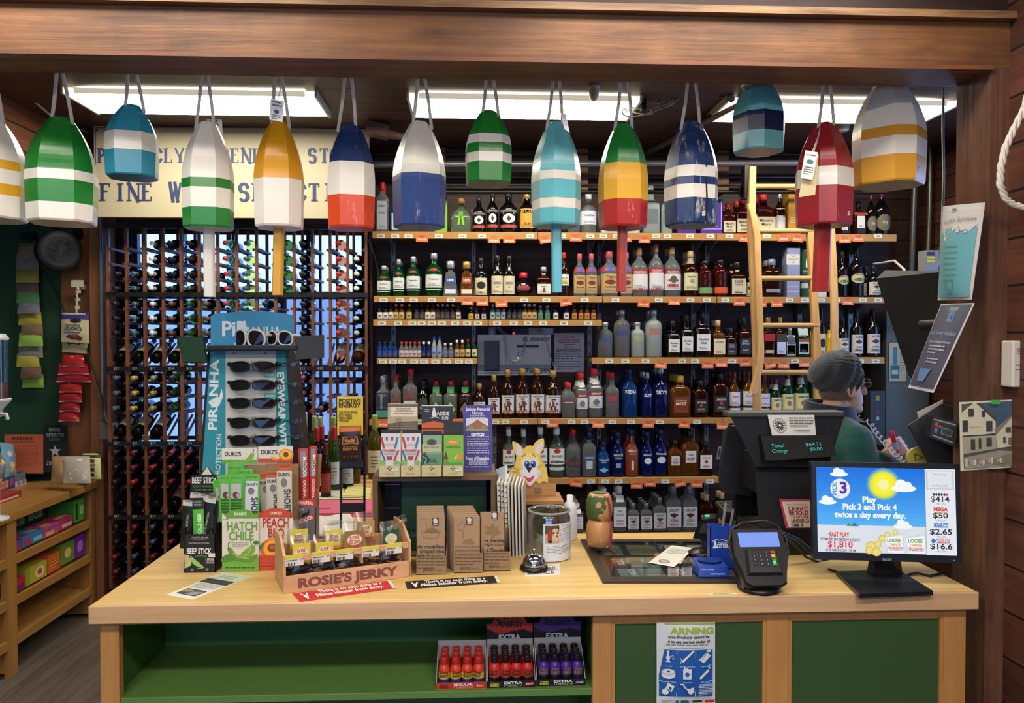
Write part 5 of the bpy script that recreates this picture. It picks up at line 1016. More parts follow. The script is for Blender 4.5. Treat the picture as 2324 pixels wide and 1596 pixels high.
# ---- stickers and leaflets lying on the wood
def lying(name,label,cat,pts,w,h,bg,ops,z=CT+.0004,t=.0006,group=None):return card(name,label,cat,[G(*p,z) for p in pts],w,h,bg,ops,group,None,t*.5,nu=1,nv=1)
lying('bumper_sticker','red lobster bumper sticker half under the wooden tray','sticker',[(663,1347),(886,1317),(898,1335),(681,1366)],230,26,'c22a2e',[('r',222,0,230,26,'d9d2c4'),('t',130,9,8,'There is no such thing as a','efe6e0',150,.03),('t',125,19,8,'Maine lobster from away.','efe6e0',160,.03),('e',22,15,5,4,'efe6e0'),('p',[(14,3),(20,10),(24,10),(30,3),(30,9),(24,14),(20,14),(14,9)],'efe6e0'),('r',20,16,24,23,'efe6e0')],t=.0004,z=CT+.0012,group='lobster bumper stickers')
lying('bumper_sticker','black lobster bumper sticker in front of the brown bar boxes','sticker',[(919,1320),(1128,1307),(1136,1323),(924,1338)],230,26,'1d1a19',[('r',222,0,230,26,'d9d2c4'),('t',122,10,8,'There is no such thing as a','e6ded6',150,.03),('t',118,20,9,'Maine lobster from away.','e6ded6',165,.03),('e',22,15,5,4,'efe6e0'),('p',[(14,3),(20,10),(24,10),(30,3),(30,9),(24,14),(20,14),(14,9)],'efe6e0'),('r',20,16,24,23,'efe6e0')],group='lobster bumper stickers')
lying('leaflet','white folded leaflet with dark photographs at the left end of the counter','leaflet',[(504,1299),(570,1309),(437,1361),(377,1350)],60,150,'d9dcd6',[('r',2,2,58,40,'bcc8b8'),('t',30,22,7,'WYETH','55604f',30),('l',14,26,46,2,6,2,'7a8474'),('r',2,42,58,66,'3a3f3f'),('l',6,72,54,6,5,1.5,'9a9d98'),('r',10,106,52,136,'3c3d40'),('p',[(12,108),(30,112),(26,122),(12,126)],'a08a5a'),('p',[(30,120),(50,112),(50,134),(26,134)],'8a8d90')])
lying('paper_slip','small cream slip with handwritten card minimum at the counter edge','paper',[(1609,1346),(1670,1346),(1671,1352),(1611,1352)],120,26,'d6cfa0',[('t',56,11,8,'$5 minimum','2c2a28',70),('t',62,22,8,'for card processing','2c2a28',100)])
lying('paper_sign','white paper with hand lettered service words under the desk bell','paper',[(1193,1286),(1270,1279),(1272,1305),(1191,1309)],160,80,'d9d9d4',[('t',62,36,20,'Ring','26292e',44),('t',112,38,20,'Bell','26292e',50),('n',[(88,42),(150,40)],2,'26292e'),('t',70,68,22,'SERVICE','26292e',120)])
# ---- service bell
c=G(1212,1293);b=MB();b.lathe([(.001,0),(.047,0),(.048,.004),(.044,.014),(.001,.016)],mt('141416',.35),28,(c.x,c.y,CT+.002));o=tag(b.build('service_bell'),'chrome desk bell on a black base in front of the donation jar','bell')
k=MB();k.lathe([(.039,.015),(.039,.02),(.036,.033),(.027,.046),(.014,.053),(.004,.055)],mt('b9bbc0',.12,1.),28,(c.x,c.y,CT+.002));k.build('dome',o)
k=MB();k.lathe([(.0035,.053),(.0035,.062),(.006,.064),(.006,.067),(.001,.068)],mt('b9bbc0',.2,1.),12,(c.x,c.y,CT+.002));k.build('button',o)
# ---- donation jar
Yj=gy(1246,1272)+.045;c=U(1246,1272,Yj);R_=U(1294,1200,Yj).x-c.x;Hj=U(1246,1158,Yj).z-CT
GLJ=mt('e6eaec',.03,t=1.,ior=1.03);b=MB();cz=CT+.0005
b.lathe([(.001,.001),(R_*.95,.001),(R_,.008),(R_,Hj*.86),(R_*.93,Hj*.93),(R_*.9,Hj*.96),(R_*.96,Hj),(R_*.9,Hj),(R_*.86,Hj*.96),(R_*.96,Hj*.86),(R_*.97,.012),(.001,.008)],thin('eef2f4',.3,.04),36,(c.x,Yj,cz),caps=False)
o=tag(b.build('donation_jar'),'clear glass donation jar with a typed paper sheet round it','jar')
k=MB();k.tube([(c.x+R_*.95*math.cos(t),Yj+R_*.95*math.sin(t),cz+Hj) for t in [2*PI*i/32 for i in range(33)]],.004,mt('c9ced2',.08,t=.6),8);k.build('rim',o)
wr=lambda u,v,z:(c.x+math.sin(u)*(R_*1.012+z),Yj-math.cos(u)*(R_*1.012+z),cz+v*Hj)
k=MB();k.draw([('r',-.35,.02,1.45,.8,'d6dae2'),('l',.2,.745,1.4,11,-.032,.012,'7a808c'),('l',-.2,.33,1.3,6,-.03,.011,'6a707c'),('r',-.28,.4,.38,.77,'b9a788'),('r',-.28,.6,.38,.77,'4a4632'),('e',.2,.58,.2,.14,'d2b898'),('p',[(-.16,.46),(.04,.46),(.06,.64),(-.05,.7),(-.16,.62)],'a83238'),('e',-.05,.44,.1,.03,'2a2422'),('e',.27,.55,.03,.02,'2a2422'),('n',[(.0,.68),(.26,.72)],.02,'8a2a2e')],wr,yd=1,nu=14,nv=2);k.build('paper_wrap',o)
bl=G(1218,1268);k=MB();pts=[(c.x-R_*.55,Yj-.02,cz+.02),(c.x-R_*.2,Yj-.03,cz+.02),(c.x-R_*.3,Yj-.01,cz+.075),(c.x-R_*.6,Yj+.0,cz+.085)]
k.add(pts,[(0,1,2,3)],mt('8fa8b4',.7));k.add([V(p)+V((0,.002,0)) for p in pts],[(0,1,2,3)],mt('8fa8b4',.7));tag(k.build('bank_note'),'crumpled pale banknote inside the glass donation jar','banknote')
# ---- kraft chocolate bar boxes
KR=mt('8f7559',.7);KR2=mt('9d8163',.7)
def barbox(x0,x1,yb,yt,bars,bx0,bx1,lines,draw,label,lean):
    Y=gy((x0+x1)/2,yb);a,c=U(x0,yt,Y),U(x1,yb,Y);dep=.12
    r=empty('bar_box',((a.x+c.x)/2,Y+dep/2,CT),label,'box','kraft boxes of chocolate bars');b=MB()
    z=CT+.0005;b.box(a.x,Y,z,c.x,Y+.0015,a.z,KR);b.box(a.x,Y+dep,z,c.x,Y+dep+.0015,a.z+.05,KR);b.box(a.x,Y,z,c.x,Y+dep,z+.002,KR)
    for s in (a.x,c.x-.0015):b.add([(s+d,y,q) for d in (0,.0015) for y,q in ((Y,z),(Y+dep,z),(Y+dep,a.z+.06),(Y,a.z))],[(0,1,2,3),(7,6,5,4),(3,2,6,7)],KR)
    m=(x0+x1)/2;b.draw([('l',x0+2,yt+5,x1-2,4,7.3,2.6,'5c4630'),('t',m-8,yb-8,8,'jelina','3a2c20',22),('t',m+14,yb-8,6,'chocolatier','7d6248',24)],flat(Y));b.build('tray',r)
    for i in range(bars):
        yy=Y+.012+i*.013;yt_=1176-i*5 if lean else 1165;w0=bx0-i*(3 if lean==2 else .5);w1=bx1-i*(3 if lean==2 else .5)
        k=MB();tp=U((w0+w1)/2,yt_,yy).z;A=U(w0,yt_,yy).x;B=U(w1,yt_,yy).x;dy=.012
        k.hexa([(A,yy,z+.003),(B,yy,z+.003),(B,yy+.0095,z+.003),(A,yy+.0095,z+.003)],[(A,yy+dy,tp),(B,yy+dy,tp),(B,yy+.0095+dy,tp),(A,yy+.0095+dy,tp)],KR2)
        if i==0:
            sl=lambda x,y,zz:(lambda P:P+V((0,dy*(P.z-z)/(tp-z),0)))(U(x,y,yy-zz-.0004))
            k.draw(lines+draw,sl)
        o=k.build('chocolate_bar',bev=.001);tag(o,f'kraft wrapped chocolate bar, {od(i)} from the front in the {label.split(" kraft")[0]} kraft box','chocolate bar','kraft wrapped chocolate bars')
FT=lambda x,y:[('r',x-7,y-7,x+7,y+10,'26272c'),('e',x-1,y-2,4.5,4.5,'c9c3ba'),('p',[(x-5,y+2),(x+1,y-1),(x+5,y-5),(x+4,y+5),(x-3,y+6)],'c9c3ba'),('r',x-5,y+7.2,x+5,y+8.6,'c9c3ba')]
dk='3c3026'
barbox(945,1013,1305,1264,6,947,1009,[('t',978,1246,8,'riz croustillant',dk,60,.03),('t',980,1256,8,'crisped rice',dk,56,.02),('t',978,1268,8,'Milk Chocolate',dk,58,.03)],[('n',[(957,1213),(961,1222),(990,1224),(1000,1209),(957,1210)],.7,'6d553c'),('p',[(962,1210),(970,1203),(980,1199),(992,1204),(997,1210)],'7d6346'),('n',[(952,1182),(966,1180),(968,1204)],.7,'7d6346')]+FT(988,1185),'leftmost kraft box of crisped rice chocolate bars',1)
barbox(1030,1096,1301,1256,6,1030,1089,[('t',1060,1244,5,'crunchy pecan caramel','6d553c',56),('t',1060,1253,5,'CHOCOLAT AU LAIT - MILK CHOCOLATE','6d553c',56)],[('n',[(1046,1188),(1038,1196),(1042,1206),(1052,1204),(1056,1192),(1046,1188)],.7,'6d553c'),('n',[(1050,1206),(1052,1226)],.7,'6d553c'),('p',[(1048,1236),(1056,1226),(1070,1224),(1078,1236)],'86694a')]+FT(1065,1183),'middle kraft box of pecan chocolate bars',2)
barbox(1098,1159,1297,1253,4,1091,1144,[('t',1122,1232,8,"re d'erable",dk,46,.03),('t',1122,1240,7,'maple crunch','5c4a38',48,.02),('t',1126,1254,8,'k Chocolate',dk,42,.03)],[('p',[(1118,1188),(1124,1198),(1134,1194),(1130,1206),(1138,1210),(1126,1216),(1117,1222),(1112,1214),(1100,1212),(1106,1204),(1100,1194),(1112,1198)],'86694a')]+FT(1123,1172),'rightmost kraft box of maple chocolate bars',0)
# ---- dark wooden crate with things on top
Yc=2.73;CRW=wood('4a3524','7a5c40','X',s=1.2,r=.6,bump=.4);CRV=wood('4a3524','7a5c40','Z',s=1.2,r=.6,bump=.4)
a,c=U(845,1080,Yc),U(1126,1262,Yc);zt2=U(985,1080,Yc).z;tk=.019
CD=.25
r=empty('wooden_crate',((a.x+c.x)/2,Yc+CD/2,CT),'old dark wooden crate lying open side out on the counter','crate')
k=MB();k.box(a.x,Yc,zt2-tk,c.x,Yc+CD,zt2,CRW);k.build('top_board',r,bev=.002)
k=MB();k.box(a.x,Yc,CT+.0005,c.x,Yc+CD,CT+.014,CRW);k.build('floor_board',r,bev=.002)
for s in (a.x,c.x-tk):k=MB();k.box(s,Yc,CT+.014,s+tk,Yc+CD,zt2-tk,CRV);k.build('end_board',r,bev=.002)
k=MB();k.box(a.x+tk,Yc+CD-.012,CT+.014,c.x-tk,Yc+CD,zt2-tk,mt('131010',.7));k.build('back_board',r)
GB=mt('123a2a',.5);b=MB();x0,x1=U(910,1150,Yc+.12).x,U(1105,1150,Yc+.12).x
b.box(x0,Yc+.12,CT+.015,x1,Yc+.22,zt2-.03,GB);b.box(x0-.025,Yc+.03,CT+.015,x1,Yc+.12,CT+.07,GB);tag(b.build('green_bin',bev=.004),'dark green bin inside the old wooden crate','bin')
b=MB()
for y in (1100,1154):p0,p1=U(868,y,Yc+.2),U(908,y,Yc+.2);b.box(p0.x,Yc+.2,p0.z-.002,p1.x,Yc+.21,p0.z+.0015,mt('8a8a88',.4,.5))
b.box(U(868,1,Yc+.2).x,Yc+.21,CT+.015,U(908,1,Yc+.2).x,Yc+.225,zt2-.03,mt('15141a',.5));tag(b.build('drawer_unit'),'black drawer fronts at the left inside the wooden crate','drawer unit')
# chocolate bars on the crate
def crateboxes():
    D=[('strawberry',860,908,984),('strawberry',909,955,984),('trail',956,1003,988),('camp',1004,1052,988)]
    nm=['leftmost cream box with red, white and blue chocolate bars','second cream box with red, white and blue chocolate bars','third cream box with dark green mountain chocolate bars','rightmost cream box with bright green tent chocolate bars']
    z=zt2+.0005;Yb=G(955,1083,z).y
    for i,(kd,xa,xb,yt) in enumerate(D):
        A,B=U(xa,1083,Yb).x,U(xb,1083,Yb).x;r=empty('bar_box',((A+B)/2,Yb+.03,z),nm[i],'box','cream boxes of chocolate bars on the crate');H=U(xa,1057,Yb).z
        cr=mt('c2b88c',.55);b=MB();b.box(A,Yb,z,B,Yb+.0012,H,cr);b.box(A,Yb+.058,z,B,Yb+.06,H+.04,cr);b.box(A,Yb,z,A+.0012,Yb+.06,H,cr);b.box(B-.0012,Yb,z,B,Yb+.06,H,cr);b.box(A,Yb,z,B,Yb+.06,z+.001,cr)
        m=(xa+xb)/2;b.draw([('e',m,y_,1.5,1.5,'2a2a22') for y_ in (1057+3,1067)]+[('e',m+s,1063.5,1.5,1.5,'2a2a22') for s in (-3.5,3.5)]+[('l',m-10,1074,m+10,2,3.5,1.1,'9a9070')]+([('p',[(xb-18,1065),(xb-5,1062),(xb-4,1068),(xb-17,1071)],'dcd9d4'),('l',xb-15,1066,xb-7,1,2,1.5,'8a8aa0')] if i in (0,3) else []),flat(Yb));b.build('tray',r)
        for j in range(4 if kd != 'camp' else 6):
            yy=Yb+.006+j*.0085;up=j*(0 if kd != 'camp' else 5);t_=yt-up if j else yt
            k=MB();a2,b2=U(xa+1.5,1,yy).x,U(xb-1.5,1,yy).x;tz=U(m,t_-1,yy).z
            body={'strawberry':'d2cfd4','trail':'86a886','camp':'7db33e'}[kd]
            k.box(a2,yy,z+.0015,b2,yy+.007,tz,mt(body,.4));k.box(a2,yy-.0004,tz-.0005,b2,yy+.0074,tz+(.012 if kd != 'camp' or j==0 else .006),mt('2c2a2a',.4))
            if j==0:
                if kd=='strawberry':o_=[('p',[(xa+3,992),(xa+8,992),(xa+14,1018),(xa+9,1018)],'b83a3a'),('p',[(xb-8,992),(xb-3,992),(xb-9,1018),(xb-14,1018)],'3a7fa0'),('p',[(m-9,992),(m-4,992),(m-4,1000),(m-8,1000)],'3a7fa0'),('p',[(m+3,992),(m+9,992),(m+8,1000),(m+4,1000)],'b83a3a'),('t',m,1012,5,'CHOCOLATE','d0807a',22),('t',m,1026,6,'STRAWBERRY','b83a3a',32,.02),('t',m,1033,5,'SHORTCAKE','3a7fa0',24),('p',[(xa+2,1022),(xa+6,1022),(m-8,1046),(m-12,1046)],'2f6a86'),('p',[(xb-6,1022),(xb-2,1022),(m+12,1046),(m+8,1046)],'a33a5a'),('p',[(m-7,1036),(m+7,1036),(m+5,1043),(m-5,1043)],'b83a3a'),('e',xa+8,1051,7,6,'7db05a'),('e',xb-8,1051,7,6,'7db05a')]
                elif kd=='trail':o_=[('r',xa+2,1008,xb-2,1026,'b3b695'),('p',[(m-10,1000),(m,997),(m+11,1000),(m+11,1008),(m,1011),(m-10,1008)],'4a4f4a'),('t',m,1017,4,"HIKER'S TRAIL MIX",'3a4a38',34),('r',xa+2,1030,xb-2,1054,'5f9070'),('p',[(xa+2,1034),(xa+8,1026),(xa+14,1036),(m,1044),(xa+16,1052),(xa+4,1054)],'2f4a44'),('n',[(xa+4,1036),(xa+12,1042),(xa+8,1052)],1.6,'b9c4b0'),('p',[(m-4,1050),(m+6,1038),(m+14,1050)],'3f6a58')]
                else:o_=[('p',[(m-10,1001),(m,998),(m+11,1001),(m+11,1008),(m,1011),(m-10,1008)],'d8902c'),('t',m,1006,4,'HAMMOND','f0e2b0',18),('t',m,1017,4,'CAMPFIRE SMORES','33552a',34),('p',[(xa+3,1042),(xa+8,1024),(xa+13,1042)],'5a4a2a'),('p',[(m+2,1042),(m+10,1030),(xb-2,1034),(xb-3,1044)],'d9903c'),('p',[(m+2,1042),(m+10,1030),(m+8,1043)],'c9c2a8'),('e',xa+10,1048,3,3,'b8503a'),('r',xa+2,1050,xb-2,1056,'4f9a3a')]
                k.draw(o_,flat(yy),z=.0008)
            tag(k.build('chocolate_bar'),f'{nm[i].split(" cream")[0]} crate box chocolate bar, {od(j)} from the front','chocolate bar','chocolate bars in the cream boxes on the crate')
crateboxes()
Yk=Yc+.15
def leaf(x0,y0,x1,y1,yy,bg,ops,label,lean=.03):return pxcard('brochure',label,'brochure',x0,y0,x1,y1,yy,bg,ops,lean,'brochures standing on the crate',t=.006)
leaf(880,916,948,1066,Yk,'a89a84',[('r',886,924,946,946,'d2c8b2'),('t',916,932,6,'FREEPORT','6a6050',34,.02),('l',894,935,940,2,5,2.4,'8a8070'),('r',880,918,948,923,'5c5244'),('e',905,954,8,6,'8a8474'),('p',[(880,962),(914,958),(914,978),(880,980)],'4a4036'),('p',[(914,958),(948,956),(948,980),(914,980)],'5f564a'),('l',884,964,944,4,5,2.4,'8a7f6c')],'tan brochure with photographs behind the left cream boxes')
leaf(957,920,1028,1066,Yk,'1e2433',[('r',957,920,1028,922,'d6d3cc'),('t',1000,943,8,'SEASIDE','d2d2d2',40,.02),('t',1010,953,8,'INN','d2d2d2',14,.02),('t',1002,965,6,'& Barn Cafe','d2d2d2',40),('p',[(983,926),(987,926),(990,946),(980,946)],'d2d2d2'),('n',[(978,949),(988,946),(998,950)],1.4,'d2d2d2'),('p',[(957,962),(985,956),(1028,966),(1028,985),(957,985)],'c05a34'),('r',957,972,1028,975,'3a2a22'),('l',964,931,974,2,4,1.6,'a9a9a9')],'navy and orange brochure with white lighthouse mark')
leaf(1051,920,1117,1069,Yk-.06,'45408a',[('t',1084,932,7,'Jackson Memorial','e2e0ea',54,.03),('t',1084,941,7,'Library','e2e0ea',24,.03),('l',1066,945,1102,2,4,2,'b3b0d0'),('r',1058,950,1108,978,'c3c9d2'),('p',[(1058,968),(1074,960),(1084,952),(1094,960),(1108,968),(1108,978),(1058,978)],'8a6058'),('r',1064,966,1102,977,'7a8088'),('p',[(1074,962),(1084,952),(1094,962),(1094,976),(1074,976)],'9a5a4a'),('r',1058,974,1108,978,'8f9a4a'),('t',1084,990,6,'SERVICES','e8e6f0',30,.04)]+[('l',1060,993+i*5.2,1110,1,4,2.2,'b9b6d8') for i in range(8)]+[('t',1084,1043,6,'Hours of Operation','e8e6f0',52,.04)]+[('l',1064,1046+i*4.4,1106,1,4,2,'c9c6e0') for i in range(3)]+[('l',1056,1061,1112,1,4,2,'c9c6e0')],'tall purple library brochure in a clear holder on the crate')
# papers and spiral books beside the crate
b=MB();P=[(1125,1000),(1134,968),(1136,1060),(1127,1075)]
card('paper_pad','white paper pad leaning at the right end of the crate','paper',[U(1126,1066,2.82),U(1147,1056,2.76),U(1147,1112,2.74),U(1128,1120,2.8)],20,50,'d3d6de',[],t=.008)
for i in range(8):
    x0=1131+i*8.;yt=1092+i*2.;A=U(x0,yt,2.72);B=U(x0+9,yt+3,2.84);zb2=CT+.0005
    b=MB();th=.009 if i<3 else .006
    b.hexa([(A.x,2.70+i*.004,zb2),(A.x+th,2.70+i*.004,zb2),(A.x+th+.02,2.88,zb2),(A.x+.02,2.88,zb2)],[(A.x-.006,2.70+i*.004,A.z),(A.x-.006+th,2.70+i*.004,A.z),(A.x+th+.014,2.88,A.z+.004),(A.x+.014,2.88,A.z+.004)],mt(('c9c6bc','b9b6ae','d2cfc6')[i%3],.6))
    if i<3:
        for j in range(14):z=zb2+.01+(A.z-zb2-.02)*j/13;b.tube([(A.x-.004*z+.002,2.695,z),(A.x+.006,2.693,z+.003)],.0016,mt('17171a',.4),5)
    tag(b.build('spiral_book'),f'{"spiral bound" if i < 3 else "thin stapled"} booklet, {od(i)} from the left beside the wooden crate','booklet','booklets beside the crate')
# cat donation box
Yq=2.86;BXW=wood('9a6a3c','b98a56','X',s=.8,r=.45);a,c=U(1148,1114,Yq),U(1279,1290,Yq);zt3=U(1240,1136,Yq).z;hk=.16
r=empty('collection_box',((a.x+c.x)/2,Yq+hk/2,CT),'pale wooden collection box with a yellow cat board on top','collection box')
k=MB();k.box(a.x,Yq,zt3-.016,c.x,Yq+hk,zt3,BXW);k.build('lid',r,bev=.002)
for s in (a.x,c.x-.016):k=MB();k.box(s,Yq+.004,CT+.0005,s+.016,Yq+hk,zt3-.016,wood('9a6a3c','b98a56','Z',s=.8,r=.45));k.build('side_board',r)
k=MB();k.box(a.x+.016,Yq+.02,CT+.0005,c.x-.016,Yq+.03,zt3-.016,mt('5a4030',.5));k.build('front_board',r)
k=MB();k.box(a.x+.016,Yq+.08,zt3,c.x-.02,Yq+.096,zt3+.045,BXW);k.build('back_rail',r,bev=.001)
Yt=Yq+.074;ol=[(1146,1106),(1149,1084),(1160,1066),(1168,1058),(1172,1036),(1166,1024),(1163,1003),(1178,1008),(1188,1020),(1196,1014),(1203,1012),(1210,1013),(1214,1006),(1224,998),(1234,996),(1234,1016),(1226,1032),(1228,1044),(1236,1056),(1242,1072),(1243,1096),(1234,1092),(1224,1098),(1216,1092),(1202,1105),(1192,1094),(1178,1088),(1164,1096)]
k=MB();k.loft([[U(x,y,Yt) for x,y in ol],[U(x,y,Yt)+V((0,.012,0)) for x,y in ol]],mt('b8923a',.5),False,True)
YC='dcc05e'
k.draw([('s',ol,YC),('s',[(1170,1010),(1180,1014),(1186,1030),(1176,1034)],'d2cce0'),('s',[(1230,1002),(1230,1016),(1222,1030),(1214,1024),(1220,1010)],'d2cce0'),('e',1203,1050,21,22,'e3cf86'),('e',1194,1054,9,14,'d6d6dc'),('e',1211,1054,9,14,'d6d6dc'),('s',[(1180,1072),(1190,1064),(1201,1060),(1214,1064),(1228,1072),(1222,1084),(1212,1092),(1203,1104),(1194,1092),(1184,1086)],'dcdbe2'),('e',1196,1054,6.5,8,'2a4fa8'),('e',1210,1054,6.5,8,'2a4fa8'),('e',1197,1055,3,5,'12142a'),('e',1209,1055,3,5,'12142a'),('e',1195,1051,2,2,'e8eef6'),('e',1208,1051,2,2,'e8eef6'),('s',[(1194,1062),(1200,1060),(1207,1062),(1203,1070),(1201,1073),(1198,1069)],'20201f'),('s',[(1188,1081),(1201,1085),(1213,1080),(1208,1090),(1201,1094),(1195,1090)],'c04a4e'),('n',[(1186,1036),(1192,1032)],2,'9a6a2a'),('n',[(1208,1030),(1215,1036)],2,'9a6a2a'),('n',[(1220,1060),(1238,1054)],1,'b0802e'),('n',[(1166,1062),(1178,1066)],1.4,'b0802e'),('n',[(1164,1070),(1176,1072)],1.4,'b0802e'),('n',[(1228,1044),(1236,1050)],1.6,'b0802e')]+[('n',[(1184,y),(1172,y+d)],.5,'8a8a90') for y,d in ((1074,-3),(1077,1),(1080,5))]+[('n',[(1220,y),(1232,y+d)],.5,'8a8a90') for y,d in ((1074,-3),(1077,1),(1080,5))],flat(Yt));k.build('cat_board',r)
for x in (1180,1220):p=U(x,1112,Yq+.079);k=MB();k.box(p.x-.012,Yq+.071,zt3+.018,p.x+.012,Yq+.0795,zt3+.034,mt('8a7a52',.4,.6));k.build('hinge',r)
b=MB();p=U(1291,1210,2.98);b.lathe([(.001,0),(.028,0),(.029,.005),(.029,.12),(.02,.14),(.012,.145),(.012,.17),(.001,.171)],mt('d9d9dc',.4),16,(p.x,2.95,CT+.0005));tag(b.build('spray_bottle'),'plain white plastic bottle behind the donation jar','bottle')
# painted gourd cups with red cord
c=G(1360,1256);Yg=c.y+.035;c=U(1360,1256,Yg);Rg=.0485;TAN=mt('b98352',.4,cc=.3);b=MB();z0=CT+.012;h1=.118
prof=lambda:[(.001,0),(.03,.001),(.042,.012),(Rg,.04),(Rg*1.0,.065),(.044,.09),(.035,h1*.88)]
b.lathe([(r_*1.0,z) for r_,z in prof()],TAN,28,(c.x,Yg,z0));o=tag(b.build('gourd_cup'),'double gourd cup with green painted top and red braided cord','gourd ornament')
k=MB();k.lathe([(.034,.1),(.044,.115),(Rg,.14),(Rg*.98,.165),(.042,.188),(.033,.2),(.03,.2),(.001,.185)],mt('c08a58',.4,cc=.3),28,(c.x,Yg,z0));k.build('upper_gourd',o)
k=MB();pr=[(.034,.1),(.044,.115),(Rg,.14),(Rg*.98,.165),(.042,.188),(.033,.2)]
def rg(v):
    for (r0,z0_),(r1,z1_) in zip(pr,pr[1:]):
        if z0_<=v<=z1_:return r0+(r1-r0)*(v-z0_)/(z1_-z0_)
    return .033
gfn=lambda u,v,z:(c.x+math.sin(u)*(rg(v)+.0006+z),Yg-math.cos(u)*(rg(v)+.0006+z),z0+v)
gp=[]
def gn(u,v):return math.sin(u*9+v*160)*.5+math.sin(u*17-v*230+1)*.35+math.sin(u*5+v*420)*.3
for i in range(44):
    for j in range(31):
        u0=-1.75+i*.05;v0=.104+j*.003;w_=gn(u0,v0)
        hole=((u0+.25)/.22)**2+((v0-.163)/.011)**2<1+w_*.5 or ((u0+.1)/.25)**2+((v0-.122)/.01)**2<1+w_*.5 or u0>.1+.25*w_+(v0-.13)*6 or v0>.19+w_*.005
        if not hole:gp.append(('r',u0,v0,u0+.05,v0+.003,'3f5a2c'))
k.draw(gp,gfn,yd=1,dz=0);k.build('green_paint',o)
k=MB();k.lathe([(.03,.2015),(.022,.197),(.001,.196)],mt('4a5a2c',.5),20,(c.x,Yg,z0),caps=False);k.build('painted_rim',o)
k=MB();path=[(.55,.19),(.6,.165),(.75,.13),(.8,.1),(.72,.06),(.6,.02),(.75,.0)];pts=[]
for i in range(len(path)-1):
    for j in range(8):
        t=j/8;u=path[i][0]*(1-t)+path[i+1][0]*t;v=path[i][1]*(1-t)+path[i+1][1]*t;rr=(rg(v) if v>.1 else .05)+.004+.002*math.sin((i*8+j)*2.2);pts.append((c.x+math.sin(u)*rr,Yg-math.cos(u)*rr,z0+max(v,.002)))
k.tube(pts,.0035,cloth('8e1f26',400),7);k.build('cord',o)
k=MB();k.tube([pts[-1],V(pts[-1])+V((.012,-.03,-.004))],[.004,.003],mt('8a7a5a',.3,.8),8);k.build('cord_end',o)
# glass counter mat with lottery tickets under it
M4=[G(1318,1228),G(1652,1228),G(1716,1325),G(1368,1325)];mf=quad(*M4,100,60)
b=MB();e=6;ring=[(0,0),(100,0),(100,60),(0,60)];inn=[(e,4),(100-e,4),(100-e,60-e),(e,60-e)]
for z in (.0005,.007):b.add([mf(x,y,z) for x,y in ring+inn],[(0,1,5,4),(1,2,6,5),(2,3,7,6),(3,0,4,7)],mt('2c241e',.45))
b.loft([[mf(x,y,.0005) for x,y in ring],[mf(x,y,.007) for x,y in ring]],mt('2c241e',.45),False,False);b.loft([[mf(x,y,.007) for x,y in inn],[mf(x,y,.0005) for x,y in inn]],mt('2c241e',.45),False,False)
b.add([mf(x,y,.0008) for x,y in inn],[(0,1,2,3)],mt('241f1c',.6));o=tag(b.build('ticket_tray'),'dark framed glass mat over lottery tickets in the counter top','counter mat')
k=MB();k.add([mf(x,y,.006) for x,y in inn],[(0,1,2,3)],thin('dfe6e4',.2,.03));k.build('glass_pane',o)
tk=[(12,28,22,40,'7a2a3a','9'),(24,26,36,40,'3a6a7a',''),(38,26,50,40,'4a6a4a','10'),(14,42,26,52,'7a8a90','5'),(28,42,44,52,'2f6a94',''),(46,42,58,52,'5a3a6a','6'),(62,38,74,53,'2a3438','7'),(76,40,90,53,'8a5a2a',''),(54,8,64,22,'b9b9b0',''),(70,8,80,22,'c0bfb6',''),(10,8,24,24,'5a6a6a',''),(28,8,48,24,'4f5f5a','')]
for i,(x0,y0,x1,y1,col,n) in enumerate(tk):
    k=MB();ops=[('r',x0,y0,x1,y1,col),('l',x0+1,y0+2,x1-1,2,3,1.2,'b9a25a')]+([('r',x1-5,y1-9,x1-1,y1-3,'c9c6ba'),('t',x1-3,y1-4,4,n,'26262a')] if n else [('r',x0+1,y1-3,x1-1,y1-1,'b08a3a')])
    k.draw(ops,mf,z=.0012+i*.00008);tag(k.build('lottery_ticket'),f'printed ticket under the glass mat, {od(i % 3 if i < 3 else i-3 if i < 8 else i-8)} of the {"middle" if i < 3 else "front" if i < 8 else "rear"} row','ticket','tickets under the glass mat')
b=MB();b.add([mf(x,y,.0016) for x,y in ((30,50),(40,50),(40,53),(30,53))],[(0,1,2,3)],'b08a2c');b.draw([('t',52,52,2.6,'KENO SCRATCH','d0b23a',22)],mf,z=.0018);tag(b.build('ticket_strip'),'gold lettered strip along the front under the glass mat','ticket')
card('receipt','white receipt lying across the glass mat','receipt',[G(1524,1238,.96),G(1577,1244,.962),G(1530,1287,.9585),G(1472,1277,.9585)],60,100,'d3d2c8',[('l',8,18,52,5,6,2,'a3a29a'),('e',28,84,13,8,'77766e'),('e',28,84,9,5,'b9b8ae')],t=.0006,nu=1,nv=1)
card('receipt','second receipt tucked under the first on the glass mat','receipt',[G(1530,1240,.9582),G(1569,1246,.9582),G(1545,1280,.9578),G(1506,1274,.9578)],60,100,'c6c5ba',[('l',8,18,52,5,6,2,'a3a29a')],t=.0004,nu=1,nv=1)
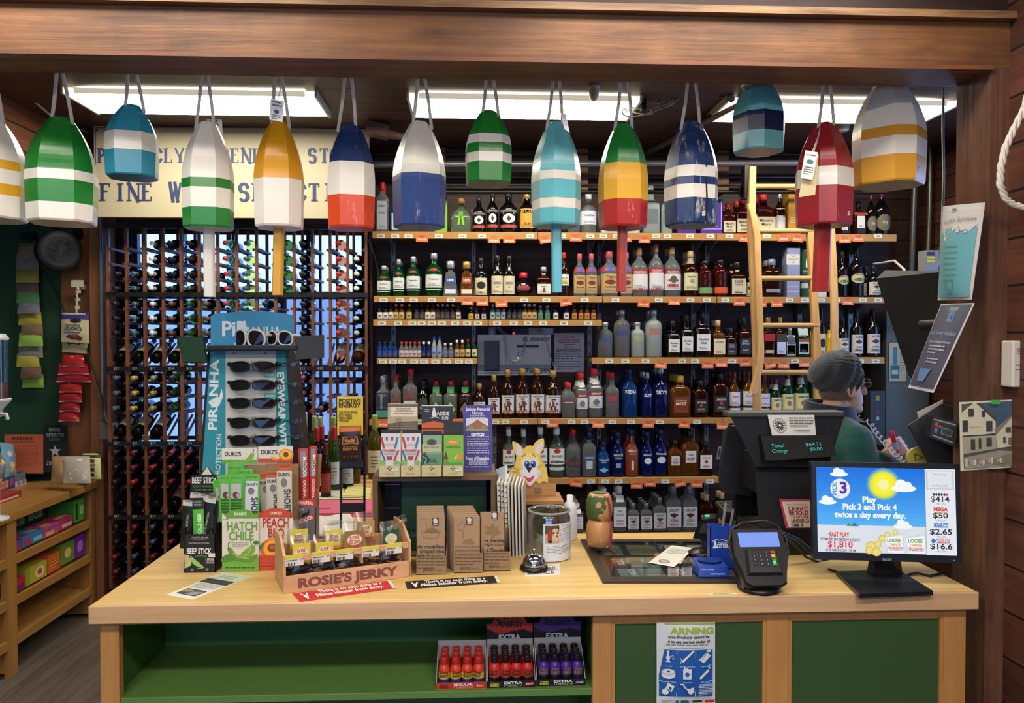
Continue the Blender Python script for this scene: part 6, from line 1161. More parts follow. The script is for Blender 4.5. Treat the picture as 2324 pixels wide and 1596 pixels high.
# blue penny tray and pen holder
BL=mt('1c3f9c',.35);c0,c1=G(1587,1312,CT+.007),G(1658,1312,CT+.007);z=CT+.0075;yf=c0.y;b=MB()
x0,x1=c0.x,c1.x;hh=.042
b.hexa([(x0,yf,z),(x1,yf,z),(x1,yf+.09,z),(x0,yf+.09,z)],[(x0+.003,yf+.012,z+hh*.8),(x1-.003,yf+.012,z+hh*.8),(x1-.003,yf+.09,z+hh),(x0+.003,yf+.09,z+hh)],BL)
o=tag(b.build('penny_tray',bev=.004),'blue plastic take a penny tray with a pen cup behind','penny tray')
k=MB();k.add([(x0+.01+(x1-x0-.02)*(.5+.5*math.cos(t)),yf+.055+.032*math.sin(t),z+hh*.92+.003) for t in [2*PI*i/20 for i in range(20)]],[tuple(range(20))],mt('14307c',.4));k.build('coin_well',o)
sl=lambda x,y,zz:V((x0+(x1-x0)*x,yf-zz+.012*y,z+hh*.8*y));k=MB();k.draw([('t',.3,.62,.16,'Take a penny','c9d3ea',.42),('t',.64,.26,.16,'leave a penny...','c9d3ea',.5)],sl,yd=1);k.build('lettering',o)
yp=yf+.095;A,B=U(1612,1195,yp),U(1668,1195,yp);k=MB()
for q in ((A.x,yp,B.x,yp+.003),(A.x,yp+.035,B.x,yp+.038),(A.x,yp,A.x+.003,yp+.038),(B.x-.003,yp,B.x,yp+.038)):k.box(q[0],q[1],z,q[2],q[3],A.z,BL)
k.draw([('t',1640,1235,5,'MAINE','d6ddec',20),('t',1641,1244,9,'LOTTERY','dfe6f2',36,.03),('p',[(1623,1226),(1627,1236),(1625,1236),(1629,1245),(1617,1245),(1621,1236),(1619,1236)],'d6ddec'),('n',[(1618,1229),(1626,1224),(1632,1227),(1640,1225),(1648,1229),(1654,1227)],1.3,'d6ddec')],flat(yp));k.build('pen_cup',o)
for i,(xt,yt,xb,r_,col,lb) in enumerate(((1647,1143,1630,.0045,'6a6c70','thick grey pen standing tallest in the blue cup'),(1664,1158,1642,.004,'5f6064','grey pen leaning right in the blue cup'),(1660,1178,1648,.0035,'1b1b1e','black pen with silver clip in the blue cup'),(1668,1184,1655,.0035,'222226','shortest black pen at the right of the blue cup'))):
    k=MB();p0=U(xb,1275,yp+.02);p0.z=max(p0.z,z+.008);p1=U(xt,yt,yp+.02);k.tube([p0,p1,p1+(p1-p0).normalized()*.004],[r_,r_,r_*.5],mt(col,.35),8);tag(k.build('pen'),lb,'pen','pens in the blue cup')
# ---------------------------------------------------------------- sunglasses tower
YE=2.92;BKM=mt('16181c',.4)
ze0=CT+.0005
def W3(pts,Y):return [U(x,y,Y) for x,y in pts]
r=empty('sunglasses_display',(U(570,1,YE).x,YE+.1,ze0),'teal sunglasses display tower with black tray and side mirrors','display stand')
face=[(472,795),(654,795),(690,1080),(690,1180),(447,1180),(452,1080)];bk=YE+.2
k=MB();A=W3(face,YE);A[3].z=A[4].z=ze0;B=[V((p.x*.93+U(570,1,YE).x*.07,bk,p.z)) for p in A]
k.loft([A,B],BKM,False)
k.draw([('p',[(477,797),(514,797),(512,1080),(512,1160),(455,1160),(458,1080)],'2d8b9c'),('p',[(512,797),(626,797),(628,1080),(628,1160),(512,1160),(512,1080)],'c2c2bc'),('p',[(626,797),(648,797),(664,1080),(664,1160),(628,1160),(628,1080)],'1f7f88'),
 ('t',494,896,19,'PiRANHA','d6e2e4',160,.03,'c',88),('p',[(478,918),(498,900),(503,882),(507,900),(497,922),(480,926)],'d6e2e4'),('t',501,1035,11,'PROTECTION','c6d8dc',98,.02,'c',88),('t',632,935,15,'EYEWEAR WITH','d0dcd6',180,.04,'c',-88),('e',531,801,2.5,2.5,'5a5a5e'),('e',602,801,2.5,2.5,'5a5a5e'),
 ('r',599,844,625,857,'58b0b0'),('t',612,853,5,'PiRANHA','d6e6e6',20,.02),('r',600,892,627,905,'58b0b0'),('t',613,901,5,'PiRANHA','d6e6e6',20,.02),('r',602,960,625,976,'d2d2d6'),('l',604,966,622,2,4,3,'55555a')],flat(YE));k.build('tower',r)
top=[(478,790),(478,718),(484,714)]+[(484+182*i/12,714-8*math.sin(PI*i/12)) for i in range(1,12)]+[(664,716),(667,722),(667,790)]
k=MB();k.loft([W3(top,YE-.01),W3(top,YE)],mt('3d8fb8',.3),False)
k.draw([('t',535,762,32,'PiR','d9e4ea',62,.03),('t',602,768,26,'ANHA','d9e4ea',72,.02),('p',[(540,737),(556,727),(560,742),(567,744),(556,758),(545,750)],'d9e4ea')],flat(YE-.01));k.build('header_panel',r)
a,c=U(470,783,YE-.07),U(672,795,YE-.07);k=MB();k.box(a.x,YE-.07,c.z,c.x,YE+.03,a.z,mt('17191d',.35));k.build('tray',r,bev=.003)
for xs,y0,y1,nm in (((402,470),762,824,'l'),((672,735),762,816,'r')):
    s=1 if nm=='l' else -1;P=[(xs[0],y0+2),(xs[1]-8*(s>0),y0+(2 if s>0 else -2)),(xs[1],y1-4*(s<0)),(xs[0]+14*(s>0),y1)]
    Q=[U(x,y,YE-.05+(.03 if (i in (0,3))==(s>0) else 0)) for i,(x,y) in enumerate(P)]
    k=MB();k.loft([Q,[p+V((0,.008,0)) for p in Q]],mt('2a2c30' if s>0 else '3a3d40',.3),False)
    if s>0:k.add([p*.94+(Q[0]+Q[2])*.03+V((0,-.002,0)) for p in Q],[(0,1,2,3)],mt('b9bcc0',.03,1.))
    k.build('mirror',r);k=MB();e=Q[1] if s>0 else Q[0];e2=Q[2] if s>0 else Q[3];m=(e+e2)/2
    k.tube([m,m+V((s*.02,.01,0)),V((a.x if s>0 else c.x,YE-.02,(a.z+c.z)/2))],.008,mt('2a2c30',.4),8);k.build('mirror_arm',r)
def glasses(name,label,c,w,fr,lens,ex=V((1,0,0)),white=False,sc=1.):
    ez=V((0,0,1));ey=ez.cross(ex);f=lambda x,y,z:c+ex*x+ez*z+ey*y
    r_=empty(name,c,label,'sunglasses','sunglasses on the display tower');hw=w/2;lh=w*(.21 if not white else .4)
    for s in (-1,1):
        n=28;L_=[]
        for i in range(n):
            t=2*PI*i/n;x=s*(hw*.5+hw*.44*math.copysign(abs(math.cos(t))**.8,math.cos(t)));z=lh*(.5 if not white else .55)*math.copysign(abs(math.sin(t))**.75,math.sin(t))-(abs(x)/hw)**2*lh*.12
            L_.append((x,z))
        cur=lambda x:(abs(x)/hw)**2*w*.14
        k=MB();k.loft([[f(x*.98,cur(x)-.001,z) for x,z in L_],[f(x*.98,cur(x)+.001,z) for x,z in L_]],lens,False);k.build('lens',r_)
        k=MB();k.tube([f(x,cur(x),z) for x,z in L_+L_[:1]],w*(.016 if not white else .03),fr,6);k.build('rim',r_)
        k=MB();x=s*hw*.96;k.tube([f(x,cur(x),lh*.2),f(s*hw*1.03,w*.18,lh*.22),f(s*hw*.98,w*.5,lh*.12),f(s*hw*.9,w*.72,-lh*.2)],[w*.035,w*.05,w*.03,w*.025],fr,6);k.build('temple',r_)
    k=MB();k.tube([f(-hw*.1,0,lh*.18),f(0,-.002,lh*.25),f(hw*.1,0,lh*.18)],w*.02,fr,6);k.build('bridge',r_)
    return r_
DL=mt('17161a',.06);WL_=mt('1a1420',.05);WF=mt('d2cfcc',.35)
for i,y in enumerate((832,874,915,960,1000)):
    c=U(570,y,YE-.05);glasses('sunglasses',f'black wraparound sunglasses on the tower front, {od(i)} from the top',c,.174,mt('1a1a1d',.3),DL)
    p=U(571,y-9,YE-.05);k=MB();k.tube([p,V((p.x,YE+.002,p.z))],.004,thin('eef0f0',.3),6);k.tube([p+V((0,0,-.03)),p+V((0,0,.006))],.003,thin('eef0f0',.3),6);k.build('peg',r)
for x,w_,lb in ((560,.14,'larger white framed sunglasses lying at the left on the black tray'),(630,.115,'smaller white framed sunglasses at the right on the black tray')):
    p=U(x,767,YE-.045);glasses('sunglasses',lb,p,w_,WF,WL_,V((.93,-.36,0)).normalized(),True)
for i,y in enumerate((826,872,912,955,990)):
    p=U(673+i*2.2,y,YE+.0);glasses('sunglasses',f'dark sunglasses on the right side of the tower, {od(i)} from the top',p,.07,mt('2a2a2e',.3),mt('3a4046',.1),V((.3,.95,0)).normalized())
k=MB();P=[(657,800),(684,800),(686,1008),(690,1012)];k.add([U(655,797,YE+.02),U(671,797,YE+.14),U(684,1075,YE+.14),U(689,1080,YE+.0)],[(0,1,2,3)],mt('5fa6c6',.4));k.build('side_panel',r)
# ---------------------------------------------------------------- wire stand of energy bars
YR=2.78;a,c=U(765,900,YR),U(826,1200,YR)
r=empty('bar_stand',((a.x+c.x)/2,YR,CT+.0005),'black wire stand with a yellow header card and one bar pocket','display stand');BW=mt('141416',.4)
xl,xr=U(768,1,YR).x,U(822,1,YR).x;zt4=U(795,985,YR).z
for x in (xl,xr):k=MB();k.tube([(x,YR,CT+.001),(x,YR+.02,zt4)],.0042,BW,8);k.build('post',r)
for y0,y1 in ((1042,1062),(1140,1162)):k=MB();p,q=U(795,y0,YR),U(795,y1,YR);k.box(xl,YR-.014,q.z,xr,YR-.012,p.z,BW);k.box(xl,YR-.014,q.z,xr,YR+.02,q.z+.002,BW);k.build('pocket',r)
for y in (1125,1130):p=U(795,y,YR);k=MB();k.tube([(xl,YR,p.z),(xl+.002,YR-.03,p.z),(xr-.002,YR-.03,p.z),(xr,YR,p.z)],.0018,BW,6);k.build('wire',r)
k=MB();k.box(xl-.01,YR-.05,CT+.0005,xr+.01,YR+.09,CT+.004,BW);k.build('foot',r)
p,q=U(765,900,YR),U(824,988,YR);k=MB();k.box(p.x,YR,q.z,q.x,YR+.002,p.z,mt('cfb22a',.4))
k.draw([('t',794,915,9,'POSITIVE','2a2410',50,.04),('t',794,925,9,'ENERGY','2a2410',50,.04),('t',769,939,5.5,'GLUTEN FREE','3a3212',42,.02,'l'),('t',769,946,5.5,'SOY FREE','3a3212',30,.02,'l'),('t',769,952,5.5,'NON GMO','3a3212',30,.02,'l'),('t',769,958,5.5,'VEGAN','3a3212',22,.02,'l')],flat(YR));k.build('header_card',r)
Yb_=YR-.03;pouch('energy_bar','dark energy bar with gold lettering in the wire stand pocket','snack bar',[U(770,968,Yb_),U(819,966,Yb_),U(821,1044,Yb_),U(771,1046,Yb_)],50,78,.014,mt('2a1814',.3),[('r',1,1,49,13,'b8602a'),('p',[(8,24),(42,24),(44,42),(25,39),(6,42)],'b9762e'),('p',[(10,26),(40,26),(42,40),(25,37),(8,40)],'2a1814'),('t',25,36,8,'Redd','c9822e',24,.03),('t',25,49,4,'SALTED CARAMEL','b9762e',34),('t',25,55,5,'ENERGY BAR','b9762e',34,.03),('t',25,71,4,'10  11  23  30','a9642a',32)])
# ---------------------------------------------------------------- work table behind the counter, with wine and papers
TX0,TX1=U(600,1110,3.6).x,U(1120,1110,3.6).x
r=empty('work_table',((TX0+TX1)/2,3.6,0),'pale wooden work table behind the counter under the wine bottles','table')
k=MB();k.box(TX0,3.08,CT-.04,TX1,4.36,CT,wood('a8814a','c79c60','X',s=.6));k.build('tabletop',r)
for x in (TX0+.05,TX1-.05):
    for y in (3.14,4.3):k=MB();k.box(x-.025,y-.025,0,x+.025,y+.025,CT-.04,STW);k.build('leg',r)
def flatpaper(name,pts,bg,ops,label,cat,th=.004,z=CT+.0005,group=None):
    ps=[G(*p,z+th) for p in pts];return card(name,label,cat,ps,100,60,bg,ops,group,None,th,nu=1,nv=1)
flatpaper('paper',[(730,1108),(782,1108),(776,1133),(718,1133)],'c6c6b4',[('l',6,8,94,6,8,3,'8a8f9a')],'white printed sheet on the work table beside the yellow pad','paper',.003)
flatpaper('writing_pad',[(792,1100),(842,1108),(840,1132),(772,1132)],'cfc77e',[('n',[(0,y),(100,y)],.8,'a9a468') for y in (12,24,36,48)],'yellow writing pad with curled pages on the work table','writing pad',.012)
flatpaper('folder',[(690,1136),(846,1134),(850,1164),(690,1166)],'c8607a',[('r',12,36,38,42,'8a4a54')],'pink paper folder lying on the work table','folder',.008)
flatpaper('folder',[(690,1158),(850,1156),(852,1172),(690,1172)],'a8324a',[],'red folder under the pink one on the work table','folder',.003)
def towel(y,x0,x1,label,h):
    A=G(x0,y);B=G(x1,y);k=MB();n=22;rings=[]
    for i in range(n):
        t=i/(n-1);x=A.x+(B.x-A.x)*t;s=.7+.3*math.sin(t*7+y)*.3;e=min(1,6*t+.3,6*(1-t)+.3)
        rings.append([(x,A.y+.02+.075*e*math.cos(a_),CT+.001+h*e*s*(1+math.sin(a_))/2*(1+.12*math.sin(9*t+3*a_))) for a_ in (2*PI*j/14 for j in range(14))])
    k.loft(rings,cloth('d6d0c6',220));return tag(k.build('towel'),label,'towel','rolled white towels')
towel(1196,700,800,'rolled white towel behind, nearer the pink folder',.05);towel(1216,700,836,'crumpled white towel in front, behind the wooden tray',.04)
LB='d0cdbe'
def standing(x,yt,yb,g,cp,label,lab=None,kind='std',name='wine_bottle',w=26,capcol=None):
    base=G(x,yb);top=U(x,yt,base.y);h=top.z-CT;wm=w*base.y/F;a_=wm/2;k=MB()
    P=[(.002,0),(.95,.001),(1,.01),(1,.55),(.92,.63),(.6,.71),(.4,.76),(.38,.97)]
    k.lathe([(r_*a_,z*h) for r_,z in P],g,20,(base.x,base.y,CT+.0005));o=tag(k.build(name),label,'bottle','bottles standing on the work table')
    c=MB();c.lathe([(.4*a_,.78*h),(.42*a_,.79*h),(.42*a_,.97*h),(.4*a_,h),(.001,h)],mt(cp,.35),14,(base.x,base.y,CT+.0005));c.build('capsule',o)
    if lab:c=MB();c.draw([('r',-1.1,.1,1.1,.45,lab),('l',-.6,.34,.6,4,-.05,.02,'77746a')],lambda u,v,z:(base.x+math.sin(u)*(a_*1.01+z),base.y-math.cos(u)*(a_*1.01+z),CT+v*h),yd=1,nu=10);c.build('label',o)
YG=mt('8a7a22',.05,t=.75);OG=mt('4a5a1e',.05,t=.55)
standing(693,937,1092,GLS['dark'],'8f9096','silver topped dark bottle leftmost behind the long meat sticks',LB)
standing(714,944,1096,OG,'9a9a5a','olive bottle with pale green cap second from left on the work table')
standing(727,946,1090,OG,'9a9a5a','olive bottle with pale green cap behind the second red capped one')
standing(690,964,1112,GLS['dark'],'a0303a','dark bottle with red cap just right of the sunglasses tower')
standing(720,970,1116,GLS['dark'],'a82c36','dark wine bottle with red cap behind the leaning meat stick','b9b2a4')
standing(731,966,1108,GLS['dark'],'a82c36','dark wine bottle with red cap half hidden by its neighbour')
standing(740,1006,1128,mt('3a1c12',.06,t=.3),'6a1a1e','small brown beer bottle with red label near the wire stand','a8323a',name='beer_bottle',w=23)
standing(759,968,1112,mt('3f6a2c',.05,t=.6),'b0323a','green wine bottle with red cap left of the wire stand','c2c8d2')
standing(757,946,1090,YG,'8a9a4a','yellow bottle with green cap behind the wire stand, left')
standing(790,990,1108,GLS['dark'],'1f1c1c','dark wine bottle behind the bar pocket of the wire stand','a9b0ca')
standing(806,950,1096,YG,'9a9a5a','yellow bottle with green cap behind the yellow header card')
standing(851,942,1086,mt('8f8430',.04,t=.8),'8f9a48','yellow white wine bottle with green cap beside the crate','c9c8ae',w=30)
# ---------------------------------------------------------------- left: candy shelving in the green alcove
SX=U(222,1095,4.9).x;CBY0,CBY1=3.2,4.9;TZ=XP(120,1129,SX).z;TAN_=wood('93662f','ad7d40','Y',s=.6,r=.4);TANZ=wood('93662f','ad7d40','Z',s=.6,r=.4)
r=empty('candy_shelving',(SX-.28,4.05,0),'tan wooden shelving of candy along the left alcove','shelving unit')
k=MB();k.box(-3.04,CBY0,TZ-.045,SX,CBY1,TZ,TAN_);k.build('top_board',r,bev=.003)
UPY=[CBY0,XP(44,1400,SX).y,CBY1-.03]
ys_=[(CBY0,CBY0+.04),(UPY[1]-.08,UPY[1]),(CBY1-.06,CBY1-.02)]
for y0,y1 in ys_:
    k=MB();k.box(-3.03,y0+.01,.02,SX-.03,y1-.01,TZ-.046,TANZ);k.build('partition',r);k=MB();k.box(SX-.03,y0,0,SX-.01,y1,TZ-.046,TANZ);k.build('stile',r)
LZ=[XP(125,y,SX-.01).z for y in (1219,1305,1388)]
for b0,b1 in ((0,1),(1,2)):
    for i,z in enumerate(LZ):
        k=MB();y0,y1=ys_[b0][1]+.001,ys_[b1][0]-.001
        k.loft([[(SX-.03,y,z-.035),(SX-.03,y,z-.02),(-3.03,y,z+.06),(-3.03,y,z+.045)] for y in (y0,y1)],TAN_,False)
        k.box(SX-.03,y0,z-.045,SX-.012,y1,z,TAN_);k.build('slanted_shelf',r)
k=MB();k.box(-3.045,CBY0,.02,-3.032,CBY1,TZ-.046,mt('3a2c1e',.6));k.build('back_panel',r)
def lineup(i,f0,f1,dx=0.,up=0.):  # a place on slanted shelf i; f runs 0..1 along the right bay, x back from the lip
    y=ys_[1][1]+(ys_[2][0]-ys_[1][1])*f0;y1=ys_[1][1]+(ys_[2][0]-ys_[1][1])*f1;x=SX-.045-dx
    return x,y,y1,LZ[i]-.02+(SX-.03-x)/(SX+3.0)*.08+.003
def candybox(i,f0,f1,w,h,col,ops,label,dx=0.,name='candy_box'):
    x,y0,y1,z=lineup(i,f0,f1,dx);z+=.15*w;k=MB();k.box(x-w,y0,z+.02,x,y1,z+h,mt(col,.35));k.box(x-w,y0,z+.0,x,y1,z+.02,mt(col,.35))
    k.draw(ops,lambda a,c,zz:(x+zz,y0+(y1-y0)*a,z+h*c),yd=1);k.draw([(o[0],)+((o[1],o[2],o[3],o[4],o[5]) if o[0]=='r' else o[1:]) for o in ops if o[0] in 'r'],lambda a,c,zz:(x-w*c,y0+(y1-y0)*a,z+h+zz),yd=1)
    return tag(k.build(name,bev=.002),label,'candy box','candy boxes on the slanted shelves')
TT=lambda s,c,w=.7,v=.35,cap=.3:('t',.5,v,cap,s,c,w,.03)
candybox(0,.02,.14,.1,.05,'6a4a8a',[('r',.1,.1,.9,.4,'b8323a')],'purple and red candy box at the near end of the upper slanted shelf')
candybox(0,.15,.4,.12,.055,'3a7aa8',[('r',.05,.1,.4,.8,'9a3a6a'),('r',.5,.2,.95,.6,'7ab0d0')],'blue candy box on the upper slanted shelf')
candybox(0,.41,.62,.11,.06,'b8507a',[('r',.1,.1,.6,.5,'d0a06a'),('r',.2,.6,.9,.9,'a03a8a')],'pink and orange candy box on the upper slanted shelf')
candybox(0,.63,.8,.11,.065,'b03a52',[('r',.1,.2,.9,.5,'d8b0b8')],'red striped candy box on the upper slanted shelf')
candybox(0,.3,.82,.1,.14,'2a4a22',[TT('Ike Ike','a9b9a0',.8,.35,.4)],'dark green candy box with white lettering at the back of the upper shelf',.16)
candybox(0,.83,.98,.16,.13,'3f8a34',[('r',.1,.1,.3,.9,'1f2a1c'),('r',.5,.3,.9,.7,'8fc06a')],'bright green candy box at the far end of the upper slanted shelf')
candybox(1,.01,.17,.1,.07,'b0323a',[('r',.1,.1,.9,.5,'6a2a5a')],'red candy box at the near end of the middle slanted shelf')
candybox(1,.18,.44,.12,.09,'b9a83a',[('e',.65,.5,.22,.35,'d8d2a0'),('e',.65,.5,.12,.2,'c04a3a'),('r',0,0,.2,1,'8a9a2a')],'yellow candy box on the middle slanted shelf')
candybox(1,.45,.62,.12,.105,'c25a2a',[('l',.1,.85,.9,5,-.16,.06,'e0a03a')],'orange candy box on the middle slanted shelf')
candybox(1,.63,.82,.16,.12,'6a8a34',[('e',.5,.5,.25,.25,'c9c26a')],'olive green candy box on the middle slanted shelf')
candybox(1,.83,.98,.14,.13,'6a2a8a',[('e',.5,.5,.3,.25,'b06ac0')],'purple candy box at the far end of the middle slanted shelf')
def nearbox(i,y0,y1,h,col,label):
    z=LZ[i]-.012;k=MB();k.box(SX-.18,y0,z+.024,SX-.05,y1,z+h,mt(col,.4));return tag(k.build('candy_box',bev=.002),label,'candy box','candy boxes on the slanted shelves')
nearbox(0,3.75,4.02,.09,'a8323a','red candy box in the nearer bay, upper slanted shelf, at the left edge');nearbox(1,3.75,4.03,.1,'2a2422','dark brown candy box in the nearer bay at the left edge');
# on top of the shelving
def gt(px,py):return G(px,py,TZ)
pxY=lambda px,py:gt(px,py).y
def topcard(x0,y0,x1,y1,Y,bg,ops,label,name='booklet'):return pxcard(name,label,'booklet',x0,y0,x1,y1,Y,bg,ops,.1,None,None,.008)
topcard(10,986,97,1075,4.84,'b35a42',[('t',51,999,7,'MAINE SPIRITS','3a1c14',46,.03),('l',20,1004,80,1,4,2,'8a3c2c'),('l',24,1014,88,10,5,2,'a04a34')],'salmon red booklet leaning on the green wall behind the candy')
topcard(99,966,151,1072,4.87,'17191d',[('t',124,980,8,'MAINE','8f9296',26,.04),('t',125,992,8,'SPIRITS','8f9296',40,.04),('t',125,1001,6,'LUXURY','7a7d82',26,.02),('p',[(125+14*(1 if i%2==0 else .42)*math.sin(PI*i/5),1025-14*(1 if i%2==0 else .42)*math.cos(PI*i/5)) for i in range(10)],'a3a6aa'),('t',111,1056,9,'20','a3a6aa',12)],'black booklet with a grey star leaning on the green wall')
def bagtop(x0,y0,x1,y1,Y,m,ops,label,th=.05):return pouch('snack_bag',label,'snack bag',[U(x0,y0,Y+.06),U(x1,y0,Y+.06),U(x1+2,y1,Y),U(x0-2,y1,Y)],x1-x0,y1-y0,th,m,ops,'bags on top of the candy shelving')
bagtop(186,1028,228,1088,4.72,mt('b9b47a',.4),[('r',0,0,42,12,'2a2a20'),('r',20,16,32,24,'2a2a20'),('t',27,33,6,'NO','2a2a20',12,.03),('r',20,36,31,44,'2a2a20'),('r',20,48,29,56,'2a2a20')],'pale yellow snack bag with black markings at the far end')
bagtop(118,1036,160,1094,4.58,mt('a8805a',.5),[('n',[(2,22),(36,20)],.8,'8a6440')],'brown paper like snack bag at the left of the white one')
bagtop(146,1036,204,1097,4.55,mt('b0a698',.35),[('r',30,6,42,12,'d9d6d2'),('p',[(14,40),(30,30),(52,34),(50,54),(16,54)],'cfc8b8')],'clear and white snack bag in front of the brown one',.04)
c0=XP(0,1105,SX-.12)
k=MB();y0,y1,x0,x1=4.5,4.8,-2.93,-2.73;z=TZ+.0005
for q in ((x0,y0,x1,y0+.003),(x0,y1-.003,x1,y1),(x1-.003,y0,x1,y1)):k.box(q[0],q[1],z,q[2],q[3],z+.075,mt('6a6f78',.5))
k.box(x0,y0,z,x0+.003,y1,z+.14,mt('6a6f78',.5));k.box(x0,y0,z,x1,y1,z+.002,mt('6a6f78',.5))
cf=lambda a,c,zz:(x1+zz,y0+(y1-y0)*a,z+.075*c)
k.draw([('r',0,0,.62,1,'2a4a6a'),('p',[(.06,.1),(.4,.2),(.42,.75),(.08,.7)],'c9a08a'),('t',.24,.42,.28,'Sour','c2502a',.26,.04),('t',.24,.14,.26,'Gum','c2502a',.22,.04),('e',.52,.5,.06,.35,'b83a7a'),('e',.16,.9,.06,.14,'c9966a'),('e',.04,.7,.06,.2,'b08050'),('r',.62,0,1,.4,'b9aeb6'),('e',.75,.2,.06,.15,'a06a8a'),('e',.9,.25,.06,.15,'7a6a9a')],cf,yd=1)
tag(k.build('candy_carton'),'low open carton with printed candy front on top of the shelving','carton')
rr=random.Random(3)
for i,(px_,py_,Y,w,h,m,lb) in enumerate(((18,1036,4.5,.1,.2,'3f7a9a','blue candy bag at the left edge of the open carton'),(62,1030,4.68,.13,.22,'7aa8c2','pale blue bag of striped candy rising from the carton'),(38,1032,4.59,.07,.19,'8a7a5a','narrow mixed candy bag between the two blue bags'))):
    p=V((-2.77,Y,TZ+.06));q=pouch('candy_bag',lb,'snack bag',[p+V((.0,-w/2,h)),p+V((.0,w/2,h-.03)),p+V((.02,w/2,0)),p+V((.02,-w/2,0))],60,80,.05,mt(m,.25),[o for j in range(9) for o in [('e',rr.uniform(10,50),rr.uniform(24,70),8,7,rr.choice(('d9a45a','c87a8a','d6cfc0','9ab08a','d8b87a','6a8aa8')))]],'candy bags in the open carton')
k=MB();p=V((-2.57,4.2,TZ));k.box(p.x-.14,4.16,TZ+.0005,p.x+.03,4.42,TZ+.035,mt('9a2a30',.4));k.draw([('r',.1,.2,.9,.5,'c9b9a0')],lambda a,c,zz:(p.x+.03+zz,4.16+.26*a,TZ+.035*c),yd=1);tag(k.build('candy_carton'),'flat red open carton at the near left edge of the shelving','carton')
# gum dispenser at the left edge
r=empty('candy_dispenser',(SX-.28,3.86,TZ),'clear candy dispenser column cut by the left edge','dispenser');x,y=U(-14,880,3.86).x,3.86
z0_,z1_=U(0,905,y).z,U(0,772,y).z
k=MB();k.lathe([(.06,0),(.062,z1_-z0_)],thin('dfe8ea',.2),20,(x,y,z0_));k.build('cylinder',r);k=MB();k.lathe([(.064,0),(.066,.01),(.05,.03),(.001,.035)],mt('b9bcb9',.3),20,(x,y,z1_));k.build('lid',r)
k=MB();k.lathe([(.058,0),(.058,.06),(.03,.08),(.001,.085)],mt('7a3a34',.5),16,(x,y,z0_+.002));k.build('candy_fill',r)
k=MB();k.lathe([(.03,-.09),(.04,-.05),(.072,-.012),(.075,0),(.06,.001)],mt('c2c5c8',.3),20,(x,y,z0_));k.tube([(x+.02,y-.02,z0_-.07),(x+.07,y-.02,z0_-.075),(x+.075,y-.02,z0_-.1)],.009,mt('c2c5c8',.3),8);k.build('spout',r)
k=MB();k.lathe([(.06,0),(.06,.01),(.02,.02),(.02,z0_-.09-TZ)],mt('c2c5c8',.3),16,(x,y,TZ+.0005));k.build('stand',r)
# strip of snack bags on the green wall
BG=[('8a7c5c',552,40,80),('8d8780',575,36,88),('b3a64a',612,36,89),('77655a',635,35,88),('79b06a',658,37,90),('8a8794',682,39,91),('b5a748',708,41,95),('8a6f58',732,47,98),('9dc25a',756,42,98),('8f8a86',782,41,98),('b8ac48',803,37,90),('7a5f50',829,46,95),('8fae4a',850,50,100)]
NMB='brown clear yellow darkbrown green clear yellow brown green clear yellow brown green'.split()
YS=4.99
for i,(col,y,x0,x1) in enumerate(BG):
    Y=YS-.02-(i%3)*.012;hgt=30 if i != 1 else 38
    pouch('snack_bag',f'small {"dark brown" if NMB[i] == "darkbrown" else NMB[i]} snack bag, {od(i)} from the top of the wall strip','snack bag',[U(x0+2,y,Y+.01),U(x1-2,y,Y+.01),U(x1,y+hgt,Y-.012),U(x0,y+hgt,Y-.012)],x1-x0,hgt,.028,mt(col,.3),[('p',[(14,8),(34,6),(32,12),(16,13)],'aaa69a')] if i in (0,1,5,9) else [],'snack bags on the wall strip')
k=MB();p0,p1=U(66,540,YS+.02),U(72,880,YS+.02);k.box(p0.x-.01,YS+.018,p1.z,p0.x+.01,YS+.022,p0.z,mt('2a2c2a',.5));k.box(p0.x-.045,YS-.01,p0.z-.01,p0.x+.045,5.019,p0.z+.03,mt('131414',.5));tag(k.build('hanging_strip'),'dark hanging strip behind the column of small bags','hanging strip')
# wall fan
r=empty('wall_fan',U(125,570,4.9),'round black wall fan above the hanging bags','fan');c=U(132,571,4.82);FM=mt('0b0c0e',.6)
T_=Matrix.Translation(c)@Matrix.Rotation(math.radians(38),4,'Z')@Matrix.Rotation(PI/2,4,'X') ;R_=.125
k=MB();k.T=T_;k.lathe([(R_*.72,.06),(R_*.95,.058),(R_,.045),(R_,-.02),(R_*.9,-.08),(R_*.5,-.12),(.001,-.125)],FM,32);k.build('housing',r)
k=MB();k.T=T_
for i in range(14):rr_=R_*(.1+.05*i);k.tube([(rr_*math.cos(t),rr_*math.sin(t),.058+.012*(1-i/14)) for t in [2*PI*j/28 for j in range(29)]],.0016,mt('26292e',.4),5)
for i in range(8):t=PI*i/4;k.tube([(0,0,.07),(R_*.76*math.cos(t+.5),R_*.76*math.sin(t+.5),.06)],.002,mt('26292e',.4),5)
k.build('grille',r);k=MB();k.T=T_
for i in range(5):t=2*PI*i/5;k.add([(.02*math.cos(t),.02*math.sin(t),.02),(.085*math.cos(t-.3),.085*math.sin(t-.3),.0),(.085*math.cos(t+.35),.085*math.sin(t+.35),.035),(.02*math.cos(t+.8),.02*math.sin(t+.8),.03)],[(0,1,2,3)],mt('1c1f24',.4))
k.build('blades',r);k=MB();p=U(150,528,4.9);k.box(p.x-.06,4.86,p.z-.02,p.x+.06,4.989,p.z+.03,FM);k.tube([p,c],.02,FM,8);k.build('bracket',r)
k=MB();k.tube([U(98,612,4.95),U(125,660,4.985),U(146,705,4.985)],.004,FM,6);k.build('cord',r)
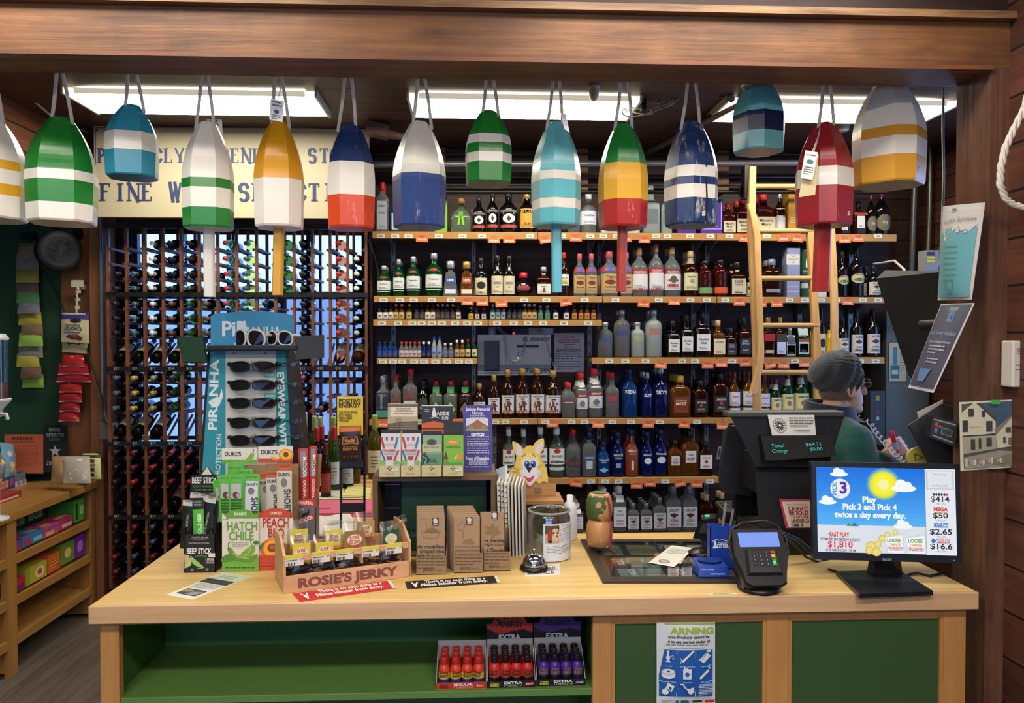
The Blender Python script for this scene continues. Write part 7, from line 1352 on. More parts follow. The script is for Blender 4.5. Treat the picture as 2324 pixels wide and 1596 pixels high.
# clip strip with liquorice and red candy bags
YL=4.9;k=MB();p,q=U(162,636,YL),U(190,652,YL);k.box(p.x,YL-.004,q.z,q.x,YL,p.z,mt('cfc9b4',.4))
pts=[U(176+[0,2,-2,1,-2,0,-3,-2][i],652+i*9,YL-.002) for i in range(8)];k.tube(pts,.006,mt('cfc9b4',.4),6)
for z in pts[1::2]:k.box(z.x-.014,YL-.006,z.z-.012,z.x+.012,YL+.004,z.z+.006,mt('cfc9b4',.4))
k.box(pts[0].x-.01,YL,pts[0].z-.01,pts[0].x+.01,4.989,pts[0].z+.02,mt('cfc9b4',.4));tag(k.build('clip_strip'),'cream plastic clip strip on the brown wall panel','clip strip')
LQ=[('r',0,0,64,18,'3a3478'),('e',36,21,13,6,'22202a'),('t',30,36,6,'SOFT EATING','3a3444',34,.02),('t',30,44,7,'LIQUORICE','3a3444',40,.03),('r',8,47,46,50,'5a64a8'),('p',[(12,58),(22,54),(30,56),(40,53),(50,60),(46,68),(32,64),(20,68)],'6a3a3e'),('e',32,56,4,4,'a8503a')]
for i,(x0,y0,x1,y1,lb) in enumerate(((139,708,203,780,'front cream and purple liquorice bag hanging from the clip strip'),(141,752,199,803,'lower cream liquorice bag showing beneath the front one'))):
    pouch('snack_bag',lb,'snack bag',[U(x0,y0,YL+i*.03),U(x1-2,y0+1,YL+i*.03),U(x1,y1,YL-.03+i*.03),U(x0,y1-4,YL-.03+i*.03)],64,72,.04,mt('c9bd96',.35),LQ if i==0 else [('p',[(12,38),(22,34),(30,36),(40,33),(50,40),(46,48),(32,44),(20,48)],'5a2a34'),('r',0,0,64,18,'3a3478')],'liquorice bags on the clip strip')
for i,(x0,y0,x1,y1) in enumerate(((144,806,190,834),(134,826,200,852),(130,846,206,868),(136,866,184,892),(136,886,184,914),(137,908,180,936),(135,930,178,958))):
    pouch('snack_bag',f'red candy bag in clear wrap, {od(i)} from the top of the red column','snack bag',[U(x0,y0,YL),U(x1,y0,YL),U(x1+2,y1,YL-.025),U(x0-2,y1,YL-.025)],60,30,.035,mt(('b02a2c','a82630','9c2630')[i%3],.15),[('p',[(20,5),(34,4),(30,8)],'d98a7a'),('r',0,26,60,29,'c9a0a0')],'red candy bags on the brown wall panel')
# conduit and outlet at the rack's left
YO=4.86;k=MB();p,q=U(228,500,YO),U(232,960,YO);k.tube([(p.x,YO,U(0,300,YO).z),(p.x,YO,q.z+.12),(q.x+.03,YO,q.z)],.011,mt('77767a',.4,.5),10);tag(k.build('conduit'),'grey steel conduit running down left of the wine rack','conduit')
p,q=U(230,958,YO),U(268,997,YO);k=MB();k.box(p.x,YO-.03,q.z,q.x,YO+.038,p.z,mt('6f6a66',.5,.4));o=tag(k.build('outlet_box',bev=.003),'grey metal outlet box at the foot of the left conduit','outlet box')
k=MB();k.draw([('r',246,960,267,995,'77726e')]+[('e',x,y,4,6,'2a2422') for x in (252,261) for y in (970,985)],flat(YO-.03));k.build('socket_plate',o)
k=MB();k.tube([U(196,790,4.88),U(215,850,4.86),U(232,900,4.85),U(236,955,4.83),U(248,968,4.82)],.005,mt('1c1a1a',.5),6);tag(k.build('power_cord'),'black power cord running from the fan to the outlet box','cord')
# ---------------------------------------------------------------- rolling ladder
LW=wood('b0834c','d0a468','Z',s=.8,r=.4);LWX=wood('b0834c','d0a468','X',s=.8,r=.4);YLd=4.60
r=empty('rolling_ladder',(U(1790,1200,YLd).x,YLd,0),'pale wooden rolling ladder leaning on the black rail of the liquor shelves','ladder')
def lad(px_,y):t=(y-380)/900;return U(px_,y,YLd-.28*max(0,t))
rails=[[(1708,378),(1706,520),(1712,640),(1717,760),(1719,900),(1722,1180),(1726,1480)],[(1838,378),(1840,520),(1846,640),(1853,760),(1858,900),(1866,1180),(1874,1480)]]
for pts in rails:
    k=MB();R=[]
    for x,y in pts:
        p=lad(x,y);R.append([(p.x-.021,p.y-.012,p.z),(p.x+.021,p.y-.012,p.z),(p.x+.021,p.y+.03,p.z),(p.x-.021,p.y+.03,p.z)])
    R[-1]=[(a,b,.04) for a,b,c in R[-1]];k.loft(R,LW,False);k.build('side_rail',r,bev=.006)
for pts in ([(1694,466),(1703,500),(1710,540),(1713,640),(1718,800),(1716,830),(1708,862),(1700,892)],[(1876,520),(1881,600),(1884,700),(1884,820),(1882,900),(1880,990)]):
    k=MB();R=[]
    for x,y in pts:
        p=lad(x,y)+V((0,-.05,0));R.append([(p.x-.02,p.y-.02,p.z),(p.x+.02,p.y-.02,p.z),(p.x+.02,p.y+.012,p.z),(p.x-.02,p.y+.012,p.z)])
    k.loft(R,LW,False);k.build('hand_rail',r,bev=.007)
for y in (423,524,632,739,846,955,1065,1175,1290):
    a=lad(1712,y);c=lad(1850+(y-423)*.02,y);k=MB();k.tube([a,c],.0155,LWX,10);k.build('rung',r)
for x in (1697,1846):
    k=MB();p=lad(x,412)+V((0,.03,.0));k.box(p.x-.014,p.y-.02,p.z-.1,p.x+.014,p.y+.05,p.z+.1,mt('141416',.4));q=V((p.x,p.y+.05,U(1,436,4.7).z+.035));k.tube([q-V((.014,0,0)),q+V((.014,0,0))],.035,mt('1a1a1c',.4),14);k.build('rail_wheel',r)
a,c=U(1000,436,4.72),U(2012,436,4.72);k=MB();k.tube([a,c],.013,mt('17181b',.35,.5),10)
for x in (1005,1320,1640,1935):p=U(x,436,4.72);k.box(p.x-.014,4.72,p.z-.01,p.x+.014,5.12,p.z+.01,mt('17181b',.4))
tag(k.build('ladder_rail'),'black steel ladder rail running above the topmost liquor shelf','rail')
# ---------------------------------------------------------------- tank monitor console, phone and papers on the wall
YD=4.95;a,c=U(1084,760,YD),U(1250,852,YD);GM=mt('c2c6c4',.45)
r=empty('tank_monitor',(U(1167,1,YD).x,5.02,c.z),'pale grey wall console with printer door, keypad and small display','control panel')
k=MB();k.box(a.x,YD,c.z,c.x,5.119,a.z,GM);k.draw([('r',1084,828,1250,840,'7f8fa0'),('r',1084,841,1250,843,'2a3a5a'),('r',1084,846,1250,848,'2a3a5a'),('t',1225,774,7,'VEEDER-ROOT','1f2636',44,.03),('e',1192,771,5,5,'1f2636'),('e',1192,771,3,3,'a9adab'),('t',1222,845,9,'TLS-300C','2a3040',60,.02),('n',[(1148,762),(1148,840)],.8,'6a6e6e')],flat(YD));k.build('housing',r,bev=.004)
k=MB();p,q=U(1099,774,YD-.02),U(1133,841,YD-.02);k.box(p.x,YD-.02,q.z,q.x,YD-.0005,p.z,mt('17181c',.35));k.build('printer_door',r,bev=.003)
k=MB();k.draw([('r',1173,783,1223,789,'1f3a5a')],flat(YD-.002));k.build('display',r)
for i in range(4):
    for g in (0,1):
        k=MB();k.draw([('r',1190+g*15+j*4.6,796+i*6.6,1193.6+g*15+j*4.6,801+i*6.6,'c9cccb') for j in range(3)],flat(YD-.002));k.build('key_row',r)
for x,y,col in ((1177,800,'8a2a2a'),(1176,806,'5a5a5a'),(1176,813,'5fbf4a')):k=MB();k.draw([('e',x,y,1.8,1.8,mt(col,.4,e=1.5) if col=='5fbf4a' else col)],flat(YD-.002));k.build('status_light',r)
k=MB();rr=random.Random(5);cord=[(1143,765),(1148,785),(1150,803),(1158,817),(1170,821),(1180,816),(1187,800),(1192,780),(1194,762)];pts=[]
for i in range(len(cord)-1):
    for j in range(20):
        t=j/20;x=cord[i][0]*(1-t)+cord[i+1][0]*t;y=cord[i][1]*(1-t)+cord[i+1][1]*t;p=U(x,y,YD-.05);q=(i*20+j)*1.1;pts.append(p+V((.007*math.cos(q),.007*math.sin(q),.003*math.cos(q))))
k.tube(pts,.0028,mt('b9b9b6',.5),5,False);CORD=k
p=U(1137,752,4.98);k=MB();k.tube([p+V((-.02,0,.03)),p,p+V((.04,0,-.03))],[.018,.014,.02],mt('4a4e55',.4),10);CORD.build('cord',tag(k.build('phone_handset'),'grey phone handset with drooping coiled cord on top of the wall console','phone'))
k=MB();p=U(1117,760,5.02);k.lathe([(.025,0),(.025,.05),(.001,.05)],mt('c9c9cc',.5),16,(p.x,5.02,a.z+.0005));tag(k.build('paper_roll'),'white paper roll standing on top of the wall console','paper roll')
k=MB();p,q=U(1163,746,5.0),U(1198,759,5.0);k.box(p.x,5.0,a.z+.0005,q.x,5.1,p.z,mt('26262b',.5));k.draw([('e',1166,757,3,2.5,mt('d02a3a',.4,e=1.5)),('e',1178,752,5,5,'101012')],flat(5.0));tag(k.build('alarm_box'),'small black alarm box with red lamp on the wall console','device')
k=MB();p,q=U(1200,744,5.0),U(1256,760,5.0);k.box(p.x,5.0,a.z+.0005,q.x,5.119,p.z,mt('a5a29c',.5));k.draw([('r',1218,746,1230,754,'8a7a5a'),('l',1204,747,1216,3,3,1,'5a5a5a'),('r',1234,746,1254,759,'b3b9d2')],flat(5.0));tag(k.build('socket_strip'),'beige socket strip with plugged white adapter on the wall console','device')
k=MB()
for pts in ([(1236,760),(1246,800),(1262,845)],[(1262,775),(1275,772),(1286,785),(1284,800),(1268,808),(1258,800),(1262,820),(1263,842)]):k.tube([U(x,y,4.93) for x,y in pts],.003,mt('9a9aa0',.5),5)
tag(k.build('adapter_cable'),'thin looped adapter cable beside the grey wall console','cable')
pxcard('notice','white printed age notice with red heading on the plank wall','notice',1258,756,1326,845,5.08,'d2d3e2',[('t',1289,769,6,'Under 30?','7a3a50',32),('l',1268,773,1316,2,5,2,'9a4a58'),('l',1280,783,1304,2,6,2,'8a6a7a'),('l',1262,795,1320,5,5,2.2,'6a6e86'),('l',1262,822,1320,4,5.5,2,'6a6e86')])
# ---------------------------------------------------------------- ceiling clutter and wall pipes
def pipe(name,pts,rad,col,label,cat='pipe',m=.6,r_=.35,group=None):
    k=MB();k.tube(pts,rad,mt(col,r_,m),10);return tag(k.build(name),label,cat,group)
pipe('pipe',[U(840,374,4.85),U(1960,370,4.85)],.021,'8a8c90','thick grey steel pipe along the wall above the liquor shelves',group='pipes under the ceiling')
for i,(y,x0,x1,rd,col) in enumerate(((350,838,1960,.007,'3c3a3c'),(402,960,1970,.008,'6a6a6c'),(420,1000,1990,.007,'5a5a5c'),(395,838,1300,.01,'5a4636'))):
    pipe('pipe',[U(x0,y,5.05),U(x1,y,5.05)],rd,col,f'thin {"dark" if i != 1 else "grey"} conduit on the plank wall, {od(i)} of the bundle from {"the top" if i < 3 else "behind the thick pipe"}',group='thin conduits on the plank wall')
for i,x in enumerate((998,1322,1641,1940)):
    p,q=U(x-13,292,5.06),U(x+13,432,5.06);k=MB();k.box(p.x,5.06,q.z,q.x,5.119,p.z,wood('7a5232','96683e','Z',s=1.));k.draw([('e',x+s,302,1.6,1.6,'2a1c14') for s in (-6,6)],flat(5.06));tag(k.build('wall_block'),f'upright wooden mounting block above the top shelf, {od(i)} from the left','mounting block','wooden mounting blocks')
CZc=ZC-.03
def onc(px_,py_,dz=.03):return G(px_,py_,ZC-dz)
for i,(a,c,rd,col) in enumerate((((1690,226),(1462,350),.022,'6a5a4c'),((1660,224),(1590,235),.018,'8a857c'),((1640,216),(1520,270),.009,'4a4644'),((1655,216),(1545,270),.008,'5a5654'))):
    pa=U(*a,3.9);pc=U(*c,4.95);pipe('pipe',[pa,pc],rd,col,f'slanting ceiling pipe behind the weathered navy buoy, {od(i)} thickest',group='pipes under the ceiling')
pipe('pipe',[U(1765,216,4.0),U(1585,310,4.9)],.02,'4a3428','slanting dark wooden batten under the ceiling by the aqua and navy buoy',group='pipes under the ceiling',m=0)
k=MB();rr=random.Random(11);cc=U(1460,225,4.0)
for i in range(7):
    w_,h_=rr.uniform(.07,.17),rr.uniform(.02,.05);ph=rr.uniform(-.5,.5);o_=V((rr.uniform(-.08,.1),rr.uniform(-.03,.03),rr.uniform(-.03,.03)))
    k.tube([cc+o_+V((w_*math.cos(t)*math.cos(ph)-h_*math.sin(t)*math.sin(ph),.02*math.sin(2*t),w_*math.cos(t)*math.sin(ph)+h_*math.sin(t)*math.cos(ph))) for t in [2*PI*j/26 for j in range(27)]],.0035,mt('9a968c',.5),5)
k.box(cc.x-.012,cc.y-.02,cc.z-.06,cc.x+.012,cc.y+.02,cc.z+.02,mt('1a1a1c',.5));k.tube([cc,V((cc.x,cc.y,ZC))],.004,mt('9a968c',.5),5);k.tube([cc+V((.02,0,.0)),U(1650,212,4.1)],.003,mt('9a968c',.5),5);tag(k.build('cable_coil'),'coiled pale cable tied up under the ceiling beside the middle light','cable')
def knob(px_,py_,Y,rad,col,label):
    p=U(px_,py_,Y);k=MB();k.lathe([(rad*.55,0),(rad*.9,.01),(rad,.03),(rad,.045),(rad*1.05,.05),(rad*1.05,ZC-p.z-.02 if ZC-p.z>.08 else .06),(rad*1.2,max(.065,ZC-p.z-.0005))],mt(col,.4),18,(p.x,p.y,p.z));tag(k.build('ceiling_sensor'),label,'ceiling sensor','round ceiling sensors')
knob(1348,228,3.8,.024,'b9b8ae','grey ribbed round sensor under the ceiling before the middle light')
knob(1912,300,4.4,.04,'8a8278','dim round sensor under the ceiling behind the dark red buoy')
k=MB();p=U(865,300,4.5);k.T=Matrix.Translation(p)@Matrix.Rotation(math.radians(12),4,'Y');k.box(-.08,-.05,-.03,.04,.05,.04,mt('6a5048',.5));k.tube([(.04,0,0),(.09,0,0),(.16,0,.0)],[.03,.022,.02],mt('6a5048',.5),12);k.T=None;k.tube([p,V((p.x,p.y,ZC))],.01,mt('6a5048',.5),6);tag(k.build('spot_lamp'),'brown ceiling spot fitting between the sign and the white and blue buoy','spot lamp')
pipe('cable',[U(-10,180,4.0),U(60,215,4.15),U(115,262,4.3),U(165,288,4.6),U(200,300,4.8)],.006,'b9b6ae','white cable sagging along the left plank wall under the ceiling','cable',0,.5)
pipe('cable',[U(715,222,4.2),U(780,226,4.25),U(860,228,4.28),U(926,236,4.2)],.005,'2a2a2a','dark cable linking the left and middle ceiling lights','cable',0,.5)
pipe('cable',[U(838,545,5.0),U(850,580,5.0),U(858,615,5.0),U(862,640,5.0)],.004,'8a8580','thin grey cable at the left end of the second liquor shelf','cable',0,.5)
# ---------------------------------------------------------------- till, screens and card reader
BK=mt('1a1b1e',.45);BK2=mt('101113',.35);BK3=mt('26282b',.5)
YP=2.72
r=empty('cash_register',(U(1770,1,YP).x,YP+.15,CT),'large black point of sale terminal with customer display and taped notices','cash register')
k=MB();fr=[(1657,946),(1884,942),(1918,940),(1908,1000),(1895,1052),(1756,1052),(1722,1000),(1666,990)]
A=[U(x,y,YP) for x,y in [(1658,946),(1916,944),(1880,1060),(1716,1060)]];B=[U(x,y,YP+.1) for x,y in [(1670,940),(1910,940),(1880,1050),(1730,1050)]]
k.loft([A,B],BK,False);k.build('display_head',r,bev=.006)
k=MB();a,c=U(1652,935,YP-.005),U(1916,946,YP-.005);k.box(a.x,YP-.008,c.z,c.x,YP+.06,a.z,mt('3f4242',.45));k.build('top_bezel',r,bev=.005)
cs=[U(1742,942,YP-.012),U(1848,942,YP-.012),U(1852,988,YP-.02),U(1752,988,YP-.02)]
card('notice_card','','',cs,106,46,'cfcfc8',[('e',23,24,16,17,'8a8a84'),('e',23,24,14,15,'cfcfc8')]+[('n',[(23+7*math.cos(t),24+8*math.sin(t)),(23+12*math.cos(t),24+13*math.sin(t))],2,'2a2a2c') for t in [2*PI*i/14 for i in range(14)]]+[('e',23,24,6,7,'2a2a2c'),('e',23,24,3,3,'cfcfc8'),('l',46,8,102,4,6,2.2,'5a5a58'),('l',54,37,92,1,4,2.2,'5a5a58')],None,r,.0006)
P4=[U(1727,990,YP-.03),U(1884,988,YP-.03),U(1900,1036,YP-.05),U(1738,1046,YP-.05)]
k=MB();k.loft([P4,[p+V((0,.06,0)) for p in P4]],BK2,False);f4=quad(*P4,160,54);VG=mt('3ad6c0',.5,e=.75)
k.draw([('t',18,26,8,'Total',VG,30,-.01,'l'),('t',18,38,8,'Change',VG,36,-.01,'l'),('t',132,25,8,'$64.71',VG,34,-.01,'r'),('t',132,37,8,'$0.00',VG,28,-.01,'r')],f4);k.build('customer_display',r,bev=.002)
k=MB();a,c=U(1778,1045,YP+.02),U(1850,1080,YP+.02);k.box(a.x-.1,YP+.02,c.z-.06,c.x+.03,YP+.16,a.z+.02,BK2);k.build('neck',r)
k=MB();A=[U(x,y,YP-.02) for x,y in [(1714,1072),(1862,1072),(1862,1202),(1722,1202)]];B=[U(x,y,YP+.2) for x,y in [(1734,1065),(1862,1065),(1862,1185),(1740,1185)]];k.loft([A,B],BK,False)
k.draw([('r',1744+i*5,1104+i%2*2,1746+i*5,1130+i%3*3,'0a0a0b') for i in range(9)]+[('r',1815+i*5,1100,1817+i*5,1126+i%3*3,'0a0a0b') for i in range(7)],flat(YP-.02));k.build('housing',r,bev=.006)
k=MB();a,c=U(1715,1200,YP-.03),U(1880,1310,YP-.03);k.box(a.x,YP-.03,CT+.0005,c.x,YP+.17,a.z,BK2);k.build('base',r,bev=.006)
card('age_notice','','',[U(1768,1133,YP-.03),U(1839,1133,YP-.03),U(1839,1202,YP-.026),U(1784,1202,YP-.026)],72,70,'a83a5a',[('p',[(5,6),(72,5),(72,65),(8,65)],'d3c7b6'),('t',38,15,4.5,'TOBACCO PRODUCTS','7a3040',52),('t',42,26,9,'CANNOT','8a1f3a',50,.04),('t',42,36,9,'BE SOLD','8a1f3a',50,.04),('t',43,44,6,'TO ANYONE','8a1f3a',48,.02),('t',44,54,8,'UNDER 21','8a1f3a',48,.04),('r',18,57,40,63,'2a5a5a'),('e',22,60,3,3,'a9b0b0'),('e',48,60,4,3.5,'6a7a3a')],None,r,.0006)
YM=2.95;k=MB();A=[U(x,y,YM) for x,y in [(1652,966),(1700,972),(1716,1060),(1708,1128),(1645,1118),(1632,1094)]];B=[U(x,y,YM+.05) for x,y in [(1640,978),(1690,960),(1706,1060),(1700,1132),(1640,1118),(1630,1090)]]
r2=empty('operator_screen',(U(1670,1,YM).x,YM,CT),'black operator touch screen seen from behind, left of the till','screen');k.loft([A,B],BK,False);k.build('housing',r2,bev=.006)
k=MB();k.draw([('p',[(1630,1014),(1638,1014),(1633,1042),(1626,1042)],'77797c'),('p',[(1632,1017),(1636,1017),(1632,1039),(1628,1039)],'2a2c2e')],flat(YM-.001));k.build('handle_slot',r2)
k=MB();p=U(1690,1130,YM+.03);k.box(p.x-.04,YM+.02,CT+.0005,p.x+.05,YM+.06,p.z+.08,BK2);k.box(p.x-.09,YM-.02,CT+.0005,p.x+.09,YM+.07,CT+.012,BK2);k.build('stand',r2)
k=MB();a,c=G(1640,1170,.98),G(1715,1160,.98);z=.985;k.hexa([(a.x,a.y-.02,z),(c.x,a.y-.02,z),(c.x,a.y+.1,z+.02),(a.x,a.y+.1,z+.02)],[(a.x,a.y-.02,z+.015),(c.x,a.y-.02,z+.015),(c.x,a.y+.1,z+.035),(a.x,a.y+.1,z+.035)],BK3);k.box(a.x+.01,a.y-.01,CT+.0005,c.x-.01,a.y+.09,z,BK2)
k.draw([('r',(i%9)*.1+.07,(i//9)*.22+.08,(i%9)*.1+.14,(i//9)*.22+.24,'0d0d0f') for i in range(36)],lambda x,y,zz:V((a.x+(c.x-a.x)*x,a.y-.02+.12*y,z+.015+.02*y+zz)),yd=1);tag(k.build('keyboard'),'black keyboard behind the blue pen cup','keyboard')
k=MB();k.box(a.x+.02,3.05,0,c.x+.2,a.y+.15,CT-.001,TANZ);tag(k.build('back_cabinet',bev=.003),'low tan cabinet behind the counter that carries the keyboard','cabinet')
# scanner
p=G(1600,1262,CT+.008);r=empty('barcode_scanner',(p.x,p.y+.05,CT),'black hand scanner with green lamp standing on its holder','barcode scanner')
k=MB();k.lathe([(.05,0),(.052,.004),(.04,.012),(.02,.016),(.018,.02)],BK2,24,(p.x,p.y+.03,CT+.0075));k.build('base',r)
k=MB();yy=p.y+.03;k.tube([U(1604,1252,yy),U(1600,1222,yy+.01),U(1606,1190,yy+.02)],[.016,.017,.02],BK2,12);k.build('handle',r)
k=MB();A=[U(x,y,yy-.02) for x,y in [(1588,1180),(1626,1176),(1618,1228),(1572,1222)]];B=[U(x,y,yy+.06) for x,y in [(1596,1166),(1630,1166),(1630,1215),(1590,1212)]];k.loft([A,B],BK2,False);k.draw([('p',[(1594,1190),(1614,1188),(1610,1212),(1586,1210)],'2a2d30')],flat(yy-.021));k.build('head',r,bev=.01)
k=MB();q=U(1604,1173,yy+.01);k.ball(q+V((0,-.005,.004)),.007,mt('5ad6a0',.4,e=.7),10,(1.5,1,.6));k.build('lamp',r)
# card reader
p=G(1722,1338);r=empty('card_reader',(p.x,p.y,CT),'black card payment terminal with lit blue screen on a round base','card reader');CRK=mt('17181b',.35)
k=MB();k.lathe([(.063,0),(.065,.003),(.065,.012),(.055,.016),(.05,.016),(.046,.026),(.02,.03)],CRK,32,(p.x,p.y,CT+.0005));k.build('base',r)
tilt=math.radians(32);T_=Matrix.Translation(V((p.x+.001,p.y-.002,CT+.11)))@Matrix.Rotation(PI/2-tilt,4,'X')
k=MB();k.tube([V((p.x,p.y+.005,CT+.02)),V((p.x,p.y+.02,CT+.09))],[.03,.025],CRK,12);k.build('neck',r)
ol=[(x*1.3,y*1.12) for x,y in [(-.066,.058),(-.058,.07),(.058,.07),(.066,.058),(.068,-.005),(.056,-.05),(.05,-.083),(.036,-.092),(-.036,-.092),(-.05,-.083),(-.056,-.05),(-.068,-.005)]]
k=MB();k.T=T_;k.loft([[(x*.92,y*.94,-.035) for x,y in ol],[(x,y,-.015) for x,y in ol],[(x,y,.006) for x,y in ol],[(x*.93,y*.95,.014) for x,y in ol]],CRK,False);k.build('body',r,bev=.004)
ff=lambda x,y,z:T_@V((x,y,.0145+z))
k=MB();k.draw([('r',-.062,.018,.064,.064,mt('7f9cf0',.4,e=.8))],ff,yd=1);k.build('screen',r)
k=MB();k.T=T_;k.loft([[(x,y,.013) for x,y in [(-.05,.01),(.05,.01),(.056,-.07),(-.056,-.07)]],[(x*.93,y*.96,.026) for x,y in [(-.046,.004),(.046,.004),(.052,-.066),(-.052,-.066)]]],mt('24262a',.4),False)
k.build('keypad',r,bev=.002);k=MB();f5=lambda x,y,z:T_@V((x,y,.0262+z))
k.draw([('r',-.035+i%3*.019,-.006-i//3*.012,-.021+i%3*.019,.002-i//3*.012,'0c0d10') for i in range(12)]+[('t',-.028+i%3*.019,-.005-i//3*.012,.0045,'123456789*0#'[i],'b9bcc2') for i in range(12)]+[('r',.024,-.006,.036,.001,'b83a30'),('r',.024,-.02,.036,-.009,'d0b03a'),('r',.024,-.044,.036,-.023,'2f9a4a'),('e',.03,-.034,.004,.005,'8fd6a0')],f5,yd=1);k.build('keys',r)
k=MB();k.T=T_;k.tube([(-.086,-.02,.0),(-.094,.03,.01),(-.08,.075,.015),(-.04,.095,.015),(.03,.1,.015),(.07,.088,.01),(.088,.05,.01),(.092,0,0)],.0035,CRK,8);k.build('guard_ring',r)
for i,pts in enumerate(([(1772,1215),(1800,1235),(1830,1265),(1862,1278),(1890,1280)],[(1775,1212),(1806,1228),(1838,1258),(1870,1270),(1900,1274)],[(1778,1209),(1812,1224),(1846,1252),(1880,1264),(1910,1268)])):
    k=MB();k.tube([U(x,y,2.52+i*.01+(.03*j if i<3 else 0)) for j,(x,y) in enumerate(pts)],.0042,mt('131315',.5),6);tag(k.build('cable'),('black cable from the card reader, lowest of the bundle','black cable from the card reader, middle of the bundle','black cable from the card reader, top of the bundle')[i],'cable','cables behind the card reader')
# lottery monitor
q0,q1,q2,q3=U(1841,1048,2.44),U(2178,1054,2.36),U(2184,1279,2.33),U(1846,1270,2.41)
r=empty('lottery_monitor',(U(2010,1320,2.4).x,2.42,CT),'black flat screen monitor showing a bright blue lottery advert','monitor');MF=mt('191b1f',.3)
N_=(q3-q0).cross(q1-q0).normalized();k=MB();k.loft([[q0,q1,q2,q3],[p-N_*.03 for p in (q0,q1,q2,q3)]],MF,False)
fm=quad(q0,q1,q2,q3,340,224);k.draw([('t',171,222,7,'acer','9a9ca0',22,.02),('e',321,218,1.6,1.6,mt('4a5aff',.4,e=1.5))],fm);k.build('housing',r,bev=.003)
E=lambda h,s=1.:mt(h,.3,e=s*.8)
SB_=E('2a82e0');WHT=E('f0f4fa');k=MB()
bgs=[]
for i in range(14):
    y0=12+i*9.45;t=i/13;c='%02x%02x%02x'%(int(24+62*t),int(112+62*t),int(220+20*t));bgs.append(('r',11,y0,260,y0+9.46,E(c)))
ops=bgs+[('r',11,144,260,206,E('d9dde4'))]
for rad,cc in ((42,'3f92e0'),(39,'6aa8c0'),(36,'9cc48a'),(33,'d2d84a'),(30,'ece62c'),(24,'f2ee3a'),(13,'f4f2a0')):ops.append(('e',166,50,rad*.95,rad*.92 if rad<43 else rad*.85,E(cc)))
def cloud(x,y,s):return [('e',x,y,18*s,5*s,WHT),('e',x-4*s,y-6*s,8*s,7*s,WHT),('e',x+5*s,y-4*s,7*s,6*s,WHT)]
ops+=cloud(64,28,1.15)+cloud(36,92,1.15)+cloud(212,58,1.6)+cloud(208,150-6,1.2)
ops+=[('e',66,61,23,23,E('e6ecf6')),('t',58,60,10,'PICK',E('2a9ad6'),30,.03,'c',90),('t',73,71,25,'3',E('5a2a9a'),17,.04),('t',60,79,4,'Mobile',E('9ab0d0'),10),
 ('t',133,91,13,'Play',WHT,32,.04),('t',133,108,13,'Pick 3 and Pick 4',WHT,124,.04),('t',133,126,13,'twice a day every day.',WHT,164,.04),('p',[(78,146),(84,138),(90,144),(96,136),(104,146)],E('3aa04a')),('p',[(90,146),(98,140),(108,146)],E('3a5ab8')),('t',92,156,6,'LOTTERY',E('f0d8e0'),28,.03),('t',158,157,6,'Keep it fun. Play responsibly.',E('c9dcf2'),74)]
ops+=[('t',62,170,9,'FAST PLAY',E('d2502a'),46,.05),('n',[(36,163),(42,163)],1,E('c04a3a')),('n',[(33,166),(42,166)],1,E('c04a3a')),('t',64,180,6.5,'ESTIMATED PROGRESSIVE JACKPOT:',E('3a3a4a'),92,.02),('t',63,195,14,'$1,810',E('d6304a'),58,.02),('t',64,204,5.5,'AS OF MARCH 9, 2019 11:50 AM',E('3a3a4a'),70,.02)]
for x,y,rr_ in ((134,190,12),(150,186,9),(160,172,9),(172,164,8),(190,158,7),(130,200,10),(146,203,11),(182,172,8)):ops+=[('e',x,y,rr_,rr_*.9,E('d8c25a')),('e',x,y,rr_*.7,rr_*.6,E('ead98a'))]
for x0,tw in ((166,42),(212,46)):ops+=[('p',[(x0,168),(x0+tw,160),(x0+tw+2,205),(x0+4,205)],E('c6cdd6')),('p',[(x0+2,170),(x0+tw-2,163),(x0+tw,204),(x0+6,204)],E('eef0f4')),('t',x0+tw/2,180,8,'LOOSE',E('7aa83a'),32,.04),('t',x0+tw/2+1,189,6,'CHANGE',E('d8902a'),28,.03),('t',x0+tw/2+2,196,5,'PROGRESSIVE',E('d6302a'),34,.03),('l',x0+8,199,x0+tw-4,1,4,2,E('9aa0a8'))]
ops+=[('r',260,12,328,207,E('e2e6ec')),('r',263,15,325,58,E('b9c0ca')),('r',266,17,322,56,E('dde0e4')),('t',294,26,4.5,'Maine Lottery',E('8a8e94'),28),('t',294,52,4.5,'Play Responsibly',E('8a8e94'),34)]
for y,s,l,lc in ((86,'$414','POWERBALL','c0303a'),(123,'$50','MEGA','d2302a'),(160,'$2.65','MEGABUCKS','2a6ac0'),(193,'$16.6','LOTTO AMERICA','c8303a')):
    ops+=[('t',293,y,12,s,E('2a2c34'),9+8.2*len(s),.02),('t',294,y+7,4,'MILLION',E('7a7e86'),20)]
    if l=='POWERBALL':ops+=[('e',279+i*6,70,2.6,3,E('3a3c44' if i<5 else 'd04a3a')) for i in range(6)]
    elif l=='LOTTO AMERICA':ops+=[('e',276,y-18,5,5,E('2a7ac8')),('t',298,y-19,5,'LOTTO',E(lc),30,.03),('t',298,y-13,5,'AMERICA',E(lc),30,.03)]
    else:ops+=[('t',294,y-16,8 if l=='MEGA' else 9,l,E(lc),32,.05)]+([('t',296,y-10,4,'MILLIONS',E('d8902a'),26,.03),('p',[(276,y-24),(282,y-20),(276,y-20)],E('e0b02a'))] if l=='MEGA' else [])
k.draw(ops,fm,dz=.00003);k.build('screen',r)
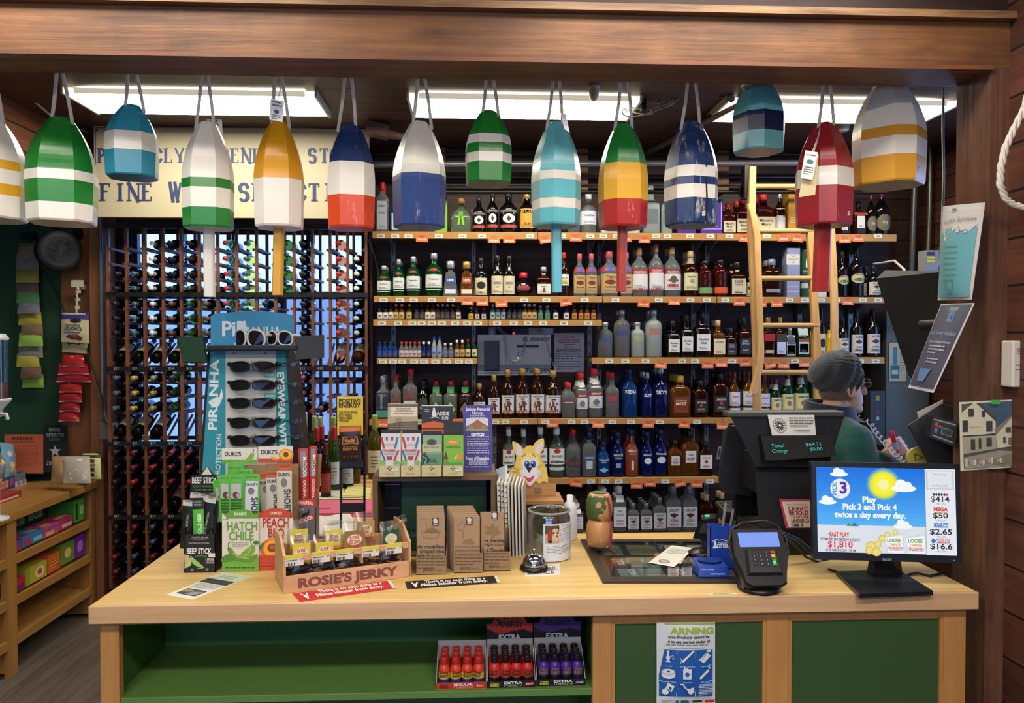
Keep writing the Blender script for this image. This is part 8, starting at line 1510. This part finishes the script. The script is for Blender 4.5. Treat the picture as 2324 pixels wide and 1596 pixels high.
k=MB();n0,n1=U(1970,1262,2.44),U(2042,1262,2.44);k.hexa([(n0.x,2.42,CT+.012),(n1.x,2.42,CT+.012),(n1.x,2.45,CT+.012),(n0.x,2.45,CT+.012)],[(n0.x+.01,2.415,n0.z),(n1.x-.01,2.415,n0.z),(n1.x-.01,2.44,n0.z+.03),(n0.x+.01,2.44,n0.z+.03)],MF);k.build('neck',r,bev=.003)
Bs=[G(1897,1306),G(2040,1302),G(2119,1352),G(1950,1358)];k=MB();k.loft([[p+V((0,0,.0005)) for p in Bs],[p+V((0,0,.013)) for p in Bs]],MF,False);k.build('foot',r,bev=.003)
for i,pts in enumerate(([(1880,1292),(1915,1304),(1960,1312),(1990,1304)],[(2045,1308),(2080,1300),(2110,1308),(2140,1300)])):
    k=MB();k.tube([G(x,y,CT+.005) for x,y in pts],.0042,mt('131315',.5),6);tag(k.build('cable'),('black cable lying left of the monitor foot','black cable lying behind the monitor foot on the right')[i],'cable','cables behind the monitor')
# ---------------------------------------------------------------- right edge: posters, photograph, rope, intercom, screens
cs=[U(2140,468,2.50),U(2236,459,2.30),U(2205,680,2.33),U(2128,682,2.50)]
sp=[(9,66)]+[(9+i*9,y) for i,y in enumerate((66,60,84,76,58,74,52,48,60,44))]
card('laundry_poster','turquoise and white laundry services poster curling off the right post','poster',cs,96,222,'b9b6b4',[('r',5,56,91,216,'5f9aa4'),('p',[(5,50),(22,50),(20,66),(12,64),(5,60)],'b9b6b4'),('p',[(22,50),(44,50),(42,66),(38,76),(34,86),(29,84),(24,78)],'b9b6b4'),('p',[(44,50),(60,50),(58,62),(54,58),(48,66)],'b9b6b4'),('p',[(60,50),(91,48),(86,56),(80,66),(74,60),(66,64)],'b9b6b4'),('e',60,62,4,6,'b9b6b4'),('e',74,66,2.5,3,'b9b6b4'),('t',52,42,11,'Laundry Services','57565a',72,-.01,'c',4,.3),('l',34,100,66,7,13,3,'5a8f94'),('n',[(40,176),(58,174),(58,196),(48,204),(40,196),(40,176)],1.5,'4a7f86'),('n',[(40,210),(56,208)],1.2,'3a5a60'),('r',34,10,46,14,'2f7a7a')],t=.0008,bulge=.03)
cs=[U(2136,690,2.48),U(2212,688,2.30),U(2118,892,2.36),U(2061,880,2.50)]
card('shower_poster','navy public shower poster slanting off the right post below the turquoise one','poster',cs,80,205,'b6b4ba',[('r',3,3,77,198,'34364c'),('r',32,10,54,18,'6a7480'),('p',[(36,20),(52,20),(56,46),(40,46)],'3a5a88'),('n',[(44,20),(46,44)],1,'7a9ac0'),('t',42,76,10,'Public Shower Available','7f93b4',64,.0,'c',0,.25),('t',44,95,6,'It\'s been a refreshing hot shower','b9b6c4',56,.0,'c',0,.25),('l',26,104,66,3,8,3,'a3a3b4'),('l',34,134,62,2,8,3,'9a9aae'),('p',[(24,156),(56,156),(46,186),(28,186)],'4a6a9c'),('n',[(30,154),(32,144),(40,140)],1,'5a74a0')],t=.0008,bulge=.012)
cs=[U(2177,913,2.322),U(2324,906,2.30),U(2324,1060,2.30),U(2180,1069,2.322)]
card('photo_print','large photograph of white gabled houses pinned to the right post','photograph',cs,147,156,'c9c5b0',[('p',[(5,5),(147,2),(147,150),(8,152)],'3f5468'),('p',[(5,22),(32,4),(40,4),(82,48),(82,74),(5,80)],'c6bfa6'),('p',[(5,24),(30,4),(18,4),(5,14)],'55503f'),('p',[(38,4),(48,4),(84,40),(84,50)],'4a4438'),('p',[(82,78),(120,36),(132,60),(132,106),(86,112)],'c2bba2'),('p',[(78,66),(118,36),(121,38),(84,78)],'7d7464'),('p',[(5,80),(82,76),(84,112),(7,118)],'9c9884'),('r',6,76,82,79,'33302a'),('r',20,16,32,34,'3a3a3e'),('r',50,22,58,36,'3a3a3e'),('r',6,42,18,68,'35353a'),('r',60,46,74,70,'3a3a3e'),('r',24,86,34,110,'3a3834'),('r',42,84,48,108,'3a3834'),('r',60,84,72,104,'3a3834'),('r',104,62,116,74,'45454a'),('r',118,44,122,54,'45454a'),('r',122,66,127,80,'45454a'),('r',98,84,104,98,'45454a'),('r',110,86,117,102,'6a5f50'),('p',[(132,64),(147,56),(147,80),(132,84)],'1f2a24'),('p',[(7,118),(132,104),(147,110),(147,124),(7,132)],'4d4a42'),('p',[(7,126),(90,114),(147,122),(147,150),(8,152)],'8f877a'),('p',[(60,140),(110,122),(147,126),(147,146),(90,150)],'77705f'),('t',34,60,4,'PORT CLYDE','8a8470',24)]+[('r',10+i*6.5,128+(i*7)%9,15+i*6.5,146-(i*5)%7,('c2baa8','7d7566','a89f8e')[i%3]) for i in range(14)],t=.0008)
k=MB();p=U(2258,914,2.298);k.box(p.x-.012,2.29,p.z-.004,p.x+.012,2.298,p.z+.008,mt('3fae4a',.5));tag(k.build('clip'),'small green clip at the top of the house photograph','clip')
k=MB();pts=[U(x,y,2.22) for x,y in ((2340,190),(2324,250),(2300,296),(2282,336),(2272,380),(2270,420),(2282,450),(2300,464),(2330,472),(2360,470))];fine=[]
for i in range(len(pts)-1):
    for j in range(8):fine.append(pts[i].lerp(pts[i+1],j/8))
for s in range(3):k.tube([p+V((.0055*math.cos(i*.55+s*2.094),.003*math.sin(i*.55+s*2.094),.0055*math.sin(i*.55+s*2.094))) for i,p in enumerate(fine)],.0062,cloth('c9c2b4',400),6)
tag(k.build('hanging_rope'),'thick twisted white rope looping at the right edge','rope')
p,q=U(2284,773,2.30),U(2345,878,2.30);r=empty('wall_intercom',((p.x+q.x)/2,2.31,q.z),'white plastic intercom box on the right post above the photograph','intercom');k=MB();k.box(p.x,2.27,q.z,q.x,2.325,p.z,mt('c9c4b9',.4))
k.draw([('r',2308,790+i*4,2324,791.5+i*4,'6a665e') for i in range(4)]+[('l',2306,829,2318,1,4,1.4,'4a4a4a'),('l',2306,840,2316,1,4,1.4,'4a4a4a'),('e',2320,829,2,1,'2a2a2a'),('e',2320,840,2,1,'9ab03a')],flat(2.27));k.build('housing',r,bev=.005);k=MB();k.tube([((p.x+q.x)/2+.03,2.33,q.z),((p.x+q.x)/2+.03,2.325,q.z-.09)],.006,mt('c9c4b9',.5),6);k.build('cable_cover',r)
YT_=3.1;r=empty('wall_television',(U(2070,740,YT_).x,YT_,U(2070,870,YT_).z),'black flat television hung on a bracket behind the posters, screen turned away','television')
A=[U(1989,632,3.25),U(2008,614,3.28),U(2150,616,2.9),U(2150,860,2.9),U(2075,868,3.1),U(2062,852,3.12)]
k=MB();k.loft([A,[p+V((.03,.05,0)) for p in A]],mt('0e0f12',.75),False);k.build('housing',r,bev=.004)
k=MB();p=(A[2]+A[3])/2;k.tube([p+V((-.1,.0,0)),V((U(2185,700,2.62).x,2.62,p.z))],.02,BK2,8);k.box(U(2185,700,2.62).x-.05,2.505,p.z-.06,U(2185,700,2.62).x+.05,2.64,p.z+.06,BK2);k.build('bracket',r)
k=MB();a,c=U(2012,706,4.9),U(2068,1010,4.9);k.box(a.x,4.9,c.z-.3,c.x+.12,5.119,a.z,mt('5f635f',.5,.2));k.draw([('t',2030,730,14,'FAN','3f423f',24,.0),('t',2028,752,14,'WIN','3f423f',28,.0)],flat(4.9));o=tag(k.build('electric_panel',bev=.004),'tall grey electrical cabinet behind the person on the far wall','electrical cabinet')
pxcard('notice','cream notice with blue blocks on the grey electrical cabinet','notice',2018,778,2056,866,4.893,'b9b096',[('r',2027,788,2036,828,'3a7f9a'),('r',2021,829,2041,859,'2a6a80'),('r',2024,840,2038,850,'b9c0b4'),('l',2042,800,2053,8,6,1.4,'8a8470')])
k=MB();a,c=U(1976,888,4.8),U(2008,1010,4.8);k.box(a.x,4.8,c.z,c.x,4.89,a.z,mt('2b2c2e',.5));k.draw([('r',1988,898,1996,910,'8a8a2a'),('r',1988,916,1996,926,'22346a'),('r',1988,930,1996,940,'6a2a2a'),('e',1992,950,4,5,'9a9ca0')],flat(4.8));tag(k.build('breaker_box'),'dark grey breaker box with coloured switches beside the person','breaker box')
pipe('conduit',[U(2072,300,4.95),U(2076,430,4.95),U(2068,640,4.95),U(2066,900,4.95)],.019,'6f706c','thick grey conduit rising beside the electrical cabinet','conduit',group='conduits on the right')
pipe('conduit',[U(2060,285,4.9),U(2090,288,4.9),U(2108,310,4.9),U(2112,360,4.9),U(2110,480,4.9),U(2104,640,4.9)],.014,'77756a','pale conduit bending over at its top on the right','conduit',group='conduits on the right')
pipe('cable',[V((U(2140,300,3.6).x,3.6,ZC)),U(2140,300,3.6),U(2142,400,3.6),U(2138,520,3.6),U(2134,600,3.6)],.006,'9a9aa0','grey cable hanging behind the turquoise poster','cable',0,.5)
pipe('cable',[U(1975,600,5.1),U(1995,598,4.6),U(2030,592,4.5),U(2052,612,4.3),U(2060,640,4.1)],.007,'a9a89e','pale curved cable above the wall television','cable',0,.5)
k=MB();a,c=U(2101,568,4.4),U(2130,640,4.4);k.box(a.x,4.4,c.z,c.x,4.48,a.z,mt('77797a',.5));k.draw([('r',2104,582,2122,588,'c9b02a'),('r',2104,590,2122,596,'c9b02a'),('r',2104,572,2122,580,'26262a')],flat(4.4));tag(k.build('switch_box'),'small grey switch box with two yellow labels behind the turquoise poster','switch box');k=MB();k.tube([U(2110,640,4.44),U(2106,760,4.44)],.01,mt('77797a',.5),8);k.tube([U(2115,600,4.47),V((3.0,4.6,U(2115,600,4.47).z))],.012,mt('77797a',.5),6);k.build('support',bpy.data.objects['switch_box'])
A=[U(2062,966,2.62),U(2138,916,2.60),U(2180,930,2.56),U(2180,1060,2.56),U(2112,1058,2.6)]
k=MB();k.loft([A,[p+V((0,.008,0)) for p in A]],mt('141518',.5),False);tag(k.build('black_folder'),'black cardboard folder standing on its corner beside the post','folder')
A=[U(2082,936,2.64),U(2140,908,2.62),U(2140,930,2.62),U(2088,960,2.64)];k=MB();k.loft([A,[p+V((0,.003,0)) for p in A]],mt('b9b4a4',.6),False);tag(k.build('paper_sheet'),'pale sheet tucked behind the black folder','paper')
T0=[U(2117,946,2.50),U(2174,960,2.46),U(2168,1014,2.46),U(2110,992,2.50)];k=MB();k.loft([T0,[p+V((0.004,.04,0)) for p in T0]],mt('15171b',.4),False);fq=quad(*T0,60,50)
k.draw([('r',4,4,56,7,'9a9a98'),('r',6,42,54,45,'9a9a98'),('r',24,18,50,34,'8a8d88'),('r',26,20,48,32,'3a403c'),('e',12,16,4,5,'b8503a'),('r',9,24,15,36,'5a7a9a'),('e',20,18,2,2,mt('ff2a2a',.4,e=2.))],fq);tag(k.build('card_controller'),'black control box with red lamp and grey display on the post','control box')
k=MB();p=U(2082,1040,2.66);k.tube([p+V((0,.0,0)),p+V((.0,.014,0))],.036,mt('a89a4a',.5),24);k.draw([('n',[(2076,1030),(2094,1038),(2078,1046),(2076,1030)],2,'4a4020')],flat(2.659));k.tube([p+V((.0,.02,.03)),U(2120,1000,2.615)],.003,mt('2a7a5a',.5),6);tag(k.build('round_tag'),'round yellow tag hanging below the black folder','tag')
# ---------------------------------------------------------------- the shop assistant on the phone
YH=3.36;S_=YH/F
hc=U(1912,878,YH)  # centre of the head
r=empty('person',(hc.x-.08,YH,0),'person in dark knit hat and green fleece, turned right, phone at ear, holding a pen','person')
ang=math.radians(6);fx=V((math.cos(ang),math.sin(ang),0));sx_=V((math.sin(ang),-math.cos(ang),0));up=V((0,0,1))
def H(f,s,z):return hc+fx*f+sx_*s+up*z  # head frame: forward, towards the camera side, up
SK=mt('c9987f',.5);sk=MB()
def blob(b,c,rf,rs,rz,m,n=20,lean=0.):
    k_=n//2+2;b.loft([[c+fx*(rf*math.sin(PI*i/k_)*math.cos(a)+lean*-math.cos(PI*i/k_)*rz)+sx_*(rs*math.sin(PI*i/k_)*math.sin(a))+up*(-rz*math.cos(PI*i/k_)) for a in (2*PI*j/n for j in range(n))] for i in [max(.02,min(k_-.02,q)) for q in range(k_+1)]],m)
def chain(b,pts,rad,m,n=12):
    b.tube(pts,rad,m,n);
    for p,q in ((pts[0],rad[0]),(pts[-1],rad[-1])):b.ball(V(p),q*.98,m,10)
blob(sk,H(-.012,0,.025),.095,.074,.108,SK);blob(sk,H(.03,0,-.055),.062,.054,.07,SK)
blob(sk,H(.07,0,-.098),.026,.028,.024,SK)  # chin
chain(sk,[H(.082,0,.02),H(.1,0,-.012),H(.108,0,-.028)],[.011,.014,.013],SK)  # nose
chain(sk,[H(.076,-.03,.034),H(.088,0,.036),H(.076,.03,.034)],[.011,.012,.011],SK)
chain(sk,[H(.08,-.018,-.06),H(.09,0,-.06),H(.08,.018,-.06)],[.007,.009,.007],SK)
chain(sk,[H(.08,-.015,-.072),H(.088,0,-.073),H(.08,.015,-.072)],[.007,.009,.007],SK)
for s in (-1,1):
    e_=H(-.005,s*.074,-.012);pts=[e_+fx*(.016*math.cos(t)-.004)+up*(.03*math.sin(t)+.004)+sx_*s*.008 for t in [2*PI*i/12 for i in range(13)]];sk.tube(pts,.007,SK,8);sk.ball(e_+up*-.024,.009,SK,8);sk.ball(e_,.016,SK,10,(.7,.7,1.2))
nk=H(-.04,0,-.14);chain(sk,[H(-.025,0,-.06),nk,V((hc.x-.04,YH-.03+.03,hc.z-.22))],[.058,.058,.066],SK)
# body joints (near arm = camera side)
shz=hc.z-.22;bc=V((hc.x-.055,YH+.01,0));sd=V((.2,-.98,0)).normalized()
nS=bc+sd*.175+up*shz;fS=bc-sd*.175+up*shz
nE=V((U(1965,1110,3.16).x,3.16,U(1965,1110,3.16).z));nW=U(2012,1032,3.16)
fE=fS+V((.13,.05,-.2));fW=H(.04,-.12,-.1);hip=.92
chain(sk,[nS,nE],[.048,.04],SK);chain(sk,[nE,nW],[.04,.027],SK);chain(sk,[fS,fE],[.048,.04],SK);chain(sk,[fE,fW],[.04,.027],SK)
chain(sk,[bc+up*(shz-.02),bc+up*1.15,bc+up*hip],[.12,.125,.14],SK,16);chain(sk,[nS,bc+up*(shz+.04),fS],[.055,.07,.055],SK)
for s in (-1,1):
    h_=bc+sd*s*.09+up*hip;kn=bc+sd*s*.1+V((.02,0,.5));an=bc+sd*s*.1+V((-.01,0,.08));chain(sk,[h_,kn,an],[.085,.06,.042],SK);chain(sk,[an,an+V((.15,0,-.045))],[.042,.034],SK)
def hand(w,d,pal,thumb,curl,b):
    """palm from wrist w along d; pal = palm normal; thumb side vector; curl angles per finger"""
    d=d.normalized();t_=thumb.normalized();n_=pal.normalized()
    for i in range(4):b.tube([w,w+d*.045+t_*(.024-.016*i),w+d*.085+t_*(.03-.02*i)],[.02,.014,.0115],SK,8)
    for i,(L_,cu) in enumerate(zip((.072,.08,.074,.06),curl)):
        p=w+d*.082+t_*(.03-.02*i);q=[p];a_=cu*.5;rads=[.0095]
        for j,f_ in enumerate((.45,.32,.23)):
            p=p+(d*math.cos(a_)+n_*math.sin(a_))*L_*f_;q.append(p);a_+=cu;rads.append(.009-.0008*j)
        b.tube(q,rads,SK,8);b.ball(q[-1],rads[-1]*.98,SK,8)
    q=[w+d*.02+t_*.018,w+d*.045+t_*.042+n_*.012,w+d*.07+t_*.044+n_*.03,w+d*.09+t_*.034+n_*.04];b.tube(q,[.015,.012,.0105,.009],SK,8);b.ball(q[-1],.009,SK,8)
hd=V((.85,.15,.42)).normalized();pn=V((.1,.9,-.35));pn=(pn-hd*pn.dot(hd)).normalized();th=pn.cross(hd)*-1
if th.z<0:th=-th
hand(nW,hd,pn,th,(1.25,1.35,1.4,1.45),sk)
fd=(H(.03,-.09,.01)-fW).normalized();hand(fW,fd,sx_,fx,(1.,1.,1.,1.),sk)
o=sk.build('body',r)
m_=o.modifiers.new('fuse','REMESH');m_.mode='VOXEL';m_.voxel_size=.0045;m_.use_smooth_shade=True
m_=o.modifiers.new('smooth','SMOOTH');m_.factor=.5;m_.iterations=4
# eyes, lips, hair, glasses
for s in (-1,1):k=MB();k.ball(H(.076,s*.03,.018),.0115,mt('d9d6d2',.2),10);k.ball(H(.086,s*.03,.018),.005,mt('3a4a5a',.2),8);k.build('eye',r)
k=MB();k.tube([H(.088,-.02,-.066),H(.097,0,-.066),H(.088,.02,-.066)],[.003,.005,.003],mt('a3605a',.5),6);k.build('lips',r)
k=MB();HB=cloth('57493f',500)
for i in range(22):
    a_=2.0+i*.11;s=math.sin(a_-PI/2-.0);p=H(-.085*math.cos((i-10.5)*.14),.078*math.sin((i-10.5)*.14),.005);k.tube([p,p+up*-.035-fx*.006,p+up*-.06+sx_*.003*math.sin(i*5)],[.011,.01,.004],HB,6)
k.build('hair',r)
k=MB();GF=mt('5a3a2e',.3)
for s in (-1,1):k.tube([H(.098,s*.034,.016)+sx_*.027*math.cos(t)+up*.02*math.sin(t) for t in [2*PI*i/16 for i in range(17)]],.0024,GF,6);k.tube([H(.096,s*.06,.022),H(.02,s*.082,.02),H(-.01,s*.083,.01)],.0026,GF,6)
k.tube([H(.1,-.01,.018),H(.104,0,.02),H(.1,.01,.018)],.0024,GF,6);k.build('glasses_frame',r)
k=MB()
for s in (-1,1):k.add([H(.098,s*.034,.016)]+[H(.098,s*.034,.016)+sx_*.025*math.cos(t)+up*.018*math.sin(t) for t in [2*PI*i/14 for i in range(14)]],[(0,i+1,(i+1)%14+1) for i in range(14)],thin('c9b0a0',.3))
k.build('glasses_lens',r)
# slouchy knit hat
k=MB();KN=cloth('2c3037',200,.95,.9);rings=[];n=144
for i in range(25):
    t=i/24
    base=H(.008,0,.022);ax=(-fx*.86+up*.42).normalized()
    c=base+ax*(.135*t)+up*(.02*math.sin(PI*t))+fx*(.035*(1-t)) -fx*.03*t
    rad=(.098+.04*math.sin(PI*min(1,t*1.25))**1.0) if t>.14 else .096
    if t>.72:rad *= math.sqrt(max(0.0005,1-((t-.72)/.285)**2))
    ring=[]
    for j in range(n):
        a=2*PI*j/n;u1=(fx*.44+up*.9).normalized() ;u2=sx_
        w_=1+(.012*math.sin(a*36) if t<.14 else (.05*math.sin(t*26+a*1.5+1.2*math.sin(a))+.018*math.sin(a*30+t*9))*(1-t*.3))
        ring.append(c+(u1*math.cos(a)*.76+u2*math.sin(a)*.86)*rad*w_)
    rings.append(ring)
k.loft(rings,KN);k.build('knit_hat',r)
# fleece, collar, trousers
FL=cloth('14504a',420,.95,.5);k=MB()
chain(k,[bc+up*(shz+.0),bc+up*(shz-.12),bc+up*1.12,bc+up*.9],[.14,.155,.16,.165],FL,20)
for s in (-1,1):blob(k,bc+sd*s*.09+up*(shz-.06),.13,.13,.12,FL,16)
chain(k,[nS+up*.0,nS.lerp(nE,.5),nE],[.078,.076,.066],FL,14);chain(k,[nE,nE.lerp(nW,.8)],[.066,.046],FL,14);chain(k,[fS,fE],[.076,.064],FL,14);chain(k,[fE,fE.lerp(fW,.8)],[.064,.045],FL,14);chain(k,[nS,bc+up*(shz+.045),fS],[.074,.085,.074],FL,14)
o=k.build('fleece_jacket',r);m_=o.modifiers.new('fuse','REMESH');m_.mode='VOXEL';m_.voxel_size=.007;m_.use_smooth_shade=True;m_=o.modifiers.new('smooth','SMOOTH');m_.factor=.5;m_.iterations=6
NVY=cloth('151a30',420,.9,.4);k=MB();nb=V((hc.x-.045,YH+.005,hc.z-.155));rings=[]
for rad,z,dx in ((.125,-.045,-.01),(.112,.0,-.005),(.102,.05,-.002),(.098,.085,-.008),(.104,.08,-.012),(.108,.04,-.01),(.12,.0,-.008),(.135,-.05,-.01)):
    rings.append([nb+V((dx+rad*math.cos(a)*1.05,rad*math.sin(a)*.95,z+.012*math.cos(a-2.5))) for a in (2*PI*j/28 for j in range(28))])
k.loft(rings,NVY,True,False);k.build('collar',r)
k=MB();cu=nE.lerp(nW,.78);k.tube([cu,nE.lerp(nW,.93)],[.046,.042],NVY,14);k.build('cuff',r)
k=MB()
for s in (-1,1):chain(k,[bc+sd*s*.08+up*hip,bc+sd*s*.1+V((.02,0,.5)),bc+sd*s*.1+V((-.01,0,.08))],[.12,.085,.07],cloth('22252c',300),14)
k.build('trousers',r)
k=MB()
for s in (-1,1):an=bc+sd*s*.1+V((-.03,0,.05));chain(k,[an,an+V((.2,0,-.005))],[.05,.045],mt('1c1a1a',.5),12)
k.build('shoe',r)
# pen in the hand, receiver and coiled cord
g_=nW+hd*.1+pn*.03;p0=U(2043,1044,3.13);p1=U(2022,978,3.13)
k=MB();dd=(p1-p0);k.tube([p0,p0+dd*.35],.008,mt('a8323a',.35),8);k.tube([p0+dd*.35,p0+dd*.62],.0085,mt('8a9ad0',.3),8);k.tube([p0+dd*.62,p0+dd*.95,p0+dd],[.0105,.011,.006],mt('b0222e',.3),8);tag(k.build('marker_pen'),'red and blue marker held upright in the assistant\'s hand','pen')
k=MB();q0_=H(.06,-.085,-.1);q1_=H(.0,-.095,.0);k.tube([q0_+fx*.02-up*.012,q0_,q0_.lerp(q1_,.5)-sx_*.015,q1_,q1_+up*.02],[.02,.024,.018,.024,.02],mt('22242a',.4),12);PR_=tag(k.build('phone_receiver'),'dark phone receiver with white coiled cord at the assistant\'s far ear','phone')
k=MB();cp=[H(.085,-.08,-.125),U(1976,962,3.25),U(1990,985,3.2),U(2012,1010,3.13),U(2030,1030,3.08),U(2048,1046,3.08),U(2050,1080,3.1)];pts=[]
for i in range(len(cp)-1):
    for j in range(26):
        t=j/26;p=V(cp[i]).lerp(V(cp[i+1]),t);q=(i*26+j)*.62;pts.append(p+V((.0085*math.cos(q),.0085*math.sin(q)*.8,.0085*math.sin(q+.6))))
k.tube(pts,.0032,mt('b9bcc6',.4),6,False);k.build('cord',PR_)
